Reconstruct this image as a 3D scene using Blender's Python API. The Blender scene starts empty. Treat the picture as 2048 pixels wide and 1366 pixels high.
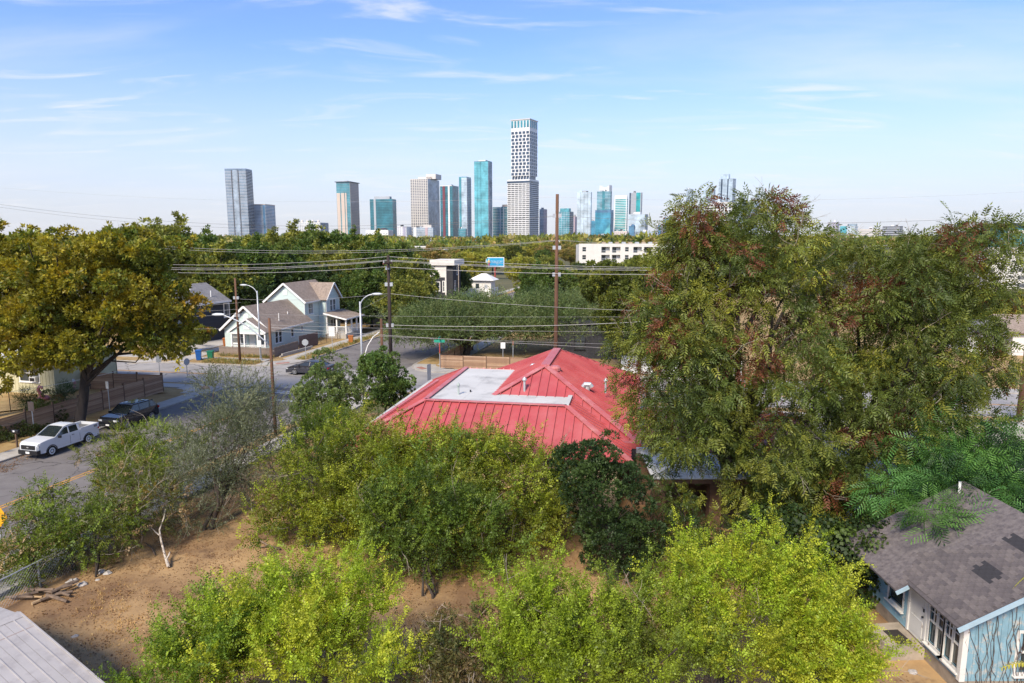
import bpy, math, random
import numpy as np
from mathutils import Vector, Matrix

# ------------------------------------------------------------------ camera, sky, sun, exposure
S = bpy.context.scene
COL = S.collection
CAM_H, FPX, PITCH = 14.5, 1365.0, math.radians(8.8)
cam = bpy.data.cameras.new('camera'); cam.sensor_width = 36.0; cam.lens = FPX / 2048 * 36.0
cam.clip_start = 0.1; cam.clip_end = 12000
camo = bpy.data.objects.new('camera', cam); COL.objects.link(camo)
camo.location = (0, 0, CAM_H); camo.rotation_euler = (math.pi / 2 - PITCH, 0, 0)
S.camera = camo

SUN_EL, SUN_AZ = math.radians(43), math.radians(205)      # azimuth from +Y towards +X
world = bpy.data.worlds.new('World'); S.world = world; world.use_nodes = True
nt = world.node_tree; nt.nodes.clear()
def wn(t, **k):
    n = nt.nodes.new(t)
    for a, b in k.items(): setattr(n, a, b)
    return n
def wmath(op, a, b=None):
    n = wn('ShaderNodeMath', operation=op)
    for i, v in enumerate((a, b)):
        if v is None: continue
        if isinstance(v, (int, float)): n.inputs[i].default_value = v
        else: nt.links.new(v, n.inputs[i])
    return n.outputs[0]
sky = wn('ShaderNodeTexSky', sky_type='NISHITA', sun_disc=False, sun_elevation=SUN_EL, sun_rotation=SUN_AZ,
         altitude=150, air_density=1.0, dust_density=0.4, ozone_density=3.5)
geo = wn('ShaderNodeTexCoord'); sep = wn('ShaderNodeSeparateXYZ'); nt.links.new(geo.outputs['Generated'], sep.inputs[0])
zc = wmath('ADD', wmath('MAXIMUM', sep.outputs[2], 0.0), 0.10)
cx = wmath('DIVIDE', sep.outputs[0], zc); cy = wmath('DIVIDE', sep.outputs[1], zc)
comb = wn('ShaderNodeCombineXYZ'); nt.links.new(cx, comb.inputs[0]); nt.links.new(cy, comb.inputs[1])
def cloud(scale, rot, sx, sy, lo, hi, dist, loc=(0, 0, 0), detail=8):
    mp = wn('ShaderNodeMapping'); mp.inputs['Rotation'].default_value = (0, 0, rot); mp.inputs['Scale'].default_value = (sx, sy, 1); mp.inputs['Location'].default_value = loc
    nt.links.new(comb.outputs[0], mp.inputs[0])
    nz = wn('ShaderNodeTexNoise'); nz.inputs['Scale'].default_value = scale; nz.inputs['Detail'].default_value = detail
    nz.inputs['Roughness'].default_value = 0.58; nz.inputs['Distortion'].default_value = dist
    nt.links.new(mp.outputs[0], nz.inputs[0])
    mr = wn('ShaderNodeMapRange', interpolation_type='SMOOTHSTEP'); mr.inputs[1].default_value = lo; mr.inputs[2].default_value = hi
    nt.links.new(nz.outputs[0], mr.inputs[0]); return mr.outputs[0]
c1 = cloud(0.55, 0.35, 0.55, 1.5, 0.48, 0.80, 0.5, (3.1, 1.7, 0))          # broad veil
c2 = cloud(1.7, -0.25, 0.55, 1.5, 0.50, 0.82, 1.4, (2.6, 7.4, 0))           # wisps
elev = wn('ShaderNodeMapRange', interpolation_type='SMOOTHSTEP'); elev.inputs[1].default_value = 0.27; elev.inputs[2].default_value = -0.01
nt.links.new(sep.outputs[2], elev.inputs[0])                                 # thin high cloud thickens towards the horizon
mx = wmath('MAXIMUM', wmath('MULTIPLY', c1, 0.5), wmath('MULTIPLY', c2, 0.75))
hz = wmath('MULTIPLY', elev.outputs[0], 0.85)
tint = wn('ShaderNodeMix', data_type='RGBA', blend_type='MULTIPLY'); tint.inputs[0].default_value = 1.0; nt.links.new(sky.outputs[0], tint.inputs[6]); tint.inputs[7].default_value = (0.72, 0.79, 1.0, 1)
mixh = wn('ShaderNodeMix', data_type='RGBA'); nt.links.new(hz, mixh.inputs[0]); nt.links.new(tint.outputs[2], mixh.inputs[6]); mixh.inputs[7].default_value = (3.55, 3.6, 3.9, 1)
mixc = wn('ShaderNodeMix', data_type='RGBA'); nt.links.new(mx, mixc.inputs[0]); nt.links.new(mixh.outputs[2], mixc.inputs[6]); mixc.inputs[7].default_value = (4.5, 4.5, 4.6, 1)
bg = wn('ShaderNodeBackground'); bg.inputs[1].default_value = 0.125
nt.links.new(mixc.outputs[2], bg.inputs[0])
wo = wn('ShaderNodeOutputWorld'); nt.links.new(bg.outputs[0], wo.inputs[0])

sl = bpy.data.lights.new('sun', 'SUN'); sl.energy = 3.3; sl.angle = math.radians(16); sl.color = (1.0, 0.89, 0.72)
so = bpy.data.objects.new('sun', sl); COL.objects.link(so)
sd = Vector((math.sin(SUN_AZ) * math.cos(SUN_EL), math.cos(SUN_AZ) * math.cos(SUN_EL), math.sin(SUN_EL)))
so.rotation_euler = sd.to_track_quat('Z', 'Y').to_euler(); so.location = (-30, -20, 60)
S.view_settings.view_transform = 'Standard'; S.view_settings.look = 'None'
S.view_settings.exposure = 0.85; S.view_settings.gamma = 1.0; S.view_settings.use_curve_mapping = False

# ------------------------------------------------------------------ helpers
cp, sp_ = math.cos(PITCH), math.sin(PITCH)
def ray(px, py):
    x = (px - 1024) / FPX; y = (683 - py) / FPX
    return x, cp + y * sp_, -sp_ + y * cp
def G(px, py, z=0.0):                       # pixel -> point at height z
    x, y, d = ray(px, py); t = (z - CAM_H) / d
    return Vector((x * t, y * t, z))
def PD(px, py, Y):                          # pixel -> point at distance Y
    x, y, d = ray(px, py); t = Y / y
    return Vector((x * t, Y, CAM_H + d * t))
def mpp(Y, z=8.0): return (Y * cp + (CAM_H - z) * sp_) / FPX   # metres per pixel at a distance

class MB:
    def __init__(s): s.v = []; s.f = []
    def add(s, vs, fs):
        n = len(s.v); s.v += [tuple(v) for v in vs]; s.f += [tuple(i + n for i in f) for f in fs]; return s
    def box(s, x0, x1, y0, y1, z0, z1):
        return s.add([(x0, y0, z0), (x1, y0, z0), (x1, y1, z0), (x0, y1, z0), (x0, y0, z1), (x1, y0, z1), (x1, y1, z1), (x0, y1, z1)],
                     [(0, 3, 2, 1), (4, 5, 6, 7), (0, 1, 5, 4), (1, 2, 6, 5), (2, 3, 7, 6), (3, 0, 4, 7)])
    def obox(s, c, ax, ay, az, hx, hy, hz):
        c = Vector(c); ax = Vector(ax).normalized() * hx; ay = Vector(ay).normalized() * hy; az = Vector(az).normalized() * hz
        vs = [c + ax * i + ay * j + az * k for k in (-1, 1) for (i, j) in ((-1, -1), (1, -1), (1, 1), (-1, 1))]
        return s.add(vs, [(0, 3, 2, 1), (4, 5, 6, 7), (0, 1, 5, 4), (1, 2, 6, 5), (2, 3, 7, 6), (3, 0, 4, 7)])
    def bar(s, a, b, w, h, up=(0, 0, 1)):     # beam from a to b, w across, h along up
        a = Vector(a); b = Vector(b); d = b - a; L = d.length
        if L < 1e-6: return s
        d /= L; u = Vector(up); sdv = d.cross(u)
        if sdv.length < 1e-4: sdv = d.cross(Vector((1, 0, 0)))
        sdv.normalize(); u = sdv.cross(d)
        return s.obox((a + b) / 2, d, sdv, u, L / 2, w / 2, h / 2)
    def tube(s, pts, rad, n=8, cap=True):
        pts = [Vector(p) for p in pts]; m = len(pts)
        if not hasattr(rad, '__len__'): rad = [rad] * m
        t = (pts[1] - pts[0]).normalized(); ref = Vector((0, 0, 1)) if abs(t.z) < 0.9 else Vector((1, 0, 0))
        a = t.cross(ref).normalized(); vs = []
        for i, p in enumerate(pts):
            t = (pts[min(i + 1, m - 1)] - pts[max(i - 1, 0)]).normalized()
            a = (a - t * a.dot(t)).normalized(); b = t.cross(a)
            for k in range(n):
                q = 2 * math.pi * k / n
                vs.append(p + (a * math.cos(q) + b * math.sin(q)) * rad[i])
        fs = [(i * n + k, i * n + (k + 1) % n, (i + 1) * n + (k + 1) % n, (i + 1) * n + k) for i in range(m - 1) for k in range(n)]
        if cap: fs += [tuple(range(n))[::-1], tuple((m - 1) * n + k for k in range(n))]
        return s.add(vs, fs)
    def cyl(s, x, y, z0, z1, r0, r1=None, n=12):
        r1 = r0 if r1 is None else r1
        return s.tube([(x, y, z0), (x, y, z1)], [r0, r1], n)
    def lathe(s, prof, n=16, c=(0, 0, 0), axis='z'):
        vs = []; m = len(prof)
        for r, h in prof:
            for k in range(n):
                q = 2 * math.pi * k / n; x, y = r * math.cos(q), r * math.sin(q)
                vs.append((c[0] + x, c[1] + y, c[2] + h) if axis == 'z' else ((c[0] + x, c[1] + h, c[2] + y) if axis == 'y' else (c[0] + h, c[1] + x, c[2] + y)))
        fs = [(i * n + k, i * n + (k + 1) % n, (i + 1) * n + (k + 1) % n, (i + 1) * n + k) for i in range(m - 1) for k in range(n)]
        fs += [tuple(range(n))[::-1], tuple((m - 1) * n + k for k in range(n))]
        return s.add(vs, fs)
    def poly(s, pts, z0, z1):                 # vertical prism of a ground polygon
        n = len(pts)
        vs = [(p[0], p[1], z0) for p in pts] + [(p[0], p[1], z1) for p in pts]
        return s.add(vs, [tuple(range(n))[::-1], tuple(range(n, 2 * n))] + [(i, (i + 1) % n, n + (i + 1) % n, n + i) for i in range(n)])
    def prism(s, pts, off):                   # any planar polygon extruded by a vector
        n = len(pts); off = Vector(off)
        return s.add([Vector(p) for p in pts] + [Vector(p) + off for p in pts],
                     [tuple(range(n))[::-1], tuple(range(n, 2 * n))] + [(i, (i + 1) % n, n + (i + 1) % n, n + i) for i in range(n)])
    def quad(s, a, b, c, d): return s.add([a, b, c, d], [(0, 1, 2, 3)])
    def mesh(s, name, mat=None, smooth=False):
        me = bpy.data.meshes.new(name); me.from_pydata(s.v, [], s.f); me.update()
        if smooth: me.shade_smooth()
        if mat: me.materials.append(mat)
        return me

def link(name, me, parent=None, loc=None, rz=0.0, kind=None):
    o = bpy.data.objects.new(name, me); COL.objects.link(o)
    if parent: o.parent = parent
    if loc is not None: o.location = loc
    if rz: o.rotation_euler = (0, 0, rz)
    if kind: o['kind'] = kind
    return o
def obj(name, mb, mat, parent=None, smooth=False, kind=None, loc=None, rz=0.0):
    return link(name, mb.mesh(name, mat, smooth), parent, loc, rz, kind)
def tag(o, label, cat, group=None):
    o['label'] = label; o['category'] = cat
    if group: o['group'] = group
    return o
def thing(name, label, cat, loc=(0, 0, 0), rz=0.0, group=None):
    o = bpy.data.objects.new(name, None); COL.objects.link(o); o.empty_display_size = 0.3
    o.location = loc; o.rotation_euler = (0, 0, rz); return tag(o, label, cat, group)
def struct(name, mb, mat, smooth=False):
    return obj(name, mb, mat, smooth=smooth, kind='structure')
def copy_tree(o, parent=None):
    c = o.copy(); COL.objects.link(c); c.parent = parent
    for ch in o.children: copy_tree(ch, c)
    return c

# ------------------------------------------------------------------ materials
MC = {}
def pm(name, col, rough=0.7, var=0.18, scale=2.0, metal=0.0, bump=0.0, bscale=None, spec=0.5, col2=None, coord='Object', stretch=(1, 1, 1), lo=0.35, hi=0.65, dirt=None):
    if name in MC: return MC[name]
    m = bpy.data.materials.new(name); m.use_nodes = True; t = m.node_tree; b = t.nodes['Principled BSDF']
    b.inputs['Roughness'].default_value = rough; b.inputs['Metallic'].default_value = metal
    b.inputs['Specular IOR Level'].default_value = spec
    tc = t.nodes.new('ShaderNodeTexCoord'); mp = t.nodes.new('ShaderNodeMapping'); mp.inputs['Scale'].default_value = stretch
    t.links.new(tc.outputs[coord], mp.inputs[0])
    nz = t.nodes.new('ShaderNodeTexNoise'); nz.inputs['Scale'].default_value = scale; nz.inputs['Detail'].default_value = 6; nz.inputs['Roughness'].default_value = 0.65
    t.links.new(mp.outputs[0], nz.inputs[0])
    rp = t.nodes.new('ShaderNodeValToRGB'); e = rp.color_ramp.elements; e[0].position = lo; e[1].position = hi
    c2 = col2 or tuple(min(1, c * (1 + var)) for c in col); c1 = col if col2 else tuple(c * (1 - var) for c in col)
    e[0].color = (*c1, 1); e[1].color = (*c2, 1)
    t.links.new(nz.outputs[0], rp.inputs[0]); last = rp.outputs[0]
    if dirt:                                   # (colour, scale, lo, hi): patches of wear with a shape of their own
        n2 = t.nodes.new('ShaderNodeTexNoise'); n2.inputs['Scale'].default_value = dirt[1]; n2.inputs['Detail'].default_value = 8; n2.inputs['Roughness'].default_value = 0.7
        t.links.new(tc.outputs[coord], n2.inputs[0])
        mr = t.nodes.new('ShaderNodeMapRange'); mr.inputs[1].default_value = dirt[2]; mr.inputs[2].default_value = dirt[3]
        t.links.new(n2.outputs[0], mr.inputs[0])
        mx = t.nodes.new('ShaderNodeMix'); mx.data_type = 'RGBA'
        t.links.new(mr.outputs[0], mx.inputs[0]); t.links.new(last, mx.inputs[6]); mx.inputs[7].default_value = (*dirt[0], 1); last = mx.outputs[2]
    t.links.new(last, b.inputs['Base Color'])
    if bump:
        bn = t.nodes.new('ShaderNodeTexNoise'); bn.inputs['Scale'].default_value = bscale or scale * 8; bn.inputs['Detail'].default_value = 4
        t.links.new(mp.outputs[0], bn.inputs[0])
        bp = t.nodes.new('ShaderNodeBump'); bp.inputs['Strength'].default_value = bump; bp.inputs['Distance'].default_value = 0.03
        t.links.new(bn.outputs[0], bp.inputs['Height']); t.links.new(bp.outputs[0], b.inputs['Normal'])
    MC[name] = m; return m
def glass(name, col=(0.02, 0.03, 0.035), rough=0.08, var=0.5, scale=0.8, metal=0.0, spec=0.8):
    return pm(name, col, rough, var, scale, metal, spec=spec)
M_leaf = bpy.data.materials.new('leaf'); M_leaf.use_nodes = True
def _leaf():
    t = M_leaf.node_tree; b = t.nodes['Principled BSDF']; out = t.nodes['Material Output']
    at = t.nodes.new('ShaderNodeAttribute'); at.attribute_name = 'Col'
    b.inputs['Roughness'].default_value = 0.5; b.inputs['Specular IOR Level'].default_value = 0.35
    t.links.new(at.outputs[0], b.inputs['Base Color'])
    tr = t.nodes.new('ShaderNodeBsdfTranslucent')
    hs = t.nodes.new('ShaderNodeMix'); hs.data_type = 'RGBA'; hs.blend_type = 'MULTIPLY'; hs.inputs[0].default_value = 1.0
    t.links.new(at.outputs[0], hs.inputs[6]); hs.inputs[7].default_value = (1.5, 1.35, 0.55, 1); t.links.new(hs.outputs[2], tr.inputs[0])
    mx = t.nodes.new('ShaderNodeMixShader'); mx.inputs[0].default_value = 0.36
    t.links.new(b.outputs[0], mx.inputs[1]); t.links.new(tr.outputs[0], mx.inputs[2]); t.links.new(mx.outputs[0], out.inputs[0])
_leaf()
M_bark = pm('bark', (0.075, 0.055, 0.042), 0.9, 0.4, 3.0, bump=0.8, bscale=14, stretch=(1, 1, 0.25))
M_barkdark = pm('dark_bark', (0.045, 0.034, 0.027), 0.9, 0.4, 3.0, bump=0.8, bscale=14, stretch=(1, 1, 0.25))
M_twig = pm('grey_twig', (0.30, 0.25, 0.20), 0.9, 0.3, 3.0)
M_birch = pm('pale_birch_bark', (0.48, 0.42, 0.35), 0.8, 0.2, 4.0, dirt=((0.12, 0.08, 0.06), 9.0, 0.52, 0.62))
M_white = pm('white_paint', (0.74, 0.73, 0.70), 0.55, 0.08, 1.5)
M_trim = pm('white_trim', (0.80, 0.79, 0.76), 0.5, 0.06, 1.5)
M_concrete = pm('concrete', (0.40, 0.375, 0.335), 0.85, 0.14, 0.7, dirt=((0.22, 0.19, 0.16), 0.5, 0.55, 0.8))
M_curb = pm('kerb_concrete', (0.36, 0.33, 0.29), 0.85, 0.2, 1.2)
M_pane = glass('window_glass', (0.03, 0.04, 0.045))
M_wire = pm('wire_rubber', (0.16, 0.155, 0.15), 0.45, 0.1)
M_wirep = pm('aluminium_wire', (0.42, 0.41, 0.40), 0.4, 0.1)
M_pole = pm('pole_timber', (0.125, 0.062, 0.036), 0.9, 0.35, 2.0, stretch=(4, 4, 0.3), bump=0.4)
M_poledark = pm('dark_pole_timber', (0.035, 0.024, 0.02), 0.9, 0.35, 2.0, stretch=(4, 4, 0.3))
M_galv = pm('galvanised_steel', (0.48, 0.50, 0.52), 0.4, 0.1, 2.0, metal=0.35)
M_black = pm('black_plastic', (0.015, 0.015, 0.017), 0.4, 0.2)
M_dark = pm('dark_void', (0.012, 0.011, 0.011), 0.8, 0.2)
# ------------------------------------------------------------------ ground, roads, pavements
rnd = random.Random(5)
YAW_B = math.atan2(-0.178, 0.984)
aD = Vector((math.sin(math.radians(14)), math.cos(math.radians(14)), 0)); aN = Vector((aD.y, -aD.x, 0)); A0 = Vector((-33.0, 42.4, 0))
bD = Vector((math.cos(YAW_B), math.sin(YAW_B), 0)); bN = Vector((-bD.y, bD.x, 0)); B0 = Vector((0, 60.5, 0))
RA, RB = 13.0, 9.6
def A(s, t, z=0.0): p = A0 + aD * s + aN * t; return Vector((p.x, p.y, z))
def B(s, t, z=0.0): p = B0 + bD * s + bN * t; return Vector((p.x, p.y, z))
def meetAB(t, tb):                          # s on road A where its line t crosses line tb of road B
    p = A0 + aN * t; s = (tb - (p - B0).dot(bN)) / aD.dot(bN); return s, (A(s, t) - B0).dot(bD)

M_ground = pm('dry_ground', (0.20, 0.115, 0.055), 0.95, 0.2, 0.22, col2=(0.42, 0.27, 0.125), coord='Object', bump=0.6, bscale=9, lo=0.38, hi=0.62, dirt=((0.125, 0.07, 0.037), 0.55, 0.54, 0.68))
M_far = pm('scrub_ground', (0.06, 0.065, 0.02), 0.95, 0.3, 0.05, col2=(0.14, 0.12, 0.05))
M_straw = pm('dry_lawn', (0.27, 0.165, 0.062), 0.95, 0.2, 0.8, col2=(0.40, 0.28, 0.12), bump=0.4, bscale=12, dirt=((0.14, 0.13, 0.04), 0.5, 0.55, 0.75))
M_asphA = pm('worn_asphalt', (0.135, 0.120, 0.115), 0.9, 0.2, 0.5, col2=(0.195, 0.178, 0.168), bump=0.2, bscale=40, dirt=((0.20, 0.185, 0.17), 0.18, 0.55, 0.75))
M_asphB = pm('pale_asphalt', (0.29, 0.272, 0.255), 0.88, 0.15, 0.35, col2=(0.36, 0.338, 0.318), stretch=(1, 1, 1), dirt=((0.21, 0.198, 0.19), 0.22, 0.54, 0.7))
def cracks(m, col, scale, width):                 # crack lines and sealed seams in the asphalt
    t = m.node_tree; b = t.nodes['Principled BSDF']; src = b.inputs['Base Color'].links[0].from_socket
    tc = t.nodes.new('ShaderNodeTexCoord'); nz = t.nodes.new('ShaderNodeTexNoise'); nz.inputs['Scale'].default_value = 0.9; nz.inputs['Detail'].default_value = 5; t.links.new(tc.outputs['Object'], nz.inputs[0])
    ad = t.nodes.new('ShaderNodeVectorMath'); ad.operation = 'MULTIPLY_ADD'; t.links.new(nz.outputs['Color'], ad.inputs[0]); ad.inputs[1].default_value = (1.6, 1.6, 0); t.links.new(tc.outputs['Object'], ad.inputs[2])
    vo = t.nodes.new('ShaderNodeTexVoronoi'); vo.feature = 'DISTANCE_TO_EDGE'; vo.inputs['Scale'].default_value = scale; t.links.new(ad.outputs[0], vo.inputs[0])
    mr = t.nodes.new('ShaderNodeMapRange'); mr.inputs[1].default_value = width; mr.inputs[2].default_value = width * 0.3; mr.inputs[3].default_value = 0; mr.inputs[4].default_value = 0.8; t.links.new(vo.outputs[0], mr.inputs[0])
    mx = t.nodes.new('ShaderNodeMix'); mx.data_type = 'RGBA'; t.links.new(mr.outputs[0], mx.inputs[0]); t.links.new(src, mx.inputs[6]); mx.inputs[7].default_value = (*col, 1); t.links.new(mx.outputs[2], b.inputs['Base Color'])
cracks(M_asphA, (0.035, 0.032, 0.03), 0.22, 0.012); cracks(M_asphB, (0.07, 0.065, 0.062), 0.16, 0.012)
M_yel = pm('yellow_road_paint', (0.55, 0.27, 0.04), 0.7, 0.25, 3.0, dirt=((0.14, 0.12, 0.11), 2.0, 0.5, 0.75))
M_wht = pm('white_road_paint', (0.55, 0.54, 0.52), 0.7, 0.15, 3.0, dirt=((0.25, 0.24, 0.235), 2.0, 0.5, 0.75))
M_lot = pm('lot_concrete', (0.44, 0.39, 0.335), 0.9, 0.15, 0.4, dirt=((0.27, 0.23, 0.19), 0.4, 0.5, 0.75))
M_tactile = pm('tactile_red', (0.36, 0.17, 0.13), 0.8, 0.15)

g = MB(); R_ = 7000                          # one sheet, finer near the camera so it can roll gently
g.quad((-R_, -600, -0.02), (R_, -600, -0.02), (R_, R_, -0.02), (-R_, R_, -0.02))
struct('ground', g, M_far)
struct('yard_ground', MB().poly([A(-62, 16.2)[:2], A(16, 16.2)[:2], B(-4, -3.2)[:2], B(62, -3.2)[:2], (62, -12), (-22, -14)], -0.3, 0.0), M_ground)
struct('road', MB().poly([A(-75, 0)[:2], A(-75, RA)[:2], A(230, RA)[:2], A(230, 0)[:2]], -0.3, 0.006), M_asphA)
struct('road', MB().poly([B(-190, 0)[:2], B(190, 0)[:2], B(190, RB)[:2], B(-190, RB)[:2]], -0.3, 0.012), M_asphB)

sNL, bNL = meetAB(0, 0); sNR, bNR = meetAB(RA, 0); sFL, bFL = meetAB(0, RB); sFR, bFR = meetAB(RA, RB)
CORN = 4.2
def slabs(parent, p, d, n, L, w, z=0.13, step=1.5):
    k = int(L / step); me = MB().box(0.012, step - 0.012, 0, w, -0.2, z).mesh('slab', M_concrete)
    ang = math.atan2(d.y, d.x); flip = d.cross(n).z < 0
    if flip: me = MB().box(0.012, step - 0.012, -w, 0, -0.2, z).mesh('slab', M_concrete)
    for i in range(k):
        q = p + d * (i * step)
        link('slab', me, parent, (q.x, q.y, rnd.uniform(-0.006, 0.006)), ang)
def block_side(p, d, n, L, verge, walk, lawn=None):   # kerb at p along d, n points into the block
    kerb = MB(); k = int(L / 3.0)
    for i in range(k): kerb.obox(p + d * (i * 3 + 1.5) + n * 0.075 + Vector((0, 0, -0.03)), d, n, (0, 0, 1), 1.492, 0.075, 0.16)
    struct('kerb', kerb, M_curb)
    w = bpy.data.objects.new('sidewalk', None); COL.objects.link(w); w['kind'] = 'structure'
    slabs(w, p + n * (0.15 + verge), d, n, L, walk)
    if verge > 0.3:
        q = [p + n * 0.15, p + d * L + n * 0.15, p + d * L + n * (0.15 + verge), p + n * (0.15 + verge)]
        struct('verge', MB().poly([v[:2] for v in q], -0.3, 0.1), M_straw)
def corner(c, da, db, R, pad=True):                    # rounded kerb return with paving behind it
    ctr = c + da * R + db * R; pts = [ctr - (da * math.sin(q) + db * math.cos(q)) * R for q in [math.pi / 2 * i / 10 for i in range(11)]]
    if da.cross(db).z > 0: order = [c] + pts
    else: order = [c] + pts
    struct('road', MB().poly([v[:2] for v in order], -0.3, 0.018), M_asphB)
    inn = [ctr - (da * math.sin(q) + db * math.cos(q)) * (R - 2.6) for q in [math.pi / 2 * i / 10 for i in range(11)]]
    k0 = [ctr - (da * math.sin(q) + db * math.cos(q)) * (R - 0.16) for q in [math.pi / 2 * i / 10 for i in range(11)]]
    ring = MB(); ring2 = MB()
    for i in range(10):
        ring.poly([v[:2] for v in (pts[i], pts[i + 1], k0[i + 1], k0[i])], -0.3, 0.13)
        ring2.poly([v[:2] for v in (k0[i], k0[i + 1], inn[i + 1], inn[i])], -0.3, 0.115)
    struct('kerb', ring, M_curb); struct('sidewalk', ring2, M_concrete)
    struct('verge', MB().poly([v[:2] for v in inn + [ctr + da * 0.4 + db * 0.4]], -0.3, 0.09), M_straw)
    if pad:
        q = math.pi / 4; m = ctr - (da * math.sin(q) + db * math.cos(q)) * (R - 0.75); dd = (da * math.sin(q) + db * math.cos(q)).normalized()
        struct('tactile_pad', MB().obox(m + Vector((0, 0, 0.117)), dd, Vector((-dd.y, dd.x, 0)), (0, 0, 1), 0.35, 0.75, 0.008), M_tactile)
corner(A(sNL, 0), -aD, -bD, CORN); corner(A(sNR, RA), -aD, bD, CORN); corner(A(sFL, 0), aD, -bD, CORN); corner(A(sFR, RA), aD, bD, CORN)
block_side(A(sNL - CORN, 0), -aD, -aN, 78, 0.0, 1.5)
block_side(A(sNR - CORN, RA), -aD, aN, 78, 1.1, 1.6)
block_side(A(sFL + CORN, 0), aD, -aN, 120, 1.6, 1.6)
block_side(A(sFR + CORN, RA), aD, aN, 120, 2.6, 1.8)
block_side(B(bNL - CORN, 0), -bD, -bN, 100, 0.5, 1.5)
block_side(B(bNR + CORN, 0), bD, -bN, 66, 1.3, 1.6)
block_side(B(bFL - CORN, RB), -bD, bN, 100, 2.2, 1.5)
block_side(B(bFR + CORN, RB), bD, bN, 100, 0.0, 1.6)
# yards behind the pavements
struct('lawn', MB().poly([v[:2] for v in (A(sNL - 1.5, -1.7), A(-45, -1.7), A(-45, -60), B(bNL - 60, -2.2), B(bNL - 1.8, -2.2))], -0.3, 0.08), M_straw)
struct('lawn', MB().poly([v[:2] for v in (A(sFL + 3, -3.5), A(120, -3.5), A(120, -60), B(bFL - 60, RB + 4.0), B(bFL - 3.6, RB + 4.0))], -0.3, 0.08), M_straw)
struct('lawn', MB().poly([v[:2] for v in (A(sFR + 1.8, RA + 4.7), A(120, RA + 4.7), B(90, RB + 120), B(90, RB + 1.9), B(bFR + 4.6, RB + 1.9))], -0.3, 0.085), M_straw)
struct('parking_lot', MB().poly([(9.5, 36.5), (15.5, 29.6), (60, 24), (62, 45), B(52, -3.15)[:2], B(9, -3.15)[:2]], -0.3, 0.02), M_lot)
# driveways of the navy house and its neighbour
M_drive = pm('driveway_concrete', (0.43, 0.40, 0.36), 0.9, 0.12, 0.5)
def gpoly(pts, z0, z1): return MB().poly([G(x, y)[:2] for x, y in pts], z0, z1)
struct('driveway', gpoly([(255, 729), (318, 724), (470, 686), (440, 676)], -0.3, 0.135), M_drive)
struct('driveway', gpoly([(330, 727), (372, 725), (476, 690), (470, 686.6)], -0.3, 0.138), M_drive)
# painted lines
ym = MB()
for off in (6.85, 7.15):
    ym.poly([A(-60, off - 0.06)[:2], A(-60, off + 0.06)[:2], A(sNL - 9, off + 0.06)[:2], A(sNL - 9, off - 0.06)[:2]], 0.005, 0.011)
struct('road_marking', ym, M_yel)
wm = MB(); wm.poly([v[:2] for v in (A(sNR - 5.4, 7.4), A(sNR - 5.4, RA - 0.5), A(sNR - 4.9, RA - 0.5), A(sNR - 4.9, 7.4))], 0.005, 0.012)
struct('road_marking', wm, M_wht)
wm = MB()
for t in (2.2, 4.6): wm.poly([v[:2] for v in (A(sNR - 3.2 + t * 0.25, 1), A(sNR - 2.9 + t * 0.25, 1), A(sNR - 2.9 + t * 0.25, RA - 1), A(sNR - 3.2 + t * 0.25, RA - 1))], 0.005, 0.012)
struct('road_marking', wm, M_wht)
wm = MB()
for t in (RB / 2 - 0.14, RB / 2 + 0.14): wm.poly([v[:2] for v in (B(bNR + 6, t - 0.06), B(190, t - 0.06), B(190, t + 0.06), B(bNR + 6, t + 0.06))], 0.011, 0.017)
for t in (RB / 2 - 0.14, RB / 2 + 0.14): wm.poly([v[:2] for v in (B(-190, t - 0.06), B(bNL - 6, t - 0.06), B(bNL - 6, t + 0.06), B(-190, t + 0.06))], 0.011, 0.017)
struct('road_marking', wm, M_yel)

# ------------------------------------------------------------------ wall and window builders (local coordinates of a building)
def wall(mb, p, d, w, z0, z1, openings=(), th=0.16):
    """vertical wall from p along d (2-D), facing the right-hand side of d; openings = (x0, x1, za, zb)"""
    d = Vector((d[0], d[1], 0)).normalized(); n = Vector((d.y, -d.x, 0)); p = Vector((p[0], p[1], 0))
    xs = sorted({0, w, *[v for o in openings for v in o[:2]]}); zs = sorted({z0, z1, *[v for o in openings for v in o[2:4]]})
    for i in range(len(xs) - 1):
        run = None
        for j in range(len(zs) - 1):
            mx_, mz = (xs[i] + xs[i + 1]) / 2, (zs[j] + zs[j + 1]) / 2
            if any(o[0] < mx_ < o[1] and o[2] < mz < o[3] for o in openings):
                continue
            c = p + d * mx_ - n * (th / 2) + Vector((0, 0, mz))
            mb.obox(c, d, n, (0, 0, 1), (xs[i + 1] - xs[i]) / 2, th / 2, (zs[j + 1] - zs[j]) / 2)
    return mb
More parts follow.
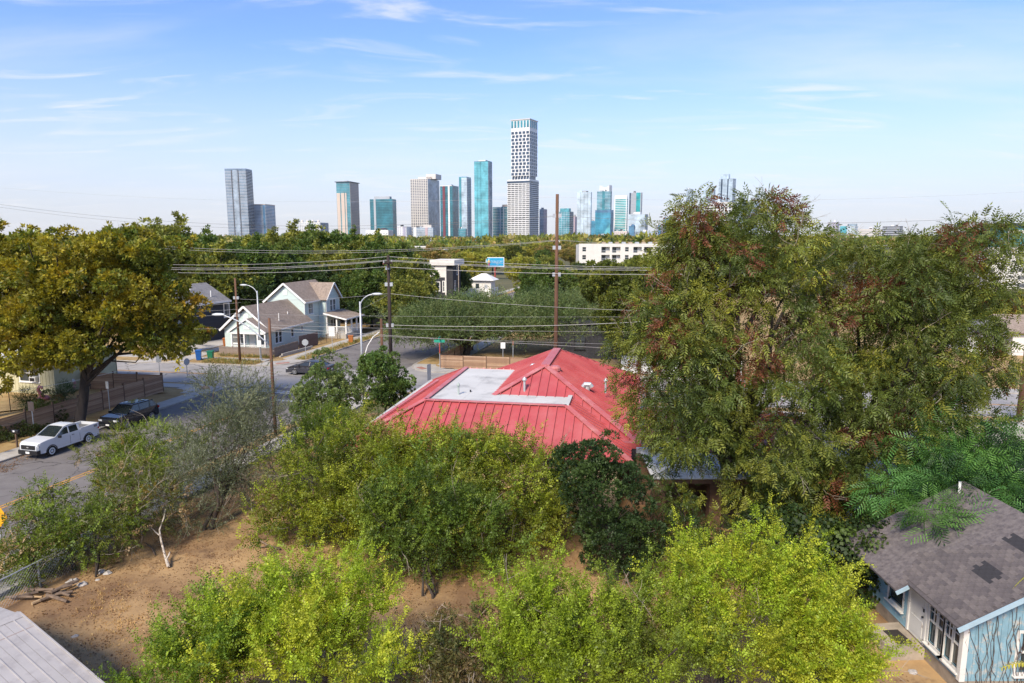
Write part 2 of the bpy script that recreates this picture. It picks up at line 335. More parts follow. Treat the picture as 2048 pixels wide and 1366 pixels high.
def window(par, p, d, x0, x1, za, zb, frame=M_trim, pane=M_pane, fw=0.09, mull=0, rail=True, proud=0.03, sill=True):
    d = Vector((d[0], d[1], 0)).normalized(); n = Vector((d.y, -d.x, 0)); p = Vector((p[0], p[1], 0))
    m = MB(); up = Vector((0, 0, 1))
    def seg(xa, xb, z0, z1, q=proud, dep=0.06): m.obox(p + d * ((xa + xb) / 2) + n * (q - dep / 2) + up * ((z0 + z1) / 2), d, n, up, (xb - xa) / 2, dep / 2, (z1 - z0) / 2)
    seg(x0 - fw, x0, za - fw, zb + fw); seg(x1, x1 + fw, za - fw, zb + fw); seg(x0, x1, zb, zb + fw); seg(x0, x1, za - fw, za)
    if rail: seg(x0, x1, (za + zb) / 2 - 0.025, (za + zb) / 2 + 0.025, 0.0)
    for k in range(mull):
        xm = x0 + (x1 - x0) * (k + 1) / (mull + 1); seg(xm - 0.03, xm + 0.03, za, zb, 0.005)
    o = obj('window', m, frame, par)
    g_ = MB().obox(p + d * ((x0 + x1) / 2) - n * 0.07 + up * ((za + zb) / 2), d, n, up, (x1 - x0) / 2, 0.01, (zb - za) / 2)
    obj('pane', g_, pane, o)
    if sill:
        s_ = MB().obox(p + d * ((x0 + x1) / 2) + n * 0.06 + up * (za - fw - 0.025), d, n, up, (x1 - x0) / 2 + fw + 0.03, 0.07, 0.02)
        obj('sill', s_, frame, o)
    return o
def roof_slab(name, quad, th, mat, par, fascia=None):
    q = [Vector(v) for v in quad]; nrm = (q[1] - q[0]).cross(q[2] - q[0]).normalized()
    if nrm.z < 0: nrm = -nrm
    return obj(name, MB().prism([v - nrm * th for v in q], nrm * th), mat, par)
# ------------------------------------------------------------------ red-roofed building
M_red = pm('red_metal', (0.40, 0.072, 0.078), 0.42, 0.10, 0.5, spec=0.5, dirt=((0.47, 0.135, 0.135), 0.35, 0.42, 0.72))
M_redd = pm('red_metal_trim', (0.48, 0.125, 0.125), 0.45, 0.10, 0.8, spec=0.5, dirt=((0.58, 0.27, 0.25), 0.6, 0.48, 0.72))
M_mem = pm('white_membrane', (0.55, 0.545, 0.52), 0.7, 0.07, 0.4, dirt=((0.29, 0.285, 0.275), 0.45, 0.5, 0.72))
M_stucco = pm('tan_stucco', (0.36, 0.28, 0.20), 0.9, 0.1, 1.0)
def seam_face(par, poly, fall, spacing, mat=M_red, th=0.05, rw=0.05, rh=0.085, name='roof_panel', start=0.25, rib=None):
    P = [Vector(p) for p in poly]; nrm = (P[1] - P[0]).cross(P[2] - P[0]).normalized()
    if nrm.z < 0: nrm = -nrm
    sheet = obj(name, MB().prism([p - nrm * th for p in P], nrm * th), mat, par)
    f = Vector((fall[0], fall[1])).normalized(); e = Vector((-f.y, f.x))
    ev = [e.dot(p.xy) for p in P]; a, b = min(ev), max(ev); q = a + spacing * start
    while q < b - 0.05:
        hits = []
        for i in range(len(P)):
            p0, p1 = P[i], P[(i + 1) % len(P)]; e0, e1 = ev[i], ev[(i + 1) % len(P)]
            if (e0 - q) * (e1 - q) < 0: hits.append(p0 + (p1 - p0) * ((q - e0) / (e1 - e0)))
        if len(hits) >= 2:
            h0, h1 = hits[0], hits[1]
            if (h0 - h1).length > 0.15: obj('seam', MB().bar(h0 + nrm * rh * 0.5, h1 + nrm * rh * 0.5, rw, rh, nrm), rib or mat, sheet)
        q += spacing
    return sheet
def cap(par, a, b, w=0.36, mat=M_redd, name='ridge_cap', lift=0.075, h=0.05):
    return obj(name, MB().bar(Vector(a) + Vector((0, 0, lift)), Vector(b) + Vector((0, 0, lift)), w, h), mat, par)
RC = Vector((6.9, 36.4, 0))
red = thing('restaurant', 'low tan building with red standing seam metal roof and pale flat roof deck', 'building', RC, YAW_B)
EZ, RZ, HW = 3.2, 6.2, 5.9; y1, y2, y3 = 5.9, 12.6, 18.5; ZF = 4.85
rn, rf = (-HW, y1, RZ), (-HW, y2, RZ); c00, c10, c11, c01 = (-2 * HW, 0, EZ), (0, 0, EZ), (0, y3, EZ), (-2 * HW, y3, EZ)
seam_face(red, [c10, c11, rf, rn], (1, 0), 0.50, rw=0.06, rh=0.13); seam_face(red, [c00, c10, rn], (0, -1), 0.56)
seam_face(red, [c01, c00, rn, rf], (-1, 0), 0.50, rw=0.06, rh=0.13); seam_face(red, [c11, c01, rf], (0, 1), 0.5)
cap(red, rn, rf, 0.55); cap(red, rn, c10, 0.40); cap(red, rn, c00, 0.40); cap(red, rf, c11, 0.34); cap(red, rf, c01, 0.34)
obj('eave_trim', MB().box(-0.42, 0.1, -0.02, y3, EZ - 0.02, EZ + 0.12), M_redd, red)
obj('gutter', MB().box(0.1, 0.22, -0.1, y3, EZ - 0.12, EZ + 0.06), M_redd, red)
obj('eave_trim', MB().box(-3.4, 0.22, -0.34, -0.03, EZ - 0.04, EZ + 0.09), M_redd, red)
obj('fascia', MB().box(-3.4, 0.24, -0.40, -0.345, EZ - 0.22, EZ + 0.1), M_red, red)
fx0, fx1, fy0, fy1 = -12.4, -4.0, 0.8, 11.0; RN = 3.7; ez2 = ZF - RN * 0.5
obj('roof_deck', MB().box(fx0, fx1, fy0, fy1, ZF - 0.2, ZF), M_mem, red)
for i in range(1, 4): obj('deck_seam', MB().box(fx0 + i * 2.1 - 0.03, fx0 + i * 2.1 + 0.03, fy0 + 0.1, fy1 - 0.1, ZF, ZF + 0.006), M_mem, red)
L0, L1, L2, L3 = (fx0 - RN, fy0 - RN, ez2), (fx1 + RN, fy0 - RN, ez2), (fx1 + RN, 9.0, ez2), (fx0 - RN, fy1 + RN, ez2)
T0, T1, T2, T3 = (fx0, fy0, ZF + 0.02), (fx1, fy0, ZF + 0.02), (fx1, 9.0, ZF + 0.02), (fx0, fy1, ZF + 0.02)
seam_face(red, [L0, L1, T1, T0], (0, -1), 0.52); seam_face(red, [L1, L2, T2, T1], (1, 0), 0.5)
seam_face(red, [L3, L0, T0, T3], (-1, 0), 0.5); seam_face(red, [(fx1 - 4, fy1 + RN, ez2), L3, T3, (fx1 - 4, fy1, ZF + 0.02)], (0, 1), 0.5)
cap(red, T0, T1, 0.3, name='parapet_cap'); cap(red, T0, T3, 0.3, name='parapet_cap'); cap(red, T1, (fx1, 3.3, ZF + .02), 0.25, M_mem, name='parapet_cap'); cap(red, T0, L0, 0.34); cap(red, T1, L1, 0.34); cap(red, T3, L3, 0.34)
cap(red, (L0[0], L0[1], ez2 + 0.02), (L3[0], L3[1], ez2 + 0.02), 0.3, M_mem, 'gutter')
cap(red, (L0[0] + 0.9, L0[1] + 2.4, ez2 + 0.62), (L3[0] + 1.9, L3[1] - 5, ez2 + 1.12), 0.22, M_redd, 'roof_flashing')
wl = MB(); wl.box(fx0 - RN + 0.7, fx1 + RN - 0.7, fy0 - RN + 0.7, fy1 + RN - 0.8, 0, ez2 - 0.06); obj('wall', wl, M_stucco, red)
wl = MB(); wl.box(fx1 + RN - 0.69, -0.5, 0.5, y3 - 0.6, 0, EZ - 0.06); obj('wall', wl, M_stucco, red)
wl = MB(); wl.box(-11.2, fx1 + RN - 0.7, fy1 + RN - 0.79, y3 - 0.6, 0, EZ - 0.06); obj('wall', wl, M_stucco, red)
def loc_red(w): v = Vector(w) - RC; return Vector((v.x * bD.x + v.y * bD.y, v.x * bN.x + v.y * bN.y, v.z))
def pipe(px, py, z, h, r, mat=M_galv, hood=True, goose=False):
    p = loc_red(G(px, py, z)); m = MB().cyl(p.x, p.y, p.z - 0.1, p.z + h, r, n=10)
    o = obj('vent_pipe', m, mat, red, smooth=False)
    if hood: obj('vent_cap', MB().lathe([(r * 1.9, -0.02), (r * 2.0, 0.06), (r * 0.5, 0.2)], 10, (p.x, p.y, p.z + h)), mat, o)
    if goose: obj('vent_hood', MB().tube([(p.x - r * 1.9, p.y - .05, p.z + h - .05), (p.x - r, p.y - .05, p.z + h + r * .9), (p.x + r, p.y - .05, p.z + h + r * .9), (p.x + r * 1.9, p.y - .05, p.z + h - .05)], r * 0.95, 8), mat, o)
pipe(917, 789, ZF, 0.55, 0.055, pm('green_grey_pipe', (0.33, 0.38, 0.36), 0.6, 0.1)); pipe(941, 784, ZF, 0.14, 0.05, M_black, False)
pipe(1049, 783, 5.0, 0.72, 0.075); pipe(1070, 741, 5.25, 0.22, 0.16, M_galv, False, True); pipe(1175, 779, 4.9, 0.22, 0.15, M_galv, False, True)
pipe(1211, 783, 4.7, 0.68, 0.065); pipe(1189, 834, 3.85, 0.24, 0.17, M_galv, False, True); pipe(1010, 846, 3.9, 0.12, 0.06, M_galv, True); pipe(978, 857, 3.7, 0.1, 0.1, M_galv, False, True)
obj('roof_vent', MB().lathe([(0.42, -0.12), (0.42, 0.06), (0.30, 0.17), (0.0, 0.2)], 14, (-5.35, 6.25, 6.0)), M_redd, red)

# carport with rusty white sheets beside it
M_corr = pm('rusty_white_sheet', (0.66, 0.66, 0.64), 0.5, 0.08, 1.0, dirt=((0.22, 0.09, 0.05), 2.2, 0.66, 0.74))
M_brick = pm('brown_brick', (0.15, 0.085, 0.055), 0.9, 0.25, 5.0, bump=0.5)
cpt = thing('carport', 'brown carport with rust streaked white corrugated roof beside the red roof', 'carport', (6.9, 32.1, 0), 0.0)
for i in range(26): 
    x = i * 0.36; obj('roof_sheet', MB().prism([(x, 0, 2.70), (x + 0.3, 0, 2.70), (x + 0.3, 3.3, 3.02), (x, 3.3, 3.02)], (0, 0, 0.03)), M_corr, cpt)
obj('roof_deck', MB().prism([(0, 0.02, 2.67), (9.4, 0.02, 2.67), (9.4, 3.3, 2.99), (0, 3.3, 2.99)], (0, 0, 0.02)), M_corr, cpt)
obj('beam', MB().box(0, 9.4, 0.1, 0.28, 2.4, 2.66), M_brick, cpt); obj('flashing', MB().box(-.2, 9.6, 3.25, 3.45, 2.95, 3.22), M_galv, cpt)
for x in (0.4, 3.2, 6.2, 9.0): obj('pillar', MB().box(x - 0.3, x + 0.3, 0.15, 0.75, 0, 2.4), M_brick, cpt)
obj('back_wall', MB().box(-0.2, 9.6, 3.3, 3.5, 0, 2.94), M_brick, cpt)
ann = thing('annexe', 'low red seamed metal roof of the annexe behind the carport', 'building', (7.6, 37.9, 0), YAW_B)
seam_face(ann, [(0, -2.2, 3.1), (9.5, -2.2, 3.1), (9.5, 2.5, 4.0), (0, 2.5, 4.0)], (0, -1), 0.45); seam_face(ann, [(0, 2.5, 4.0), (9.5, 2.5, 4.0), (9.5, 6.5, 3.2), (0, 6.5, 3.2)], (0, 1), 0.45)
cap(ann, (0, 2.5, 4.0), (9.5, 2.5, 4.0)); obj('wall', MB().box(0.2, 9.3, -1.8, 6.1, 0, 3.05), M_stucco, ann)

# ------------------------------------------------------------------ pale green house across the junction
M_mint = pm('mint_siding', (0.50, 0.60, 0.58), 0.7, 0.05, 0.8, stretch=(0.3, 0.3, 6))
M_shin = pm('brown_shingle', (0.27, 0.212, 0.17), 0.92, 0.25, 4.0, bump=0.5, dirt=((0.20, 0.155, 0.12), 0.8, 0.5, 0.7))
M_blind = glass('blind_glass', (0.16, 0.17, 0.175), 0.15)
def rot2(v, a): return Vector((v[0] * math.cos(a) - v[1] * math.sin(a), v[0] * math.sin(a) + v[1] * math.cos(a), v[2] if len(v) > 2 else 0))
GH = Vector((-29.5, 83.2, 0)); gh = thing('green_house', 'pale mint clapboard house with brown shingle gables and a two storey rear wing', 'house', GH, math.radians(-12))
F = 0.45
ops = [(1.0, 1.9, 1.3, 2.7), (2.2, 2.9, 1.3, 2.7), (3.3, 4.2, F, 2.55), (5.0, 5.8, 1.2, 2.6)]
w = MB(); wall(w, (-6.6, 0), (1, 0), 6.2, F, 3.0, ops)
wr = [(1.1, 1.75, 1.2, 2.65), (1.95, 2.6, 1.2, 2.65), (4.9, 5.5, 1.5, 2.55), (7.5, 7.9, 1.9, 2.5)]
wall(w, (-0.4, 0.16), (0, 1), 10.0, F, 3.0, wr); wall(w, (-6.6, 10), (0, -1), 9.84, F, 3.0)
obj('wall', w, M_mint, gh); obj('foundation', MB().box(-6.55, -0.45, 0.05, 10, 0, F), M_concrete, gh)
for o in (ops[0], ops[1], ops[3]): window(gh, (-6.6, 0), (1, 0), *o, pane=M_blind)
for o in wr: window(gh, (-0.4, 0.16), (0, 1), *o)
d_ = obj('door', MB().box(-3.28, -2.42, 0.06, 0.1, F, 2.54), M_trim, gh); obj('handle', MB().box(-2.56, -2.5, 0.0, 0.05, 1.4, 1.5), M_galv, d_)
obj('gable', MB().prism([(-6.6, 0, 3.0), (-0.4, 0, 3.0), (-3.5, 0, 5.55)], (0, 0.12, 0)), M_mint, gh)
vv = obj('gable_vent', MB().box(-3.8, -3.2, -0.04, 0, 4.3, 4.95), M_trim, gh)
ap, el, er = 5.95, (-7.0, -0.45, 2.92), (0.0, -0.45, 2.92)
rL = roof_slab('roof', [(-7.0, -0.45, 2.92), (-3.5, -0.45, ap), (-3.5, 10.3, ap), (-7.0, 10.3, 2.92)], 0.1, M_shin, gh)
rR = roof_slab('roof', [(0.0, -0.45, 2.92), (0.0, 10.3, 2.92), (-3.5, 10.3, ap), (-3.5, -0.45, ap)], 0.1, M_shin, gh)
obj('bargeboard', MB().bar((-7.0, -0.48, 2.86), (-3.5, -0.48, ap - 0.06), 0.06, 0.24).bar((0.0, -0.48, 2.86), (-3.5, -0.48, ap - 0.06), 0.06, 0.24), M_trim, gh)
obj('fascia', MB().box(0.0, 0.05, -0.45, 10.3, 2.76, 2.95), M_trim, gh)
obj('vent_pipe', MB().cyl(-1.0, 3.3, 3.6, 4.75, 0.05), M_trim, gh); obj('vent_pipe', MB().cyl(-1.6, 6.5, 4.2, 4.6, 0.06), M_trim, gh)
# front porch with its own gable
obj('porch_floor', MB().box(-4.6, 0.2, -1.7, -0.01, 0, F), M_concrete, gh)
roof_slab('porch_roof', [(-4.9, -1.9, 2.95), (-2.35, -1.9, 4.6), (-2.35, 1.8, 4.6), (-4.9, 1.8, 2.95)], 0.09, M_shin, gh); roof_slab('porch_roof', [(0.25, -1.9, 2.95), (0.25, 1.8, 2.95), (-2.35, 1.8, 4.6), (-2.35, -1.9, 4.6)], 0.09, M_shin, gh)
obj('gable', MB().prism([(-4.6, -1.75, 2.95), (-0.05, -1.75, 2.95), (-2.35, -1.75, 4.4)], (0, 0.1, 0)), M_mint, gh)
obj('bargeboard', MB().bar((-4.9, -1.93, 2.9), (-2.35, -1.93, 4.55), 0.05, 0.2).bar((0.25, -1.93, 2.9), (-2.35, -1.93, 4.55), 0.05, 0.2).box(-4.6, -0.05, -1.8, -1.62, 2.72, 2.94), M_trim, gh)
obj('gable_vent', MB().box(-2.75, -1.95, -1.8, -1.75, 3.3, 3.75), M_trim, gh)
for x in (-4.5, -2.8, -1.0, 0.0): obj('post', MB().box(x - 0.08, x + 0.08, -1.74, -1.58, F, 2.72), M_trim, gh)
rl = obj('railing', MB().box(-4.42, -0.08, -1.7, -1.62, 1.28, 1.34).box(-4.42, -0.08, -1.7, -1.62, 0.55, 0.6), M_trim, gh)
bm_ = MB().box(-0.02, 0.02, -1.68, -1.64, 0.6, 1.28).mesh('baluster', M_trim)
for i in range(30): link('baluster', bm_, rl, (-4.3 + i * 0.142, 0, 0))
# two storey rear
w = MB(); o2 = [(3.4, 4.3, 3.7, 5.2)]
wall(w, (-6.6, 9.9), (1, 0), 5.6, 0, 5.7)
oR = [(0.9, 2.1, 3.8, 5.2)]; wall(w, (-1.0, 10.06), (0, 1), 4.0, 0, 5.7, oR)
oW = [(1.2, 1.95, 3.8, 5.35), (2.15, 2.9, 3.8, 5.35), (1.2, 1.95, 0.9, 2.5), (2.15, 2.9, 0.9, 2.5)]; wall(w, (0.1, 14.0), (0, 1), 4.1, 0, 5.7, oW); wall(w, (-1.0, 14.0), (1, 0), 1.1, 0, 5.7); wall(w, (0.1, 18.1), (-1, 0), 6.7, 0, 5.7); wall(w, (-6.6, 18.1), (0, -1), 8.0, 0, 5.7)
obj('wall', w, M_mint, gh)
for o in oR: window(gh, (-1.0, 10.06), (0, 1), *o, pane=M_blind)
for o in oW: window(gh, (0.1, 14.0), (0, 1), *o, pane=M_blind)
A2 = 8.1; xm = -3.8
obj('gable', MB().prism([(-6.6, 9.9, 5.7), (-1.0, 9.9, 5.7), (xm, 9.9, A2 - 0.25)], (0, 0.12, 0)), M_mint, gh); obj('gable_vent', MB().box(xm - 0.3, xm + 0.3, 9.84, 9.9, 6.5, 7.1), M_trim, gh)
roof_slab('roof', [(-7.0, 9.5, 5.5), (xm, 9.5, A2), (xm, 18.5, A2), (-7.0, 18.5, 5.5)], 0.1, M_shin, gh); roof_slab('roof', [(-0.6, 9.5, 5.5), (-0.6, 18.5, 5.5), (xm, 18.5, A2), (xm, 9.5, A2)], 0.1, M_shin, gh)
obj('bargeboard', MB().bar((-7.0, 9.47, 5.44), (xm, 9.47, A2 - 0.06), 0.06, 0.24).bar((-0.6, 9.47, 5.44), (xm, 9.47, A2 - 0.06), 0.06, 0.24), M_trim, gh)
obj('fascia', MB().box(-0.6, -0.55, 9.5, 13.7, 5.36, 5.54), M_trim, gh)
ym_ = 16.05
obj('gable', MB().prism([(0.1, 14.0, 5.7), (0.1, 18.1, 5.7), (0.1, ym_, 7.6)], (-0.12, 0, 0)), M_mint, gh)
roof_slab('roof', [(0.45, 13.6, 5.5), (0.45, ym_, 7.85), (xm, ym_, 7.85), (xm, 13.6, 5.5)], 0.1, M_shin, gh); roof_slab('roof', [(0.45, 18.5, 5.5), (xm, 18.5, 5.5), (xm, ym_, 7.85), (0.45, ym_, 7.85)], 0.1, M_shin, gh)
obj('bargeboard', MB().bar((0.48, 13.6, 5.44), (0.48, ym_, 7.8), 0.06, 0.22).bar((0.48, 18.5, 5.44), (0.48, ym_, 7.8), 0.06, 0.22), M_trim, gh)
obj('corner_board', MB().box(0.1, 0.14, 13.94, 14.1, 0, 5.5).box(0.1, 0.14, 18.0, 18.16, 0, 5.5).box(-1.0, -0.96, 9.86, 10.0, 3, 5.5), M_trim, gh)
# side porch
obj('porch_floor', MB().box(0.15, 3.3, 13.4, 18.6, 0, 0.8), M_concrete, gh)
roof_slab('porch_roof', [(0.12, 13.0, 3.75), (3.6, 13.0, 2.95), (3.6, 19.0, 2.95), (0.12, 19.0, 3.75)], 0.1, M_shin, gh)
obj('fascia', MB().box(3.6, 3.66, 13.0, 19.0, 2.8, 3.0).bar((0.12, 12.97, 3.66), (3.6, 12.97, 2.88), 0.05, 0.2), M_trim, gh)
for (x, y) in ((0.4, 13.5), (1.9, 13.5), (3.3, 13.5), (3.3, 15.3), (3.3, 17.0), (3.3, 18.6)): obj('post', MB().box(x - 0.09, x + 0.09, y - 0.09, y + 0.09, 0.8, 3.4 - x * 0.22), M_trim, gh)
rl = obj('railing', MB().box(3.27, 3.33, 13.5, 18.6, 1.75, 1.82).box(0.4, 3.3, 13.47, 13.53, 1.75, 1.82), M_trim, gh)
b2 = MB().box(-0.02, 0.02, -0.02, 0.02, 0.8, 1.75).mesh('baluster', M_trim)
for i in range(28): link('baluster', b2, rl, (3.3, 13.65 + i * 0.18, 0))
for i in range(16): link('baluster', b2, rl, (0.55 + i * 0.18, 13.5, 0))

# ------------------------------------------------------------------ navy house
M_navy = pm('navy_siding', (0.018, 0.030, 0.052), 0.6, 0.2, 0.8, stretch=(0.3, 0.3, 7), bump=0.3)
M_gshin = pm('grey_shingle', (0.20, 0.195, 0.20), 0.92, 0.2, 4.0, bump=0.5, dirt=((0.13, 0.125, 0.13), 0.8, 0.5, 0.7))
e0, e1 = G(363, 610, 5.6), G(459, 599, 5.6); nv_yaw = math.atan2(-(e1 - e0).x, (e1 - e0).y)
nv = thing('navy_house', 'dark navy two storey house with grey shingle roof and white eaves', 'house', (e0.x, e0.y, 0), nv_yaw)
Ln = (e1 - e0).length
w = MB(); on = [(7.3, 8.2, 3.2, 5.0), (1.0, 1.7, 0.5, 1.6)]; wall(w, (-0.45, 0.4), (0, 1), Ln - 0.6, 0, 5.6, on); wall(w, (-8.0, 0.4), (1, 0), 7.55, 0, 5.6); wall(w, (-0.45, Ln - 0.2), (-1, 0), 7.5, 0, 5.6); wall(w, (-8.0, Ln - .2), (0, -1), Ln - .6, 0, 5.6)
obj('wall', w, M_navy, nv)
for o in on: window(nv, (-0.45, 0.4), (0, 1), *o, pane=M_blind, fw=0.13)
roof_slab('roof', [(0.2, -0.1, 5.5), (0.2, Ln + 0.1, 5.5), (-4.2, Ln + 0.1, 7.9), (-4.2, -0.1, 7.9)], 0.12, M_gshin, nv); roof_slab('roof', [(-8.6, -0.1, 5.5), (-4.2, -0.1, 7.9), (-4.2, Ln + 0.1, 7.9), (-8.6, Ln + 0.1, 5.5)], 0.12, M_gshin, nv)
obj('gable', MB().prism([(-8.0, 0.42, 5.5), (-0.45, 0.42, 5.5), (-4.2, 0.42, 7.6)], (0, 0.1, 0)), M_navy, nv)
obj('fascia', MB().box(0.2, 0.27, -0.1, Ln + 0.1, 5.28, 5.52), M_trim, nv); obj('bargeboard', MB().bar((0.2, -0.14, 5.42), (-4.2, -0.14, 7.82), 0.06, 0.24).bar((-8.6, -0.14, 5.42), (-4.2, -0.14, 7.82), 0.06, 0.24), M_trim, nv)
obj('vent_pipe', MB().cyl(-1.0, 6.0, 6.0, 7.0, 0.06), M_trim, nv); obj('vent_pipe', MB().cyl(-2.6, 4.0, 6.9, 7.8, 0.08), M_trim, nv)

# ------------------------------------------------------------------ cream board-and-batten house beside the road
M_cream = pm('cream_board', (0.50, 0.47, 0.30), 0.8, 0.1, 0.8)
M_tin = pm('pale_tin_roof', (0.50, 0.50, 0.49), 0.6, 0.1, 0.8)
ch = thing('cream_house', 'cream board and batten house with tin roof and window air conditioner under the elm', 'house', (G(121, 792).x - 0.4, G(121, 792).y, 0), math.radians(-14))
w = MB(); oc = [(9.0 - 3.9, 9.0 - 1.7, 1.25, 2.75)]; wall(w, (-9.0, 0), (1, 0), 9.0, 0, 3.1, oc); wall(w, (0, 0.16), (0, 1), 7.0, 0, 3.1); wall(w, (0, 7.16), (-1, 0), 9.0, 0, 3.1); obj('wall', w, M_cream, ch)
for i in range(23): obj('batten', MB().box(-9 + i * 0.4, -8.955 + i * 0.4, -0.025, 0, 0, 1.15 if 12 < i < 19 else 3.1), M_cream, ch)
window(ch, (-9.0, 0), (1, 0), *oc[0], mull=1)
obj('roof', MB().prism([(-9.6, -0.7, 3.05), (0.5, -0.7, 3.05), (0.5, 3.6, 4.2), (-9.6, 3.6, 4.2)], (0, 0, 0.08)), M_tin, ch); obj('roof', MB().prism([(-9.6, 8.0, 3.05), (-9.6, 3.6, 4.2), (0.5, 3.6, 4.2), (0.5, 8.0, 3.05)], (0, 0, 0.08)), M_tin, ch)
acu = obj('air_conditioner', MB().box(-2.5, -1.8, -0.35, 0.05, 1.28, 1.7), M_trim, ch); obj('grille', MB().box(-2.42, -1.88, -0.36, -0.35, 1.33, 1.64), M_black, acu)

# ------------------------------------------------------------------ fences
M_fence = [pm('fence_board_%d' % i, c, 0.9, 0.3, 1.5, stretch=(0.4, 0.4, 5), bump=0.4) for i, c in enumerate(((0.36, 0.225, 0.14), (0.29, 0.175, 0.11), (0.42, 0.28, 0.185)))]
M_fpost = pm('fence_post_wood', (0.115, 0.07, 0.045), 0.9, 0.3, 2.0)
def board_fence(label, p0, p1, h, bh, panel=2.4, z=0.08, gap=0.012, side=1):
    d = (p1 - p0); L = d.length; d = d / L; n = int(round(L / panel)); pl = L / n; ang = math.atan2(d.y, d.x)
    t = thing('board_fence', label, 'fence', (p0.x, p0.y, z), ang)
    mes = [MB().box(0.05, pl - 0.05, -0.012, 0.012, 0, bh - gap).mesh('board', m) for m in M_fence]
    pmesh = MB().box(-0.05, 0.05, -0.06, 0.06, 0, h + 0.04).mesh('post', M_fpost)
    rows = int(h / bh)
    for i in range(n):
        link('post', pmesh, t, (i * pl, 0.0, 0))
        for k in range(rows): link('board', mes[(i * 7 + k * 3 + rnd.randrange(3)) % 3], t, (i * pl, side * rnd.uniform(0.045, 0.06) * (-1), k * bh))
    link('post', pmesh, t, (L, 0, 0)); return t
fc = A(19.6, -4.6)
board_fence('long weathered board fence standing between the elm trunk and the street corner', A(1.0, -4.4), fc, 1.75, 0.16, side=1)
board_fence('dark board fence running back along the cross street from the corner', fc + Vector((0, 0, 0)) - bD * 0.1, fc - bD * 12.5 + Vector((0, -0.4, 0)), 1.75, 0.16, side=-1)
board_fence('dark brown board fence behind the mailboxes near the cream house', A(-14, -5.6), A(-0.5, -5.2), 1.7, 0.16)
board_fence('grey brown horizontal slat fence along the pavement behind the green scooter', G(881, 737) + Vector((0, 0, 0)), G(881, 737) + bD * 13.0, 1.45, 0.145, side=1)
board_fence('dark slat fence running back from the corner under the live oak', G(881, 737) + aD * 0.1, G(881, 737) + aD * 12.0, 1.45, 0.145, side=-1)
def picket(label, p0, p1, h, mat):
    d = p1 - p0; L = d.length; t = thing('picket_fence', label, 'fence', (p0.x, p0.y, 0.1), math.atan2(d.y, d.x)); n = int(L / 0.145)
    mes = [MB().prism([(0, 0, 0), (0.125, 0, 0), (0.125, 0, h - 0.08 + dz), (0.09, 0, h + dz), (0.035, 0, h + dz), (0, 0, h - 0.08 + dz)], (0, 0.02, 0)).mesh('picket', mat) for dz in (0, 0.03, -0.03)]
    for i in range(n): link('picket', mes[rnd.randrange(3)], t, (i * 0.145, rnd.uniform(0, 0.012), 0))
    obj('rail', MB().box(0, L, 0.03, 0.07, 0.25, 0.33), mat, t); obj('rail', MB().box(0, L, 0.03, 0.07, h - 0.35, h - 0.27), mat, t)
M_pick = pm('weathered_picket', (0.26, 0.20, 0.16), 0.9, 0.3, 1.5)
M_pick2 = pm('dark_picket', (0.15, 0.10, 0.085), 0.9, 0.3, 1.5)
f0, f1, f2, f3 = G(439, 712), G(548, 716.5), G(598, 701), G(638, 690.5)
picket('weathered grey picket fence in front of the mint house porch', f0, f1, 1.15, M_pick)
picket('weathered grey picket fence down the side of the mint house', f1 + Vector((0.05, 0.1, 0)), f2, 1.2, M_pick)
picket('taller dark picket fence at the rear side of the mint house', f2 + Vector((0.05, 0.1, 0)), f3, 1.75, M_pick2)
# low block wall along the side pavement
rw = thing('retaining_wall', 'low grey concrete block wall beside the sloping pavement of the mint house', 'wall', (0, 0, 0)); q0, q1 = G(560, 716), G(622, 699)
bmn = MB().box(0, 0.79, -0.1, 0.1, 0, 0.2).mesh('block', M_concrete); dv = (q1 - q0); an = math.atan2(dv.y, dv.x); dv.normalize()
for k in range(2):
    for i in range(int((q1 - q0).length / 0.8)): link('block', bmn, rw, (q0.x + dv.x * (i * 0.8 + 0.4 * k), q0.y + dv.y * (i * 0.8 + 0.4 * k), 0.05 + k * 0.205), an)
# wire mesh fence up the slope beyond
def mesh_fence(label, p0, p1, h, n, mat=M_galv):
    d = p1 - p0; L = d.length; t = thing('wire_fence', label, 'fence', (p0.x, p0.y, 0.05), math.atan2(d.y, d.x))
    pmesh = MB().cyl(0, 0, 0, h, 0.035, n=6).mesh('post', mat)
    for i in range(n + 1): link('post', pmesh, t, (L * i / n, 0, 0))
    obj('rail', MB().tube([(0, 0, h - 0.02), (L, 0, h - 0.02)], 0.025, 6), mat, t)
    m = MB(); k = int(L / 0.16); kk = int(h / 0.16)
    for i in range(k + kk):
        x0 = (i - kk) * 0.16
        a = max(0, -x0); b_ = min(h, L - x0)
        if b_ > a:
            m.bar((x0 + a, 0, a), (x0 + b_, 0, b_), 0.006, 0.006, (0, 1, 0)); m.bar((L - x0 - a, 0.008, a), (L - x0 - b_, 0.008, b_), 0.006, 0.006, (0, 1, 0))
    o = obj('mesh', m, mat, t); o['kind'] = 'stuff'
mesh_fence('thin post and wire fence on the dry grass above the mint house pavement', G(642, 689), G(715, 668), 1.1, 7, M_fpost)
mesh_fence('chain link fence overgrown by saplings along the near pavement', A(-26, 16.9), A(-4, 16.9), 1.2, 8)
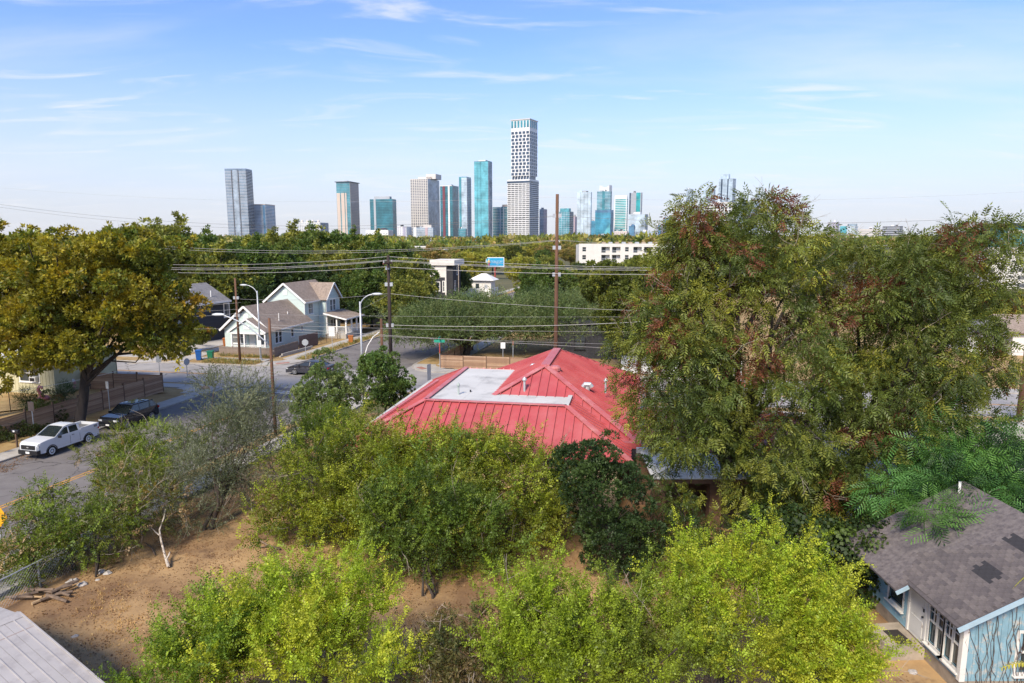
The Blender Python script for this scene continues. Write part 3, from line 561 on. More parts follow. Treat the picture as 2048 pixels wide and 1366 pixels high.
# ------------------------------------------------------------------ blue house at the edge of the lot
M_blue = pm('peeling_blue_paint', (0.19, 0.33, 0.40), 0.8, 0.16, 1.6, dirt=((0.42, 0.41, 0.37), 3.5, 0.52, 0.64))
M_bluet = pm('pale_blue_trim', (0.32, 0.44, 0.51), 0.6, 0.1, 2.0)
M_oldw = pm('flaking_white_paint', (0.66, 0.64, 0.60), 0.7, 0.08, 2.0, dirt=((0.24, 0.19, 0.14), 4.0, 0.58, 0.68))
M_tab = [pm('shingle_tab_%d' % i, c, 0.95, 0.22, 5.0, bump=0.6) for i, c in enumerate(((0.115, 0.098, 0.098), (0.135, 0.115, 0.112), (0.10, 0.086, 0.088), (0.155, 0.132, 0.126)))]
M_tabnew = pm('new_dark_shingle', (0.035, 0.033, 0.038), 0.95, 0.2, 5.0)
bh = thing('blue_house', 'small peeling blue house with worn shingle roof and white door at the lot edge', 'house', (14.3, 19.9, 0), 0.0)
FZ = 0.45; WH = 2.75; LY = 5.7; WX = 7.4
oL = [(LY - 1.72, LY - 0.98, 0.75, 2.3), (LY - 0.90, LY - 0.16, 0.75, 2.3), (LY - 2.85, LY - 1.95, FZ, 2.5), (LY - 4.2, LY - 3.3, 1.0, 2.2)]
core = MB(); wall(core, (0, LY), (0, -1), LY, FZ, WH, oL, 0.12); obj('wall', core, M_blue, bh)
oF = [(1.75, 3.25, 0.75, 2.1)]
core = MB(); wall(core, (0.12, 0), (1, 0), WX - 0.12, FZ, WH, oF, 0.12); core.prism([(0, 0.0, WH), (WX, 0.0, WH), (WX / 2, 0.0, WH + WX / 2 * 0.53)], (0, 0.12, 0)); obj('wall', core, M_blue, bh)
core = MB(); wall(core, (WX, 0.12), (0, 1), LY - 0.12, FZ, WH); wall(core, (WX, LY), (-1, 0), WX, FZ, WH); obj('wall', core, M_blue, bh)
z = FZ                                       # lapped siding on the west side
while z < WH - 0.05:
    for (a, b) in ((0, 0.08), (1.80, 1.87), (2.93, 3.22), (4.28, LY)):
        pass
    segs = [(0.0, LY)]
    for o in oL:
        if o[2] - 0.12 < z < o[3] + 0.1:
            ya, yb = LY - o[1] - 0.1, LY - o[0] + 0.1; ns = []
            for (p, q) in segs:
                if yb <= p or ya >= q: ns.append((p, q)); continue
                if ya > p: ns.append((p, ya))
                if yb < q: ns.append((yb, q))
            segs = ns
    for (p, q) in segs:
        if q - p > 0.05: obj('siding_board', MB().prism([(-0.004, p, z), (-0.03, p, z + 0.004), (-0.006, p, z + 0.118), (-0.004, p, z + 0.118)], (0, q - p, 0)), M_blue, bh)
    z += 0.115
for i in range(36):                          # upright boards on the gable end
    x = 0.14 + i * 0.2
    if x + 0.2 > WX: break
    top = WH + min(x, WX - x) * 0.53 - 0.08
    for (za, zb) in (((FZ, 0.62), (2.24, top)) if 1.6 < x + 0.1 < 3.4 else ((FZ, top),)):
        obj('board', MB().box(x + 0.006, x + 0.194, -0.025, -0.003, za, zb), M_blue, bh)
window(bh, (0, LY), (0, -1), *oL[0], frame=M_oldw, mull=1); window(bh, (0, LY), (0, -1), *oL[1], frame=M_oldw, mull=1); window(bh, (0, LY), (0, -1), *oL[3], frame=M_oldw)
window(bh, (0, 0), (1, 0), oF[0][0], oF[0][1], oF[0][2], oF[0][3], frame=M_oldw, mull=2)
ww = MB()
for (o, k) in ((oL[0], 3), (oL[1], 3)):      # upper sash glazing bars
    ya, yb = LY - o[1], LY - o[0]
    for j in range(1, k): ww.box(-0.035, -0.01, ya + (yb - ya) * j / k - 0.012, ya + (yb - ya) * j / k + 0.012, 1.52, 2.3)
    ww.box(-0.035, -0.01, ya, yb, 1.9, 1.925)
obj('glazing_bars', ww, M_oldw, bh)
ya, yb = 1.95, 2.85
dr = obj('door', MB().box(-0.01, 0.05, ya, yb, FZ, 2.5), M_oldw, bh); obj('door_frame', MB().box(-0.05, 0.02, ya - 0.1, ya, FZ, 2.6).box(-0.05, 0.02, yb, yb + 0.1, FZ, 2.6).box(-0.05, 0.02, ya, yb, 2.5, 2.6), M_oldw, dr)
obj('door_panel', MB().box(-0.03, -0.011, ya + 0.12, yb - 0.12, 0.6, 1.2).box(-0.03, -0.011, ya + 0.12, yb - 0.12, 1.75, 2.35), M_oldw, dr); obj('handle', MB().lathe([(0.03, 0), (0.035, 0.05), (0.0, 0.07)], 8, (-0.08, ya + 0.1, 1.42), 'x').box(-0.03, -0.01, ya + 0.08, ya + 0.14, 1.6, 1.72), M_dark, dr)
obj('corner_board', MB().box(-0.06, 0.12, -0.06, -0.026, FZ, WH).box(-0.06, -0.032, -0.026, 0.1, FZ, WH), M_oldw, bh)
obj('foundation', MB().box(-0.02, WX, -0.02, LY, 0, FZ), pm('stained_foundation', (0.27, 0.22, 0.17), 0.9, 0.25, 2.0), bh)
# roof: two slopes, near slope covered in single tabs
ex = -0.55; rz0 = WH + 0.05 + ex * 0.53; rx = WX / 2; rzz = rz0 + (rx - ex) * 0.53; Y0r, Y1r = -0.45, LY + 0.5
dk = obj('roof', MB().prism([(ex, Y0r, rz0), (rx, Y0r, rzz), (rx, Y1r, rzz), (ex, Y1r, rz0)], (0, 0, 0.05)), M_tab[2], bh); obj('roof', MB().prism([(WX + 0.55, Y0r, rz0), (WX + 0.55, Y1r, rz0), (rx, Y1r, rzz), (rx, Y0r, rzz)], (0, 0, 0.05)), M_tab[0], bh)
obj('porch_roof', MB().prism([(ex - 0.42, 2.2, rz0 - 0.42 * 0.53), (ex, 2.2, rz0), (ex, Y1r, rz0), (ex - 0.42, Y1r, rz0 - 0.42 * 0.53)], (0, 0, 0.05)), M_tab[0], bh)
obj('bargeboard', MB().bar((ex, Y0r - 0.03, rz0 - 0.04), (rx, Y0r - 0.03, rzz - 0.04), 0.04, 0.15).bar((rx, Y0r - 0.03, rzz - 0.04), (WX + .55, Y0r - 0.03, rz0 - 0.04), 0.04, 0.15).bar((ex - 0.42, 2.17, rz0 - 0.27), (ex, 2.17, rz0 - 0.04), 0.04, 0.13), M_bluet, bh)
sn = Vector((-0.53, 0, 1)).normalized(); sdn = Vector((1, 0, 0.53)).normalized(); slope_a = math.atan(0.53)
tabm = [MB().box(0, 0.205, 0.004, 0.296, 0.0, 0.014).mesh('shingle', m) for m in M_tab] + [MB().box(0, 0.205, 0.004, 0.296, 0, 0.014).mesh('shingle', M_tabnew)]
tabs = []; nr = int((rx - ex + 0.42) / math.cos(slope_a) / 0.15)
new_patch = [(3.0, 3.35, 3.4, 4.3), (3.85, 4.3, 1.0, 2.0), (2.15, 2.75, 0.5, 1.4)]
for r in range(nr):
    s = r * 0.15
    for c in range(int((Y1r - Y0r) / 0.3)):
        y = Y0r + c * 0.3 + (0.15 if r % 2 else 0) + rnd.uniform(-0.008, 0.008)
        if s < 0.45 and y < 2.2: continue
        if y > Y1r - 0.3: continue
        tabs.append((s, y))
tabs.sort(key=lambda t: t[1] + 0.6 * abs(t[0] - 1.5)); rest = MB()
for i, (s, y) in enumerate(tabs):
    p = Vector((ex - 0.42, 0, rz0 - 0.42 * 0.53 + 0.055)) + sdn * s; new = any(a < s < b and c < y < d for a, b, c, d in new_patch)
    me = tabm[4] if new else tabm[rnd.choice((0, 0, 1, 1, 2, 3))]
    if i < 295 or (new and i < 2000):
        o = link('shingle', me, dk, (p.x, y, p.z)); o.rotation_euler = (0, -slope_a - 0.055 + rnd.uniform(-0.012, 0.012), 0)
    else:
        d2 = Vector((math.cos(slope_a + 0.055), 0, math.sin(slope_a + 0.055))); rest.obox(p + d2 * 0.102 + Vector((0, y + 0.15, 0)) + sn * 0.007, d2, (0, 1, 0), sn, 0.102, 0.146, 0.007 + rnd.uniform(0, 0.004))
ro = obj('shingles', rest, pm('shingle_mixed', (0.10, 0.085, 0.09), 0.95, 0.3, 6.0, col2=(0.19, 0.165, 0.16), bump=0.6), dk); ro['kind'] = 'stuff'
obj('vent_pipe', MB().cyl(3.2, 5.6, rzz - 0.4, rzz + 0.25, 0.05), M_trim, bh)
# vines on the gable end
M_vine = pm('dry_vine', (0.085, 0.055, 0.038), 0.9, 0.3)
vm = MB()
for i in range(70):
    x = rnd.uniform(0.3, 5.5); zt = rnd.uniform(1.2, WH + 0.5); pts = [(x, -0.035, FZ - 0.3)]; xx = x
    for k in range(7): xx += rnd.uniform(-0.14, 0.14); pts.append((xx, -0.04 - rnd.uniform(0, 0.03), FZ - 0.3 + (zt - FZ + 0.3) * (k + 1) / 7))
    vm.tube(pts, 0.008, 4)
tag(obj('vine', vm, M_vine, loc=(14.3, 19.9, 0)), 'leafless brown vine climbing the blue gable wall', 'vine')
stp = thing('door_step', 'brown stained concrete stoop with a dark mat below the white door', 'step', (13.05, 21.6, 0))
obj('slab', MB().prism([(0, 0, 0), (1.2, 0.05, 0), (1.2, 1.7, 0), (-0.05, 1.55, 0)], (0, 0, 0.42)), pm('stained_concrete', (0.33, 0.275, 0.215), 0.9, 0.25, 1.5), stp)
tag(obj('door_mat', MB().obox((13.7, 22.35, 0.43), (1, 0.1, 0), (-0.1, 1, 0), (0, 0, 1), 0.28, 0.42, 0.008), pm('dark_mat', (0.03, 0.025, 0.022), 0.95, 0.3)), 'dark worn doormat lying on the concrete stoop', 'mat')

# ------------------------------------------------------------------ shed roof at the corner of the lot
M_shed = pm('chalky_metal_sheet', (0.40, 0.375, 0.36), 0.55, 0.06, 0.6, stretch=(1, 1, 1), dirt=((0.27, 0.245, 0.235), 1.6, 0.5, 0.75))
shd = thing('shed', 'garden shed with chalky white ribbed metal roof on the dry lot', 'shed', (-15.45, 19.85, 0), math.atan2(-0.535, 0.845))
zr = 2.75; dl = 5.2; wd = 6.0               # local x down the slope, local -y along the ridge
obj('wall', MB().box(-4.0, 4.6, -wd + 0.3, -0.25, 0, 2.05), M_shed, shd)
for i in range(12):
    y = -i * 0.5; obj('roof_sheet', MB().prism([(0.05, y - 0.495, zr), (0.05, y - 0.005, zr), (dl, y - 0.005, zr - 0.62), (dl, y - 0.495, zr - 0.62)], (0, 0, 0.03)), M_shed, shd)
    obj('rib', MB().bar((0.05, y - 0.25, zr + 0.035), (dl, y - 0.25, zr - 0.62 + 0.035), 0.03, 0.03), M_shed, shd)
    obj('roof_sheet', MB().prism([(-0.05, y - 0.495, zr), (-0.05, y - 0.005, zr), (-4.4, y - 0.005, zr - 0.62), (-4.4, y - 0.495, zr - 0.62)], (0, 0, 0.03)), M_shed, shd)
obj('ridge_cap', MB().prism([(-0.25, -wd, zr + 0.02), (0, -wd, zr + 0.09), (0.25, -wd, zr + 0.02), (0, -wd, zr + 0.03)], (0, wd + 0.04, 0)), M_shed, shd)
obj('trim', MB().bar((0.05, 0.02, zr + 0.01), (dl, 0.02, zr - 0.61), 0.04, 0.14), M_shed, shd)
obj('lap_strip', MB().box(0.9, 0.94, -wd, -0.02, zr - 0.085, zr - 0.07), pm('rust_lap', (0.33, 0.26, 0.23), 0.7, 0.2), shd)

# ------------------------------------------------------------------ buildings in the middle distance
M_dgrey = pm('charcoal_render', (0.030, 0.031, 0.036), 0.8, 0.2, 1.0)
M_pwall = pm('warm_white_render', (0.66, 0.63, 0.58), 0.8, 0.06, 0.6)
dg = thing('charcoal_house', 'low charcoal building behind the red roof ridge', 'house', (5.5, 80.5, 0), YAW_B)
w = MB(); od = [(2.0, 3.2, 1.2, 3.0), (9.0, 10.4, 2.3, 3.1)]; wall(w, (0, 0), (1, 0), 17, 0, 4.3, od); wall(w, (17, 0.16), (0, 1), 8, 0, 4.3); wall(w, (17, 8.16), (-1, 0), 17, 0, 4.3); wall(w, (0, 8.16), (0, -1), 8, 0, 4.3); obj('wall', w, M_dgrey, dg)
for o in od: window(dg, (0, 0), (1, 0), *o, frame=M_black)
obj('roof', MB().box(-0.4, 17.4, -0.4, 8.5, 4.3, 4.5), M_dgrey, dg)
pf = thing('panel_fence', 'white corrugated panel fence with brown posts below the charcoal building', 'fence', (B(9.5, RB + 2.6).x, B(9.5, RB + 2.6).y, 0.08), YAW_B)
for i in range(6):
    x = i * 2.1; m = MB(); m.box(x, x + 1.7, -0.01, 0.01, 0.1, 1.95)
    for k in range(8): m.box(x + 0.08 + k * 0.21, x + 0.16 + k * 0.21, -0.03, -0.011, 0.1, 1.95)
    obj('panel', m, M_corr, pf); obj('post', MB().box(x + 1.72, x + 2.08, -0.05, 0.05, 0, 2.0), M_fpost, pf)
# modern white and charcoal house between the trees
mh = thing('modern_house', 'modern three storey house of white and charcoal boxes among the trees', 'house', (PD(893, 560, 150).x, 150, 0), math.radians(-12))
w = MB(); of_ = [(3.9, 4.7, 2.6, 4.4), (5.5, 5.8, 2.4, 4.6)]; wall(w, (-6.3, 0), (1, 0), 6.0, 0, 5.5, of_); w.box(-6.3, -0.3, 0.17, 7, 0, 5.49); obj('wall', w, M_dgrey, mh)
for o in of_: window(mh, (-6.3, 0), (1, 0), *o, fw=0.15)
obj('wall', MB().box(-6.3, -0.3, -0.1, 7, 5.5, 8.15), M_pwall, mh); obj('pier', MB().box(-0.3, 0.0, -0.15, 0.2, 0, 8.15), M_pwall, mh)
os_ = [(1.2, 2.0, 2.6, 4.6), (3.0, 3.8, 6.0, 7.6)]; w = MB(); wall(w, (1.4, 0.2), (0, 1), 6.0, 0, 8.15, os_); w.box(-0.29, 1.23, 0.21, 6.2, 0, 8.1); obj('wall', w, M_dgrey, mh)
for o in os_: window(mh, (1.4, 0.2), (0, 1), *o, fw=0.12)
obj('roof', MB().box(-3.6, 2.0, -0.6, 7.2, 8.15, 9.3), M_pwall, mh)
# small white pavilion with hipped roof and enclosing wall
wp = thing('white_pavilion', 'white hip roofed outbuilding behind a white boundary wall below the billboard', 'building', (PD(966, 560, 165).x, 165, 0), math.radians(-14)); wp.scale = (0.62, 0.62, 0.85)
obj('wall', MB().box(-4.6, 3.2, 0, 6, 0, 4.6), M_pwall, wp); obj('boundary_wall', MB().box(-9, 5, -6, -5.8, 0, 2.6), M_white, wp); obj('boundary_wall', MB().box(4.8, 5, -5.8, 4, 0, 2.6), M_white, wp)
obj('roof', MB().add([(-6, -1.2, 4.6), (4.6, -1.2, 4.6), (4.6, 7.2, 4.6), (-6, 7.2, 4.6), (-1.5, 3, 6.4), (0.6, 3, 6.4)], [(0, 1, 5, 4), (1, 2, 5), (2, 3, 4, 5), (3, 0, 4), (0, 3, 2, 1)]), M_white, wp)
obj('window', MB().box(-3, -1.6, -0.05, 0, 2.0, 3.6), M_pane, wp); obj('door', MB().box(0.6, 1.8, -0.05, 0, 0.2, 3.4), M_galv, wp)
# billboard
bb = thing('billboard', 'blue roadside billboard with white border on a red post', 'billboard', (PD(990, 520, 230).x, 230, 0), 0)
mW = mpp(230); bw = 37 * mW / 2; zc0, zc1 = PD(990, 534, 230).z, PD(990, 514.5, 230).z
obj('frame', MB().box(-bw, bw, -0.1, 0.25, zc0, zc1), M_trim, bb)
pn = obj('panel', MB().box(-bw + 0.22, bw - 0.22, -0.13, -0.1, zc0 + 0.22, zc1 - 0.22), pm('billboard_blue', (0.01, 0.24, 0.52), 0.5, 0.2, 0.3, col2=(0.02, 0.38, 0.58)), bb)
obj('post', MB().cyl(0, 0.2, 0, zc0, 0.28, n=10), pm('red_post', (0.32, 0.06, 0.05), 0.6, 0.15), bb)
zm = (zc0 + zc1) / 2; xf = -bw + 1.05
fig = obj('figure', MB().lathe([(0.0, -1.25), (0.32, -1.2), (0.30, -0.55), (0.22, -0.5)], 10, (xf, -0.14, zm)), pm('magenta_print', (0.45, 0.02, 0.30), 0.6, 0.1), pn); fig.scale = (1, 1, 1)
obj('figure', MB().lathe([(0.24, -0.48), (0.55, 0.1), (0.34, 0.55), (0.12, 0.62)], 10, (xf, -0.14, zm)), pm('amber_print', (0.62, 0.40, 0.16), 0.6, 0.1), pn); obj('figure', MB().lathe([(0.12, 0.63), (0.24, 0.9), (0.0, 1.15)], 10, (xf, -0.14, zm)), M_white, pn)
def text(par, s, size, loc, mat, rot=(math.pi / 2, 0, 0), name='lettering', align='CENTER', ext=0.004):
    c = bpy.data.curves.new(name, 'FONT'); c.body = s; c.size = size; c.align_x = align; c.align_y = 'CENTER'; c.extrude = ext; c.resolution_u = 2
    o = bpy.data.objects.new(name, c); dg_ = None
    COL.objects.link(o); bpy.context.view_layer.update()
    me = bpy.data.meshes.new_from_object(o.evaluated_get(bpy.context.evaluated_depsgraph_get())); bpy.data.objects.remove(o); me.materials.append(mat)
    t = link(name, me, par, loc); t.rotation_euler = rot; return t
text(pn, 'The Best We Build', 0.52, (0.62, -0.15, zm + 0.33), M_white); text(pn, 'better together, better', 0.30, (0.62, -0.15, zm - 0.12), M_white); text(pn, 'Today', 0.34, (0.75, -0.15, zm - 0.6), M_white)
# white apartment block with recessed balconies
def apartment(label, px0, px1, pyt, Y, floors, bays, yaw, kinds, hgt=None, roofbits=0):
    p0 = PD(px0, pyt, Y); p1 = PD(px1, pyt, Y); W = p1.x - p0.x; H = p0.z
    t = thing('apartment_block', label, 'building', (p0.x, Y, 0), yaw); fh = H / floors; bwid = W / bays; ops = []
    for f in range(floors):
        for b in range(bays):
            k = kinds[b % len(kinds)]; za = f * fh
            if k == 'b': ops.append((b * bwid + bwid * 0.1, (b + 1) * bwid - bwid * 0.1, za + 0.35, za + fh - 0.6, k))
            elif k == 'w': ops.append((b * bwid + bwid * 0.33, b * bwid + bwid * 0.67, za + 0.9, za + fh - 0.7, k))
    m = MB(); wall(m, (0, 0), (1, 0), W, 0, H + 0.8, ops, 0.3); m.box(0, W, 1.6, 14, 0, H + 0.2); m.box(0, 0.3, 0.01, 1.6, 0, H + 0.8); m.box(W - 0.3, W, 0.01, 1.6, 0, H + 0.8)
    for f in range(floors + 1): m.box(0.3, W - 0.3, 0.01, 1.6, max(0, f * fh - 0.25), f * fh)
    obj('wall', m, M_pwall, t)
    for o in ops:
        if o[4] == 'b':
            r = obj('railing', MB().box(o[0], o[1], 0.02, 0.06, o[2] + 1.0, o[2] + 1.08), M_galv, t); k = int((o[1] - o[0]) / 0.3)
            bl = MB()
            for i in range(k): bl.box(o[0] + i * 0.3, o[0] + i * 0.3 + 0.05, 0.02, 0.06, o[2], o[2] + 1.0)
            obj('balusters', bl, M_galv, r); obj('glass_door', MB().box(o[0] + 0.6, o[0] + 0.6 + (o[1] - o[0]) * 0.4, 1.5, 1.59, o[2], o[3] - 0.1), M_pane, t)
        else:
            wn_ = obj('window', MB().box(o[0], o[1], 0.1, 0.16, o[2] + (o[3] - o[2]) * 0.48, o[2] + (o[3] - o[2]) * 0.53), M_trim, t); obj('pane', MB().box(o[0], o[1], 0.17, 0.2, o[2], o[3]), M_pane, wn_)
    for i in range(roofbits): x = W * (0.25 + 0.07 * i); obj('roof_unit', MB().box(x, x + 1.6, 3, 5, H + 0.2, H + 1.5), M_galv if i % 2 else M_stucco, t)
    return t
apartment('white three storey apartment block with recessed balconies beyond the live oaks', 1158, 1350, 491, 300, 3, 9, 0.0, 'wnbbwbbwb', roofbits=9)
apartment('cream multi storey apartment block beside the big pecan', 1975, 2140, 500, 190, 5, 8, math.radians(-4), 'bwwbwwbw')
ta = thing('glass_office', 'teal glazed flat roofed office above the cream apartments', 'building', (PD(2018, 450, 330).x, 330, 0), 0)
obj('wall', MB().box(0, 40, 0, 20, 0, PD(2020, 452, 330).z), pm('teal_band_glass', (0.05, 0.20, 0.22), 0.1, 0.3, 0.2), ta); obj('roof', MB().box(-1, 41, -1, 21, PD(2020, 452, 330).z, PD(2020, 446, 330).z), pm('dark_roof_edge', (0.05, 0.055, 0.07), 0.6, 0.1), ta); obj('spandrel', MB().box(-0.2, 40, -0.3, 0, PD(2020, 466, 330).z, PD(2020, 460, 330).z), M_pwall, ta)
# bungalow across the street on the right
rb = thing('tan_bungalow', 'small tan bungalow with dark roof on the dry lawn across the street', 'house', (G(2022, 712).x, G(2022, 712).y, 0), math.radians(-10))
w = MB(); ob = [(2.2, 3.0, 1.2, 2.5)]; wall(w, (0, 0), (1, 0), 10, 0, 3.0, ob); wall(w, (10, .16), (0, 1), 8, 0, 3); wall(w, (0, 8), (0, -1), 7.84, 0, 3.0); obj('wall', w, M_pwall, rb); window(rb, (0, 0), (1, 0), *ob[0])
roof_slab('roof', [(-0.6, -0.6, 2.95), (10.6, -0.6, 2.95), (10.6, 4, 4.7), (-0.6, 4, 4.7)], 0.1, M_shin, rb); roof_slab('roof', [(-0.6, 8.6, 2.95), (-0.6, 4, 4.7), (10.6, 4, 4.7), (10.6, 8.6, 2.95)], 0.1, M_shin, rb)
rb2 = thing('white_bungalow', 'low white bungalow with carport half hidden behind the pecan', 'house', (G(1930, 708).x, G(1930, 708).y, 0), math.radians(-10))
w = MB(); wall(w, (0, 0), (1, 0), 6, 0, 2.8, [(1, 2, 1, 2.2), (3.4, 5.6, 0, 2.3)]); wall(w, (6, .16), (0, 1), 8, 0, 2.8); wall(w, (0, 8), (0, -1), 7.84, 0, 2.8); obj('wall', w, M_white, rb2); window(rb2, (0, 0), (1, 0), 1, 2, 1, 2.2)
roof_slab('roof', [(-0.5, -0.6, 2.75), (6.5, -0.6, 2.75), (6.5, 4, 3.9), (-0.5, 4, 3.9)], 0.1, M_gshin, rb2); roof_slab('roof', [(-0.5, 8.6, 2.75), (-0.5, 4, 3.9), (6.5, 4, 3.9), (6.5, 8.6, 2.75)], 0.1, M_gshin, rb2)
def flatbuilding(label, px0, px1, pyt, pyb, Y, mat, dep=20, name='low_building', band=None):
    p0 = PD(px0, pyt, Y); p1 = PD(px1, pyt, Y); W = p1.x - p0.x; t = thing(name, label, 'building', (p0.x, Y, 0)); H = p0.z
    obj('wall', MB().box(0, W, 0, dep, 0, H - 0.6), mat, t); obj('parapet', MB().box(-0.3, W + 0.3, -0.3, dep + .3, H - 0.6, H), M_pwall, t)
    n = max(3, int(W / 6))
    for i in range(n): 
        x = W * (i + 0.2) / n; o = obj('window', MB().box(x, x + W / n * 0.55, -0.12, 0, max(0.5, H - 3.2), H - 1.3), M_pane, t)
    return t
flatbuilding('long low warehouse with pale parapet among the distant trees', 815, 865, 493, 500, 420, M_stucco)
flatbuilding('pale low warehouse with dark windows beyond the modern house', 838, 888, 499, 505, 330, M_pwall)
flatbuilding('orange tan low building near the pale teal offices', 1660, 1716, 473, 482, 520, pm('orange_stucco', (0.45, 0.28, 0.15), 0.9, 0.1))
# ------------------------------------------------------------------ downtown towers, about 1.8 km away
def gl(name, c, r=0.16, var=0.42, s=0.035): return pm(name, c, r, var, s, spec=0.7)  # tower glass: broad tone noise in the base colour imitates reflections
T_ = dict(
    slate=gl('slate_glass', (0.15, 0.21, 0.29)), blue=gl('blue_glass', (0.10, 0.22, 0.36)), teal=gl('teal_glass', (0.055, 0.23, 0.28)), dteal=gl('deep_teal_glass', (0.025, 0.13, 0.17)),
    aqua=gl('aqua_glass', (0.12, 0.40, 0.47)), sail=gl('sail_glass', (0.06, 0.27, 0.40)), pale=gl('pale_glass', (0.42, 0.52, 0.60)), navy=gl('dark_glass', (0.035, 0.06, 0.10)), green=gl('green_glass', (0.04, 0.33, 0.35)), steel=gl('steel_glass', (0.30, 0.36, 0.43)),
    white=pm('tower_white', (0.70, 0.70, 0.70), 0.7, 0.05, 0.02), beige=pm('tower_beige', (0.55, 0.45, 0.38), 0.7, 0.06, 0.02), grey=pm('tower_grey', (0.38, 0.40, 0.43), 0.7, 0.08, 0.02),
    maroon=pm('tower_maroon', (0.17, 0.035, 0.05), 0.6, 0.1, 0.02), pink=pm('tower_pink', (0.46, 0.34, 0.36), 0.7, 0.06, 0.02), lilac=pm('tower_lilac', (0.34, 0.33, 0.42), 0.7, 0.06, 0.02), dark=pm('tower_dark', (0.06, 0.065, 0.08), 0.6, 0.1, 0.02), pal2=pm('tower_offwhite', (0.60, 0.56, 0.52), 0.7, 0.06, 0.02))
def tower(label, px0, xm, px1, pyt, Y, mat, fl=4.0, slab=None, fin=None, panes=None, side=None, top=None, crown=None, z0=0.0, par=None, name='tower'):
    pc = PD(xm, pyt, Y); az = math.atan2(pc.x, Y); base = math.radians(25) if px1 - xm > 1 else 0.0
    k = (Y * cp + (CAM_H - pc.z) * sp_) / FPX * math.cos(az); Wf = (xm - px0) * k / math.cos(base); D = (px1 - xm) * k / math.sin(base) if base else Wf * 0.8
    H = pc.z; t = thing(name, label, 'tower', (pc.x, Y, 0), -base - az) if par is None else par
    tm = T_[mat]
    obj('facade', MB().box(-Wf, 0, 0, D, z0, H), tm, t)
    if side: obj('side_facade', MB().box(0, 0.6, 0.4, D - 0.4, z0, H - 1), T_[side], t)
    nfl = int((H - z0) / fl)
    if slab:
        m = MB(); sm, sh, pr = slab
        for i in range(1, nfl + 1): z = z0 + i * fl; m.box(-Wf - pr, pr + (0.7 if side else 0), -pr, D, z - sh, z)
        o = obj('floor_slabs', m, T_[sm], t, kind='stuff')
    if fin:
        for fm, x0f, x1f, pr in fin:            # vertical strips as fractions of the front
            obj('pier', MB().box(-Wf * (1 - x0f), -Wf * (1 - x1f), -pr, 0.5, z0, H - (0 if fm != 'beige' else H * 0.18)), T_[fm], t)
    if panes:
        m = MB(); pm_, bay, wf, hf, stag = panes
        for (L, ax) in ((Wf, 0), (D if base else 0, 1)):
            nb = max(1, int(round(L / bay))) if L else 0; bw_ = L / nb if nb else 0
            for i in range(nfl):
                off = (i % 2) * stag
                for b in range(nb):
                    a0 = b * bw_ + bw_ * ((1 - wf) / 2 + off * 0.5); a1 = min(a0 + bw_ * wf, L); z = z0 + i * fl + fl * 0.12
                    if ax == 0: m.box(-Wf + a0, -Wf + a1, -0.35, 0, z, z + fl * hf)
                    else: m.box(0, 0.35, a0, a1, z, z + fl * hf)
        obj('window_panes', m, T_[pm_], t, kind='stuff')
    if top: tm_, h, ov = top; obj('roof', MB().box(-Wf - ov, ov, -ov, D + ov, H, H + h), T_[tm_], t)
    if crown:
        for (cm, a, b, h) in crown: obj('penthouse', MB().box(-Wf * (1 - a), -Wf * (1 - b), D * 0.25, D * 0.75, H, H + h), T_[cm], t)
    rq = random.Random(int(px0 * 7 + pyt)); n_ = rq.randint(1, 3)
    for i in range(n_):                        # roof plant
        a = rq.uniform(0.1, 0.75); obj('roof_plant', MB().box(-Wf * (1 - a), -Wf * (1 - a) + Wf * rq.uniform(0.08, 0.2), D * 0.3, D * 0.6, H, H + rq.uniform(2, 5)), T_[rq.choice(('grey', 'white', 'dark'))], t)
    return t, Wf, D, H
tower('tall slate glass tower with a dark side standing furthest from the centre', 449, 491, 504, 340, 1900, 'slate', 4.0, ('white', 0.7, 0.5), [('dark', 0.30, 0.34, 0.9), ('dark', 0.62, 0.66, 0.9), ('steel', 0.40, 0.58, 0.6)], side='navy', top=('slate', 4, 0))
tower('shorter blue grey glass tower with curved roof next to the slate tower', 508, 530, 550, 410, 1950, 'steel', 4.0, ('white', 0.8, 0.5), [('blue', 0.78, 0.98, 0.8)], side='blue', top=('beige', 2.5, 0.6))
t_, W_, D_, H_ = tower('squat white tower with row of arched roof domes', 598, 640, 657, 445, 2000, 'white', 4.0, None, None, ('steel', 6.0, 0.5, 0.6, 0), side='grey')
for i in range(4): obj('roof_dome', MB().lathe([(4.2, 0), (3.8, 4), (2.2, 7), (0, 8)], 10, (-W_ * (0.1 + 0.26 * i), 4, H_)), T_['pal2'], t_)
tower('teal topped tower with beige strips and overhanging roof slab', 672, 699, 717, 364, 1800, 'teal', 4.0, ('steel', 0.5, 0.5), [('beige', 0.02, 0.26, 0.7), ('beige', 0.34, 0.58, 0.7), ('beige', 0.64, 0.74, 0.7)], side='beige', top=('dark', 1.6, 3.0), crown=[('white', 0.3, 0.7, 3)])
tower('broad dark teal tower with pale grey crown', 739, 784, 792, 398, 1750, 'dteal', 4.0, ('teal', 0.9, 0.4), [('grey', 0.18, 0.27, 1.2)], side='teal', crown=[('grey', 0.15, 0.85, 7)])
tower('cubic white hotel block in front of the dark teal tower', 731, 776, 786, 460, 1550, 'white', 4.6, None, None, ('grey', 6.5, 0.5, 0.5, 0), side='pal2')
tower('white block with lilac corner beside the white hotel', 794, 812, 823, 453, 1600, 'white', 4.4, None, [('lilac', 0.7, 0.95, 0.6)], ('lilac', 6.0, 0.55, 0.45, 0), side='white')
tower('wide beige gridded tower with penthouse box', 820, 855, 879, 357, 1850, 'pal2', 4.2, None, None, ('navy', 6.5, 0.62, 0.5, 0), side='steel', crown=[('pal2', 0.3, 1.1, 6), ('pal2', 0.75, 1.3, 13)])
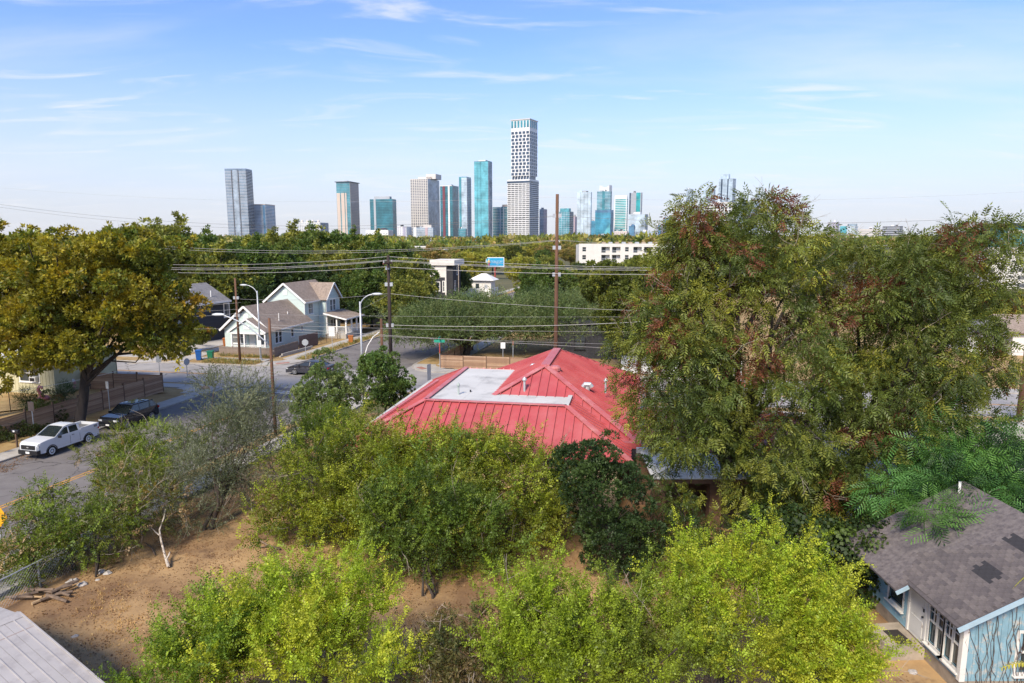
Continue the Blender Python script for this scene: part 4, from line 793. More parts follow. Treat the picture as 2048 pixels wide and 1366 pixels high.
tower('half built grey block with pink hoist below the beige tower', 825, 866, 869, 455, 1600, 'steel', 4.2, ('white', 0.5, 0.4), [('pink', 0.62, 0.74, 1.0), ('white', 0.05, 0.18, 0.7)], crown=[('pal2', 0.5, 0.9, 6)])
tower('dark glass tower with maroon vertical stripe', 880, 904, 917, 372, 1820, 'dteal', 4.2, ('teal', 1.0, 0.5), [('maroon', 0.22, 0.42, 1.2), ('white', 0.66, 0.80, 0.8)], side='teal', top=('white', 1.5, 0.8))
tower('low maroon podium at the foot of the striped tower', 871, 900, 904, 476, 1500, 'maroon', 4.0, None, None, ('dark', 7, 0.4, 0.3, 0))
tower('slim pale teal tower beside the maroon striped one', 918, 933, 942, 355, 1800, 'pale', 4.2, ('steel', 0.6, 0.4), [('teal', 0.0, 0.30, 0.7)], side='white', top=('teal', 2, 0))
tower('small teal block at the foot of the slim tower', 917, 931, 934, 457, 1650, 'teal', 4.2, ('steel', 0.6, 0.4))
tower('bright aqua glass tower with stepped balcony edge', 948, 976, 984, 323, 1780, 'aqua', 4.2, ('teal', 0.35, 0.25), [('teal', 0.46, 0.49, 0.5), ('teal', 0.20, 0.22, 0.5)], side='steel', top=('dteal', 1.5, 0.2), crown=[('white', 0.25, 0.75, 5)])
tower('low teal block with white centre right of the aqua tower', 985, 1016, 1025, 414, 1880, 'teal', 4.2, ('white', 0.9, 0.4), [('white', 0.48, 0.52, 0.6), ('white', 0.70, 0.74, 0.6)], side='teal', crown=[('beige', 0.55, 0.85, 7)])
# the tallest tower: staggered upper shaft on a wider base
tw, W_, D_, H_ = tower('tallest tower of white staggered frames on a wider white base', 1014, 1059, 1078, 358, 1800, 'white', 5.0, None, None, ('dark', 10.0, 0.84, 0.50, 0.12))
pc = PD(1061, 238, 1800); k = (1800 * cp + (CAM_H - pc.z) * sp_) / FPX; Wu = 38 * k / math.cos(math.radians(25)); Du = 16 * k / math.sin(math.radians(25)); Hu = pc.z
xo = -(1.0); bxu = MB().box(xo - Wu, xo, 2, 2 + Du, H_ + 9, Hu); obj('upper_shaft', bxu, T_['white'], tw)
obj('neck', MB().box(xo - Wu + 3, xo - 3, 5, Du - 1, H_, H_ + 9), T_['navy'], tw)
m = MB(); nbu = 5; fl = 8.6; i = 0; z = H_ + 10
while z + fl < Hu - 22:
    for b in range(nbu):
        a0 = (b + 0.12 + 0.2 * (i % 2)) * Wu / nbu; m.box(xo - Wu + a0, xo - Wu + min(a0 + Wu / nbu * 0.70, Wu - 0.5), 1.5, 2, z + 0.8, z + fl - 1.6)
    for b in range(4):
        a0 = (b + 0.12 + 0.2 * (i % 2)) * Du / 4; m.box(xo, xo + 0.5, 2 + a0, 2 + min(a0 + Du / 4 * 0.70, Du - 0.5), z + 0.8, z + fl - 1.6)
    z += fl; i += 1
obj('window_panes', m, T_['navy'], tw, kind='stuff')
m = MB()
for b in range(6): a0 = (b + 0.1) * Wu / 6; m.box(xo - Wu + a0, xo - Wu + a0 + Wu / 6 * 0.66, 1.5, 2, Hu - 19, Hu - 2)
for b in range(4): a0 = (b + 0.1) * Du / 4; m.box(xo, xo + 0.5, 2 + a0, 2 + a0 + Du / 4 * 0.62, Hu - 19, Hu - 2)
obj('crown_panes', m, T_['teal'], tw, kind='stuff'); obj('roof', MB().box(xo - Wu - 1.5, xo + 1.5, 0.5, Du + 3.5, Hu, Hu + 2), T_['pal2'], tw)
mm = MB()
for b in range(7): mm.bar((xo - Wu + 2 + b * (Wu - 4) / 6, 3, H_), (xo - Wu + 4 + b * (Wu - 4) / 6, 3, H_ + 9), 2.0, 1.2)
obj('strut', mm, T_['white'], tw); obj('parapet', MB().box(-W_ - 0.6, 0.6, -0.6, 0, H_ - 9, H_ - 4).box(0, .6, 0, D_, H_ - 9, H_ - 4), T_['navy'], tw)
tower('slim grey block right behind the tallest tower', 1079, 1087, 1094, 418, 1950, 'steel', 4.2, ('white', 0.8, 0.4), side='pink')
tower('teal gridded office with pale cap beside the timber pole', 1118, 1139, 1147, 423, 1700, 'teal', 4.4, ('pale', 0.7, 0.4), [('pale', 0.24, 0.26, 0.5), ('pale', 0.49, 0.51, 0.5), ('pale', 0.74, 0.76, 0.5)], side='navy', crown=[('aqua', 0.0, 0.85, 8)])
tower('stepped pink granite block beside the teal gridded office', 1142, 1150, 1154, 433, 1800, 'pink', 4.2, None, None, ('lilac', 5, 0.5, 0.5, 0))
tower('pale icy glass tower with notched top', 1154, 1182, 1184, 384, 1850, 'pale', 4.2, ('white', 0.4, 0.3), [('steel', 0.24, 0.27, 0.5), ('steel', 0.50, 0.53, 0.5), ('steel', 0.76, 0.79, 0.5)], crown=[('pale', 0.0, 0.35, 5), ('grey', 0.38, 0.64, 4)])
tower('deep blue slim tower left of the sail shaped tower', 1183, 1190, 1191, 442, 1800, 'sail', 4.4, ('blue', 0.5, 0.3))
t_, W_, D_, H_ = tower('teal balcony tower with curved white crown', 1194, 1221, 1224, 382, 2100, 'teal', 4.2, ('pale', 1.3, 0.5), [('teal', 0.4, 0.6, 0.8)])
obj('crown', MB().prism([(-W_ * 0.86, 4, H_), (-W_ * 0.14, 4, H_), (-W_ * 0.14, 4, H_ + 18), (-W_ * 0.3, 4, H_ + 12.5), (-W_ * 0.5, 4, H_ + 11), (-W_ * 0.7, 4, H_ + 12.5), (-W_ * 0.86, 4, H_ + 18)], (0, 20, 0)), T_['white'], t_)
t_, W_, D_, H_ = tower('sail shaped blue glass tower with slanted facet', 1190, 1221, 1227, 425, 1850, 'sail', 4.4, ('aqua', 0.35, 0.25), side='blue', top=('blue', 7, 0))
obj('facet', MB().prism([(-W_ * 0.78, -0.6, 0), (-0.4, -0.6, 0), (-0.4, -0.6, H_ * 0.62)], (0, 0.5, 0)), T_['aqua'], t_)
tower('white framed tower with green glass bands', 1229, 1254, 1256, 394, 1900, 'white', 4.6, None, None, ('green', 40, 0.86, 0.6, 0), crown=[('white', 0.0, 1.0, 5)])
tower('pinkish concrete base block below the green banded tower', 1228, 1254, 1257, 462, 1750, 'pal2', 5.0, None, None, ('pink', 5, 0.5, 0.6, 0))
tower('grey tower with dark edge and green glass panel', 1259, 1283, 1285, 385, 2000, 'grey', 4.2, ('steel', 0.7, 0.3), [('navy', 0.0, 0.12, 0.7), ('green', 0.58, 0.92, 0.6)])
t_, W_, D_, H_ = tower('faceted silver blue building below the grey tower', 1257, 1290, 1296, 428, 1850, 'pale', 4.2, ('white', 0.4, 0.3), side='steel', crown=[('white', 0.3, 0.65, 6)])
obj('facet', MB().prism([(-W_ * 0.5, -0.6, 0), (-0.4, -0.6, H_ * 0.95), (-0.4, -0.6, 0)], (0, 0.5, 0)), T_['steel'], t_)
t_, W_, D_, H_ = tower('narrow blue tower with arched top', 1258, 1268, 1270, 452, 1700, 'blue', 4.2, ('sail', 0.5, 0.3)); obj('arch', MB().lathe([(W_ * 0.5, -W_ * 0.6), (W_ * 0.5, 0), (W_ * 0.35, 3), (0, 5)], 12, (-W_ / 2, W_ * 0.5, H_)), T_['blue'], t_)
tower('low blue grey block between the silver building and the lilac block', 1270, 1308, 1312, 463, 1700, 'steel', 4.2, ('white', 0.8, 0.3), [('white', 0.3, 0.34, 0.5), ('white', 0.62, 0.66, 0.5)])
tower('lilac and blue block half hidden by the pecan top', 1312, 1325, 1329, 450, 1750, 'lilac', 4.2, None, [('blue', 0.35, 0.75, 0.5)], ('steel', 5, 0.5, 0.5, 0))
tower('blue glass slab behind the pecan top', 1327, 1340, 1344, 435, 1800, 'blue', 4.2, ('sail', 0.5, 0.3))
tower('long low white block among trees below the pink granite steps', 1104, 1152, 1156, 474, 1400, 'white', 4.0, None, None, ('grey', 8, 0.4, 0.4, 0))
tower('small white striped block at the foot of the sail tower', 1194, 1223, 1226, 471, 1500, 'white', 4.0, None, None, ('grey', 7, 0.6, 0.4, 0.3))
tower('low pinkish block at the foot of the blue slab', 1326, 1342, 1346, 474, 1500, 'pink', 4.0, None, None, ('lilac', 6, 0.5, 0.4, 0))
tower('stepped grey blue tower rising over the pecan', 1406, 1428, 1431, 379, 2100, 'steel', 4.2, ('pale', 0.9, 0.4), [('pale', 0.0, 0.3, 0.8)])
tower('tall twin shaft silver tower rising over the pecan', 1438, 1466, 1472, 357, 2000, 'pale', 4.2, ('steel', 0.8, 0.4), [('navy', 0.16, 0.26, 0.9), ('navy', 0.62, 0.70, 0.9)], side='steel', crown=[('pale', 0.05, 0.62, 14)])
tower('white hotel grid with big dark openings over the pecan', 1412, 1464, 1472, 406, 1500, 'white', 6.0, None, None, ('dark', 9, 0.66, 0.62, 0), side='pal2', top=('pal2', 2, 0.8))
t_, W_, D_, H_ = tower('blue wedge roofed building behind the pecan crown', 1475, 1514, 1518, 408, 1900, 'steel', 4.2, ('blue', 1.0, 0.3)); obj('wedge', MB().prism([(-W_, 0, H_), (0, 0, H_), (-W_, 0, H_ + 13)], (0, 20, 0)), T_['steel'], t_)
tower('slim grey tower just showing behind the pecan spike', 1373, 1384, 1387, 378, 2100, 'steel', 4.2, ('pale', 0.9, 0.4))
tower('grey lilac residential block right of the pecan dip', 1655, 1674, 1679, 444, 1500, 'lilac', 3.8, ('pal2', 0.8, 0.4), [('grey', 0.3, 0.5, 0.5)])
tower('pale teal office with tower lift shaft in the pecan dip', 1678, 1710, 1716, 452, 1500, 'pale', 3.8, ('white', 0.8, 0.3), [('aqua', 0.05, 0.5, 0.4)], crown=[('pale', 0.55, 1.0, 5)])
tower('broad beige concrete block in the pecan dip', 1718, 1757, 1763, 458, 1300, 'pal2', 4.0, ('grey', 0.8, 0.3))
tower('distant dark stepped block behind the right hand crown', 1765, 1800, 1806, 452, 1300, 'grey', 4.0, ('dark', 1.5, 0.3))
# ------------------------------------------------------------------ poles, wires, lamps, signs
def upole(label, p, h, r=0.16, mat=M_pole, lean=(0, 0), arms=(), hw=()):
    t = thing('utility_pole', label, 'utility pole', (p[0], p[1], 0))
    obj('shaft', MB().tube([(0, 0, -0.5), (lean[0] * 0.5, lean[1] * 0.5, h * 0.5), (lean[0], lean[1], h)], [r, r * 0.85, r * 0.68], 10), mat, t, smooth=True)
    for (z, L) in arms:
        a = obj('crossarm', MB().obox((lean[0] * z / h, lean[1] * z / h - r - 0.06, z), bN, bD, (0, 0, 1), L / 2, 0.06, 0.07), M_galv if L < 1 else M_pole, t)
        for s in (-1, 1):
            q = Vector((lean[0] * z / h, lean[1] * z / h - r - 0.06, z)) + bN * (s * L * 0.44); obj('insulator', MB().lathe([(0.06, 0), (0.07, 0.05), (0.04, 0.1), (0.06, 0.16), (0.0, 0.2)], 8, (q.x, q.y, z + 0.07)), M_galv, a)
    for z in hw: obj('bracket', MB().box(-r - 0.16, r + 0.16, -0.09, 0.09, z - 0.16, z + 0.16), M_galv, t)
    return t
pD = Vector((-11.05, 61.3, 0)); pT = Vector((3.85, 59.2, 0)); pR = Vector((40.0, 52.3, 0)); p5 = Vector((-17.3, 48.3, 0)); p4 = Vector((-31.1, 76.8, 0)); pB = Vector((-11.5, 59.6, 0))
upole('tall dark timber utility pole with white crossarms beyond the two small oaks', pD, 12.8, 0.19, M_poledark, arms=((12.1, 2.2), (11.6, 0.9)), hw=(10.2, 6.5))
upole('tallest reddish timber pole rising behind the red roof ridge', pT, 18.0, 0.2, M_pole, hw=(16.2, 13.5, 11.2))
upole('timber utility pole beside the right hand road verge with a pale conduit', pR, 13.0, 0.22, M_pole, hw=(9.0,))
obj('conduit', MB().tube([(0.32, -0.1, 0), (0.32, -0.1, 6.5)], 0.07, 8), M_galv, bpy.data.objects['utility_pole.002'])
upole('slim brown pole carrying a street lamp on the near kerb', p5, 8.7, 0.13, M_pole)
upole('brown pole with transformer bracket in front of the mint house', p4, 9.8, 0.15, M_pole, hw=(7.6, 5.6))
upole('short stub pole of red brown timber next to the dark pole', pB, 7.3, 0.16, M_pole)
upole('distant pale pole beyond the white boundary wall', G(984, 590), 5.0, 0.14, M_twig)
upole('thin distant pole behind the live oak', PD(917, 545, 135) * 1.0, 9.0, 0.1, M_twig)
def wire(label, a, b, sag, r=0.014, mat=M_wire, n=18, group='overhead wires'):
    a = Vector(a); b = Vector(b); pts = [a.lerp(b, i / n) - Vector((0, 0, 4 * sag * (i / n) * (1 - i / n))) for i in range(n + 1)]
    o = obj('overhead_wire', MB().tube(pts, r * 0.72, 5), mat); return tag(o, label, 'wire', group)
pL = B(-62, -1.5)                              # pole line goes on to the left behind the elm
def at(p, z): return Vector((p.x, p.y, z))
zT = lambda py: PD(1112, py, 59.2).z
left = lambda py: PD(-60, py, 68.0); rgt = lambda py: PD(2110, py, 52.3)
wire('faint topmost wire running from the tallest pole out over the elm', at(pT, zT(394)), left(370), 0.9, 0.009, M_wirep); wire('faint topmost wire running from the tallest pole over the pecan', at(pT, zT(394)), rgt(380), 0.5, 0.009, M_wirep)
wire('black wire sagging from the tallest pole across the towers', at(pT, zT(431)), left(400), 1.6, 0.016); wire('second black wire sagging just below the first across the towers', at(pT, zT(432.5)), left(405), 1.75, 0.014); wire('black wire from the tallest pole to the right over the pecan', at(pT, zT(431)), rgt(427), 0.7, 0.016)
wire('pale wire crossing the tree line from the tallest pole to the elm', at(pT, zT(480)), left(452), 1.6, 0.016, M_wirep); wire('pale twin wire crossing the tree line just below', at(pT, zT(481.5)), left(455), 1.7, 0.013, M_wirep); wire('pale wire from the tallest pole into the pecan', at(pT, zT(480)), rgt(470), 0.8, 0.014, M_wirep)
zD = lambda py: PD(773, py, 61.3).z
lft2 = lambda py: PD(60, py, 66)
for i, (py0, py1, sg) in enumerate(((513, 514, 0.75), (520, 518, 0.8), (521.5, 521, 0.85), (533, 527, 0.75))):
    wire(('top pale wire from the dark pole towards the elm', 'second pale wire from the dark pole towards the elm', 'third pale wire from the dark pole towards the elm', 'lowest pale wire of the dark pole bundle towards the elm')[i], at(pD, zD(py0)), lft2(py1), sg, 0.022, M_wirep)
for i, (py0, py1) in enumerate(((513, 536), (520, 538), (522, 541), (534, 548))):
    wire(('top pale wire from the dark pole to the pecan', 'second pale wire from the dark pole to the pecan', 'third pale wire from the dark pole to the pecan', 'lowest pale wire of the dark pole bundle to the pecan')[i], at(pD, zD(py0)), PD(1420, py1, 57), 0.25, 0.021 + 0.006 * (i == 3), M_wirep)
wire('pale wire from the dark pole down over the live oak', at(pD, zD(587)), PD(1420, 624, 57), 0.35, 0.018, M_wirep); wire('pale wire from the dark pole towards the mint house roof', at(pD, zD(587)), PD(480, 598, 76.8), 0.3, 0.014, M_wirep)
wire('service drop from the dark pole to the mint house porch', at(pD, zD(588)), PD(694, 628, 95), 0.2, 0.014, M_wirep)
wire('thick twisted cable strung across the live oak', PD(480, 622, 76.8), at(pD, zD(649)), 0.5, 0.02); wire('thick twisted cable from the dark pole to the pecan across the live oak', at(pD, zD(650)), PD(1420, 634, 57), 0.4, 0.028, M_wirep)
wire('bright lower wire crossing in front of the live oak trunk', PD(541, 655, 48.3), PD(1420, 706, 50), 0.1, 0.016, M_wirep)
for i, (a, b) in enumerate((((480, 628), (1420, 633)), ((541, 650), (1420, 664)), ((541, 662), (1420, 692)))):
    wire(('thin wire level with the live oak crown', 'thin wire above the live oak trunk', 'thin wire just above the slat fence')[i], PD(a[0], a[1], 76.8 if a[0] == 480 else 48.3), PD(b[0], b[1], 60 if i == 0 else 52), 0.15, 0.011, M_wirep)
for i, (y0, y1) in enumerate(((605, 612), (618, 619), (626, 634), (655, 652))):
    wire(('upper thin wire across the navy house', 'second thin wire across the navy house', 'third thin wire across the navy house', 'low thin wire across the navy house')[i], PD(481, y0, 76.6), PD(230, y1, 74), 0.25, 0.013, M_wirep)
for i, (y0, y1) in enumerate(((626, 643), (641, 652), (648, 658))):
    wire(('upper thin wire slanting over the mint house', 'middle thin wire slanting over the mint house', 'lower thin wire slanting over the mint house')[i], PD(481, y0, 76.6), at(p5, PD(541, y1, 48.3).z), 0.2, 0.012)
wire('white service line from the elm to the cream house', PD(-40, 793, 44), PD(236, 742, 62), 0.15, 0.02, M_trim)
wire('first thin wire at the roadside pole on the right', at(pR, PD(2033, 690, 52.3).z), PD(1930, 655, 75), 0.2, 0.014, M_wirep); wire('second thin wire at the roadside pole on the right', at(pR, PD(2033, 705, 52.3).z), PD(1930, 690, 62), 0.2, 0.014, M_wirep); wire('third thin wire at the roadside pole on the right', at(pR, PD(2036, 800, 52.3).z), PD(1880, 740, 60), 0.2, 0.012, M_wirep)
wire('guy cable in front of the right hand tree fronds', PD(2060, 850, 36), PD(1900, 760, 50), 0.2, 0.02)
M_lamp = pm('lamp_head_grey', (0.55, 0.58, 0.60), 0.4, 0.08)
def streetlamp(label, base, pole_top, head, arm_r=0.045, own=True, join=None):
    t = thing('street_lamp', label, 'street lamp', (base.x, base.y, 0)); hb = head - Vector((base.x, base.y, 0)); zt = pole_top
    if own:
        obj('pole', MB().tube([(0, 0, 0), (0, 0, zt + 0.5)], [0.11, 0.07], 10), M_galv, t, smooth=True); obj('base_plate', MB().cyl(0, 0, 0, 0.35, 0.2, 0.16, 10), M_galv, t)
    s = Vector((0, 0, zt)) if join is None else join
    pts = [s.lerp(hb, q) + Vector((0, 0, math.sin(q * math.pi) * 0.35 + (0 if join else 0))) for q in [i / 8 for i in range(9)]]
    if join is None: pts = [s + Vector(((hb.x - s.x) * (1 - math.cos(q * math.pi / 2)), (hb.y - s.y) * (1 - math.cos(q * math.pi / 2)), (hb.z - s.z) * math.sin(q * math.pi / 2))) for q in [i / 8 for i in range(9)]]
    obj('arm', MB().tube(pts, arm_r, 8), M_galv, t, smooth=True)
    d = (hb - s); d.z = 0; d.normalize(); e = Vector((-d.y, d.x, 0))
    ring = []
    for (x, wv, hv) in ((-0.25, 0.07, 0.06), (0.0, 0.15, 0.1), (0.35, 0.17, 0.11), (0.62, 0.06, 0.05)): ring.append((x, wv, hv))
    m = MB(); vs = []
    for (x, wv, hv) in ring:
        for k in range(10): q = k * math.pi / 5; vs.append(hb + d * x + e * (math.cos(q) * wv) + Vector((0, 0, math.sin(q) * hv)))
    m.add(vs, [(i * 10 + k, i * 10 + (k + 1) % 10, (i + 1) * 10 + (k + 1) % 10, (i + 1) * 10 + k) for i in range(3) for k in range(10)] + [tuple(range(10)), tuple(range(30, 40))]); obj('lamp_head', m, M_lamp, t, smooth=True)
streetlamp('silver street lamp standing in front of the mint house', G(522, 722), PD(519, 590, 79).z, PD(490, 570, 79))
streetlamp('silver street lamp beside the dark utility pole', G(727, 812), PD(727, 615, G(727, 812).y).z, PD(750, 588, G(727, 812).y))
b5 = Vector((p5.x, p5.y, 0)); streetlamp('long armed lamp bracketed to the slim brown pole', b5, 0, PD(442, 629, 48.3), own=False, join=Vector((-0.1, 0, PD(541, 690, 48.3).z)))
tag(obj('cable_guard', MB().tube([PD(729, 712, 59.3), PD(735, 692, 59.4), PD(746, 674, 59.5), PD(759, 664, 59.6)], 0.045, 6), M_trim), 'curved white cable guard between stub pole and silver lamp', 'cable')
def sign(label, base, h, kind, w=0.6, hh=0.6, mat=M_galv, face=0.0, name='road_sign', txt=None, post=M_galv, pr=0.035):
    t = thing(name, label, 'sign', (base.x, base.y, 0), face); obj('post', MB().cyl(0, 0, 0, h, pr, n=8), post, t)
    if kind == 'rect': pts = [(-w / 2, -w * 0, h - hh), (w / 2, 0, h - hh), (w / 2, 0, h), (-w / 2, 0, h)]
    elif kind == 'oct': pts = [(w / 2 * math.cos(q), 0, h - w / 2 + w / 2 * math.sin(q)) for q in [math.pi / 8 + k * math.pi / 4 for k in range(8)]]
    else: pts = [(0, 0, h - w * 1.4), (w * 0.7, 0, h - w * 0.7), (0, 0, h), (-w * 0.7, 0, h - w * 0.7)]
    pl = obj('plate', MB().prism([(p[0], -0.055, p[2]) for p in pts], (0, 0.015, 0)), mat, t)
    if txt: text(pl, txt[0], txt[1], (0, -0.06, h - hh / 2), txt[2])
    return t
M_sgrey = pm('sign_back_grey', (0.40, 0.42, 0.44), 0.45, 0.08, metal=0.2)
M_syel = pm('sign_yellow', (0.75, 0.36, 0.01), 0.5, 0.06)
M_sgreen = pm('sign_green', (0.02, 0.30, 0.20), 0.5, 0.1)
sign('grey backed octagonal sign at the fence corner kerb', G(376, 768), 2.6, 'oct', 0.72, mat=M_sgrey, face=math.radians(65)); sign('grey backed tall sign across the side street', G(320, 752), 2.2, 'rect', 0.5, 0.75, M_sgrey, math.radians(10))
sign('round grey backed stop sign on the mint house corner', G(612, 720), 2.5, 'oct', 0.78, mat=M_sgrey, face=0.1); sign('white square sign in the mint house side yard', G(665, 702), 3.1, 'rect', 0.75, 1.2, M_trim, 0.1)
sign('small white parking sign on the silver lamp pole', G(521, 725), 2.6, 'rect', 0.45, 0.75, M_trim, -0.1); sign('grey backed sign seen almost edge on beside the red roof', G(858, 790), 2.9, 'rect', 0.6, 1.5, M_sgrey, math.radians(62))
sign('small white sign on thin post before the slat fence', G(1006, 739), 3.0, 'rect', 0.5, 0.65, M_trim, 0.0); sign('thin rusty post with marker before the slat fence', G(1026, 739), 3.2, 'rect', 0.1, 0.5, pm('rust_marker', (0.3, 0.12, 0.08), 0.8, 0.1), 0.0)
st = sign('green street name blades on red banded post at the oak corner', G(880, 741), 3.4, 'rect', 1.15, 0.3, M_sgreen, -0.05, 'street_name_sign'); obj('plate', MB().box(-0.02, 0.02, -0.55, 0.55, 3.45, 3.72), M_sgreen, st); obj('band', MB().cyl(0, 0, 1.9, 3.0, 0.055, n=8), pm('red_band', (0.42, 0.07, 0.05), 0.6, 0.2), st)
sign('white no parking sign on the board fence verge', A(12.4, -3.6), 2.6, 'rect', 0.3, 0.6, M_trim, -0.3); sign('brown backed sign beside the board fence', A(5.6, -3.7), 2.5, 'rect', 0.55, 0.7, pm('sign_back_brown', (0.16, 0.12, 0.10), 0.6, 0.1), -0.25)
ps = PD(-3, 1030, 28.0); sign('yellow diamond warning sign among the roadside saplings', Vector((ps.x, ps.y, 0)), ps.z + 0.63, 'dia', 0.9, mat=M_syel, face=-0.35)

# ------------------------------------------------------------------ bins, scooter, mailboxes, yard things
def bin_(label, p, mat, rz=0.2, h=1.05, lean=0):
    t = thing('wheelie_bin', label, 'bin', (p.x, p.y, 0.1), rz)
    obj('body', MB().add([(-0.24, -0.28, 0.06), (0.24, -0.28, 0.06), (0.24, 0.24, 0.06), (-0.24, 0.24, 0.06), (-0.31, -0.36, h - 0.1), (0.31, -0.36, h - 0.1), (0.31, 0.34, h - 0.1), (-0.31, 0.34, h - 0.1)], [(0, 3, 2, 1), (4, 5, 6, 7), (0, 1, 5, 4), (1, 2, 6, 5), (2, 3, 7, 6), (3, 0, 4, 7)]), mat, t)
    l = obj('lid', MB().prism([(-0.34, -0.40, h - 0.09), (0.34, -0.40, h - 0.09), (0.34, 0.38, h - 0.05), (-0.34, 0.38, h - 0.05)], (0, 0, 0.06)), mat, t); obj('handle', MB().tube([(-0.25, 0.42, h - 0.06), (0.25, 0.42, h - 0.06)], 0.02, 6), mat, t)
    for s in (-1, 1): obj('wheel', MB().lathe([(0.12, -0.03), (0.12, 0.03)], 12, (s * 0.27, 0.22, 0.12), 'x'), M_black, t)
M_bblue = pm('bin_blue', (0.012, 0.10, 0.36), 0.45, 0.12); M_bgreen = pm('bin_green', (0.012, 0.17, 0.09), 0.45, 0.12); M_bor = pm('bin_orange', (0.42, 0.14, 0.035), 0.5, 0.12)
bin_('large blue recycling bin on the weedy verge by the driveway', G(398, 722), M_bblue, 0.3, 1.2); bin_('green bin on the weedy verge by the driveway', G(422, 721), M_bgreen, 0.1); bin_('orange cart standing at the sloping kerb', G(702, 688), M_bor, 0.1, 1.1)
bin_('dark blue bin beside the navy house fence', G(436, 678), M_bblue, 0.2, 1.1); bin_('tan cart at the mint house corner', G(452, 694), M_bor, 0.2, 1.1)
sc = thing('electric_scooter', 'white and green rental scooter parked by the slat fence', 'scooter', (G(882, 736.5).x, G(882, 736.5).y, 0.13), 0.05)
M_scw = pm('scooter_white', (0.75, 0.76, 0.75), 0.4, 0.05); M_scg = pm('scooter_green', (0.05, 0.42, 0.12), 0.4, 0.1)
obj('deck', MB().box(0.18, 1.0, -0.09, 0.09, 0.12, 0.19), M_scw, sc); obj('stem', MB().tube([(0.0, 0, 0.15), (0.1, 0, 0.65), (0.16, 0, 1.15)], 0.04, 8), M_scg, sc); obj('neck', MB().prism([(0.0, -0.05, 0.2), (0.3, -0.05, 0.13), (0.22, -0.05, 0.2), (0.11, -0.05, 0.55), (0.02, -0.05, 0.5)], (0, 0.1, 0)), M_scw, sc); obj('handlebar', MB().tube([(0.16, -0.28, 1.15), (0.16, 0.28, 1.15)], 0.022, 6), M_black, sc)
for x in (-0.02, 1.05): wv = obj('wheel', MB().lathe([(0.11, -0.035), (0.125, 0), (0.11, 0.035)], 14, (x, 0, 0.125), 'y'), M_black, sc)
obj('fender', MB().box(0.9, 1.15, -0.05, 0.05, 0.24, 0.28), M_scw, sc)
def mailbox(label, p, rz):
    t = thing('mailbox', label, 'mailbox', (p.x, p.y, 0.08), rz); obj('post', MB().box(-0.05, 0.05, -0.05, 0.05, 0, 1.05), M_fpost, t)
    prof = [(-0.11, 1.05), (0.11, 1.05), (0.11, 1.2), (0.08, 1.27), (0.0, 1.3), (-0.08, 1.27), (-0.11, 1.2)]; obj('box', MB().prism([(-0.28, a, b) for a, b in prof], (0.56, 0, 0)), M_black, t); obj('flag', MB().box(-0.1, 0.05, -0.13, -0.115, 1.15, 1.25), M_trim, t)
mailbox('black mailbox on post behind the pickup cab', A(2.6, -1.75), math.radians(-14)); mailbox('black mailbox on post behind the pickup bonnet', A(0.6, -1.75), math.radians(-14))
M_flam = pm('flamingo_pink', (0.62, 0.20, 0.22), 0.4, 0.1); M_pinkw = pm('pale_pink_vinyl', (0.72, 0.42, 0.42), 0.4, 0.1)
pf_ = G(88, 802); fl_ = thing('inflatable_flamingo', 'pink inflatable flamingo lying against the cream house', 'toy', (pf_.x, pf_.y, 0.08))
obj('body', MB().lathe([(0.0, 0), (0.45, 0.05), (0.5, 0.22), (0.35, 0.4), (0, 0.42)], 14), M_flam, fl_, smooth=True); obj('neck', MB().tube([(0.15, -0.2, 0.3), (-0.05, -0.3, 0.7), (-0.2, -0.3, 1.05), (-0.05, -0.3, 1.3), (0.15, -0.3, 1.25), (0.15, -.3, 1.05)], [0.2, 0.15, 0.13, 0.14, 0.12, 0.05], 10), M_flam, fl_, smooth=True)
pr_ = G(141, 783); rg = thing('pool_ring', 'pink and white swim ring leaning on the yard fence', 'toy', (pr_.x, pr_.y, 0.08), 0.3)
obj('ring', MB().tube([(0.42 * math.cos(q), 0, 0.62 + 0.5 * math.sin(q)) for q in [k * math.pi / 9 for k in range(18)]], 0.14, 10), M_pinkw, rg, smooth=True); obj('stripe', MB().tube([(0.42 * math.cos(q), -0.015, 0.62 + 0.5 * math.sin(q)) for q in (0.5, 0.8, 1.1)], 0.15, 10), M_white, rg)
gz = PD(15, 767, 55); gb = thing('gazing_ball', 'purple garden globe hanging below the elm branches', 'ornament', (gz.x, gz.y, 0.08)); obj('globe', MB().lathe([(0.26 * math.sin(q), 0.26 - 0.26 * math.cos(q)) for q in [k * math.pi / 8 for k in range(9)]], 14, (0, 0, gz.z - 0.3)), pm('purple_glass', (0.16, 0.01, 0.30), 0.15, 0.2), gb, smooth=True); obj('stand', MB().cyl(0, 0, 0, gz.z - 0.3, 0.03, n=6), M_black, gb)

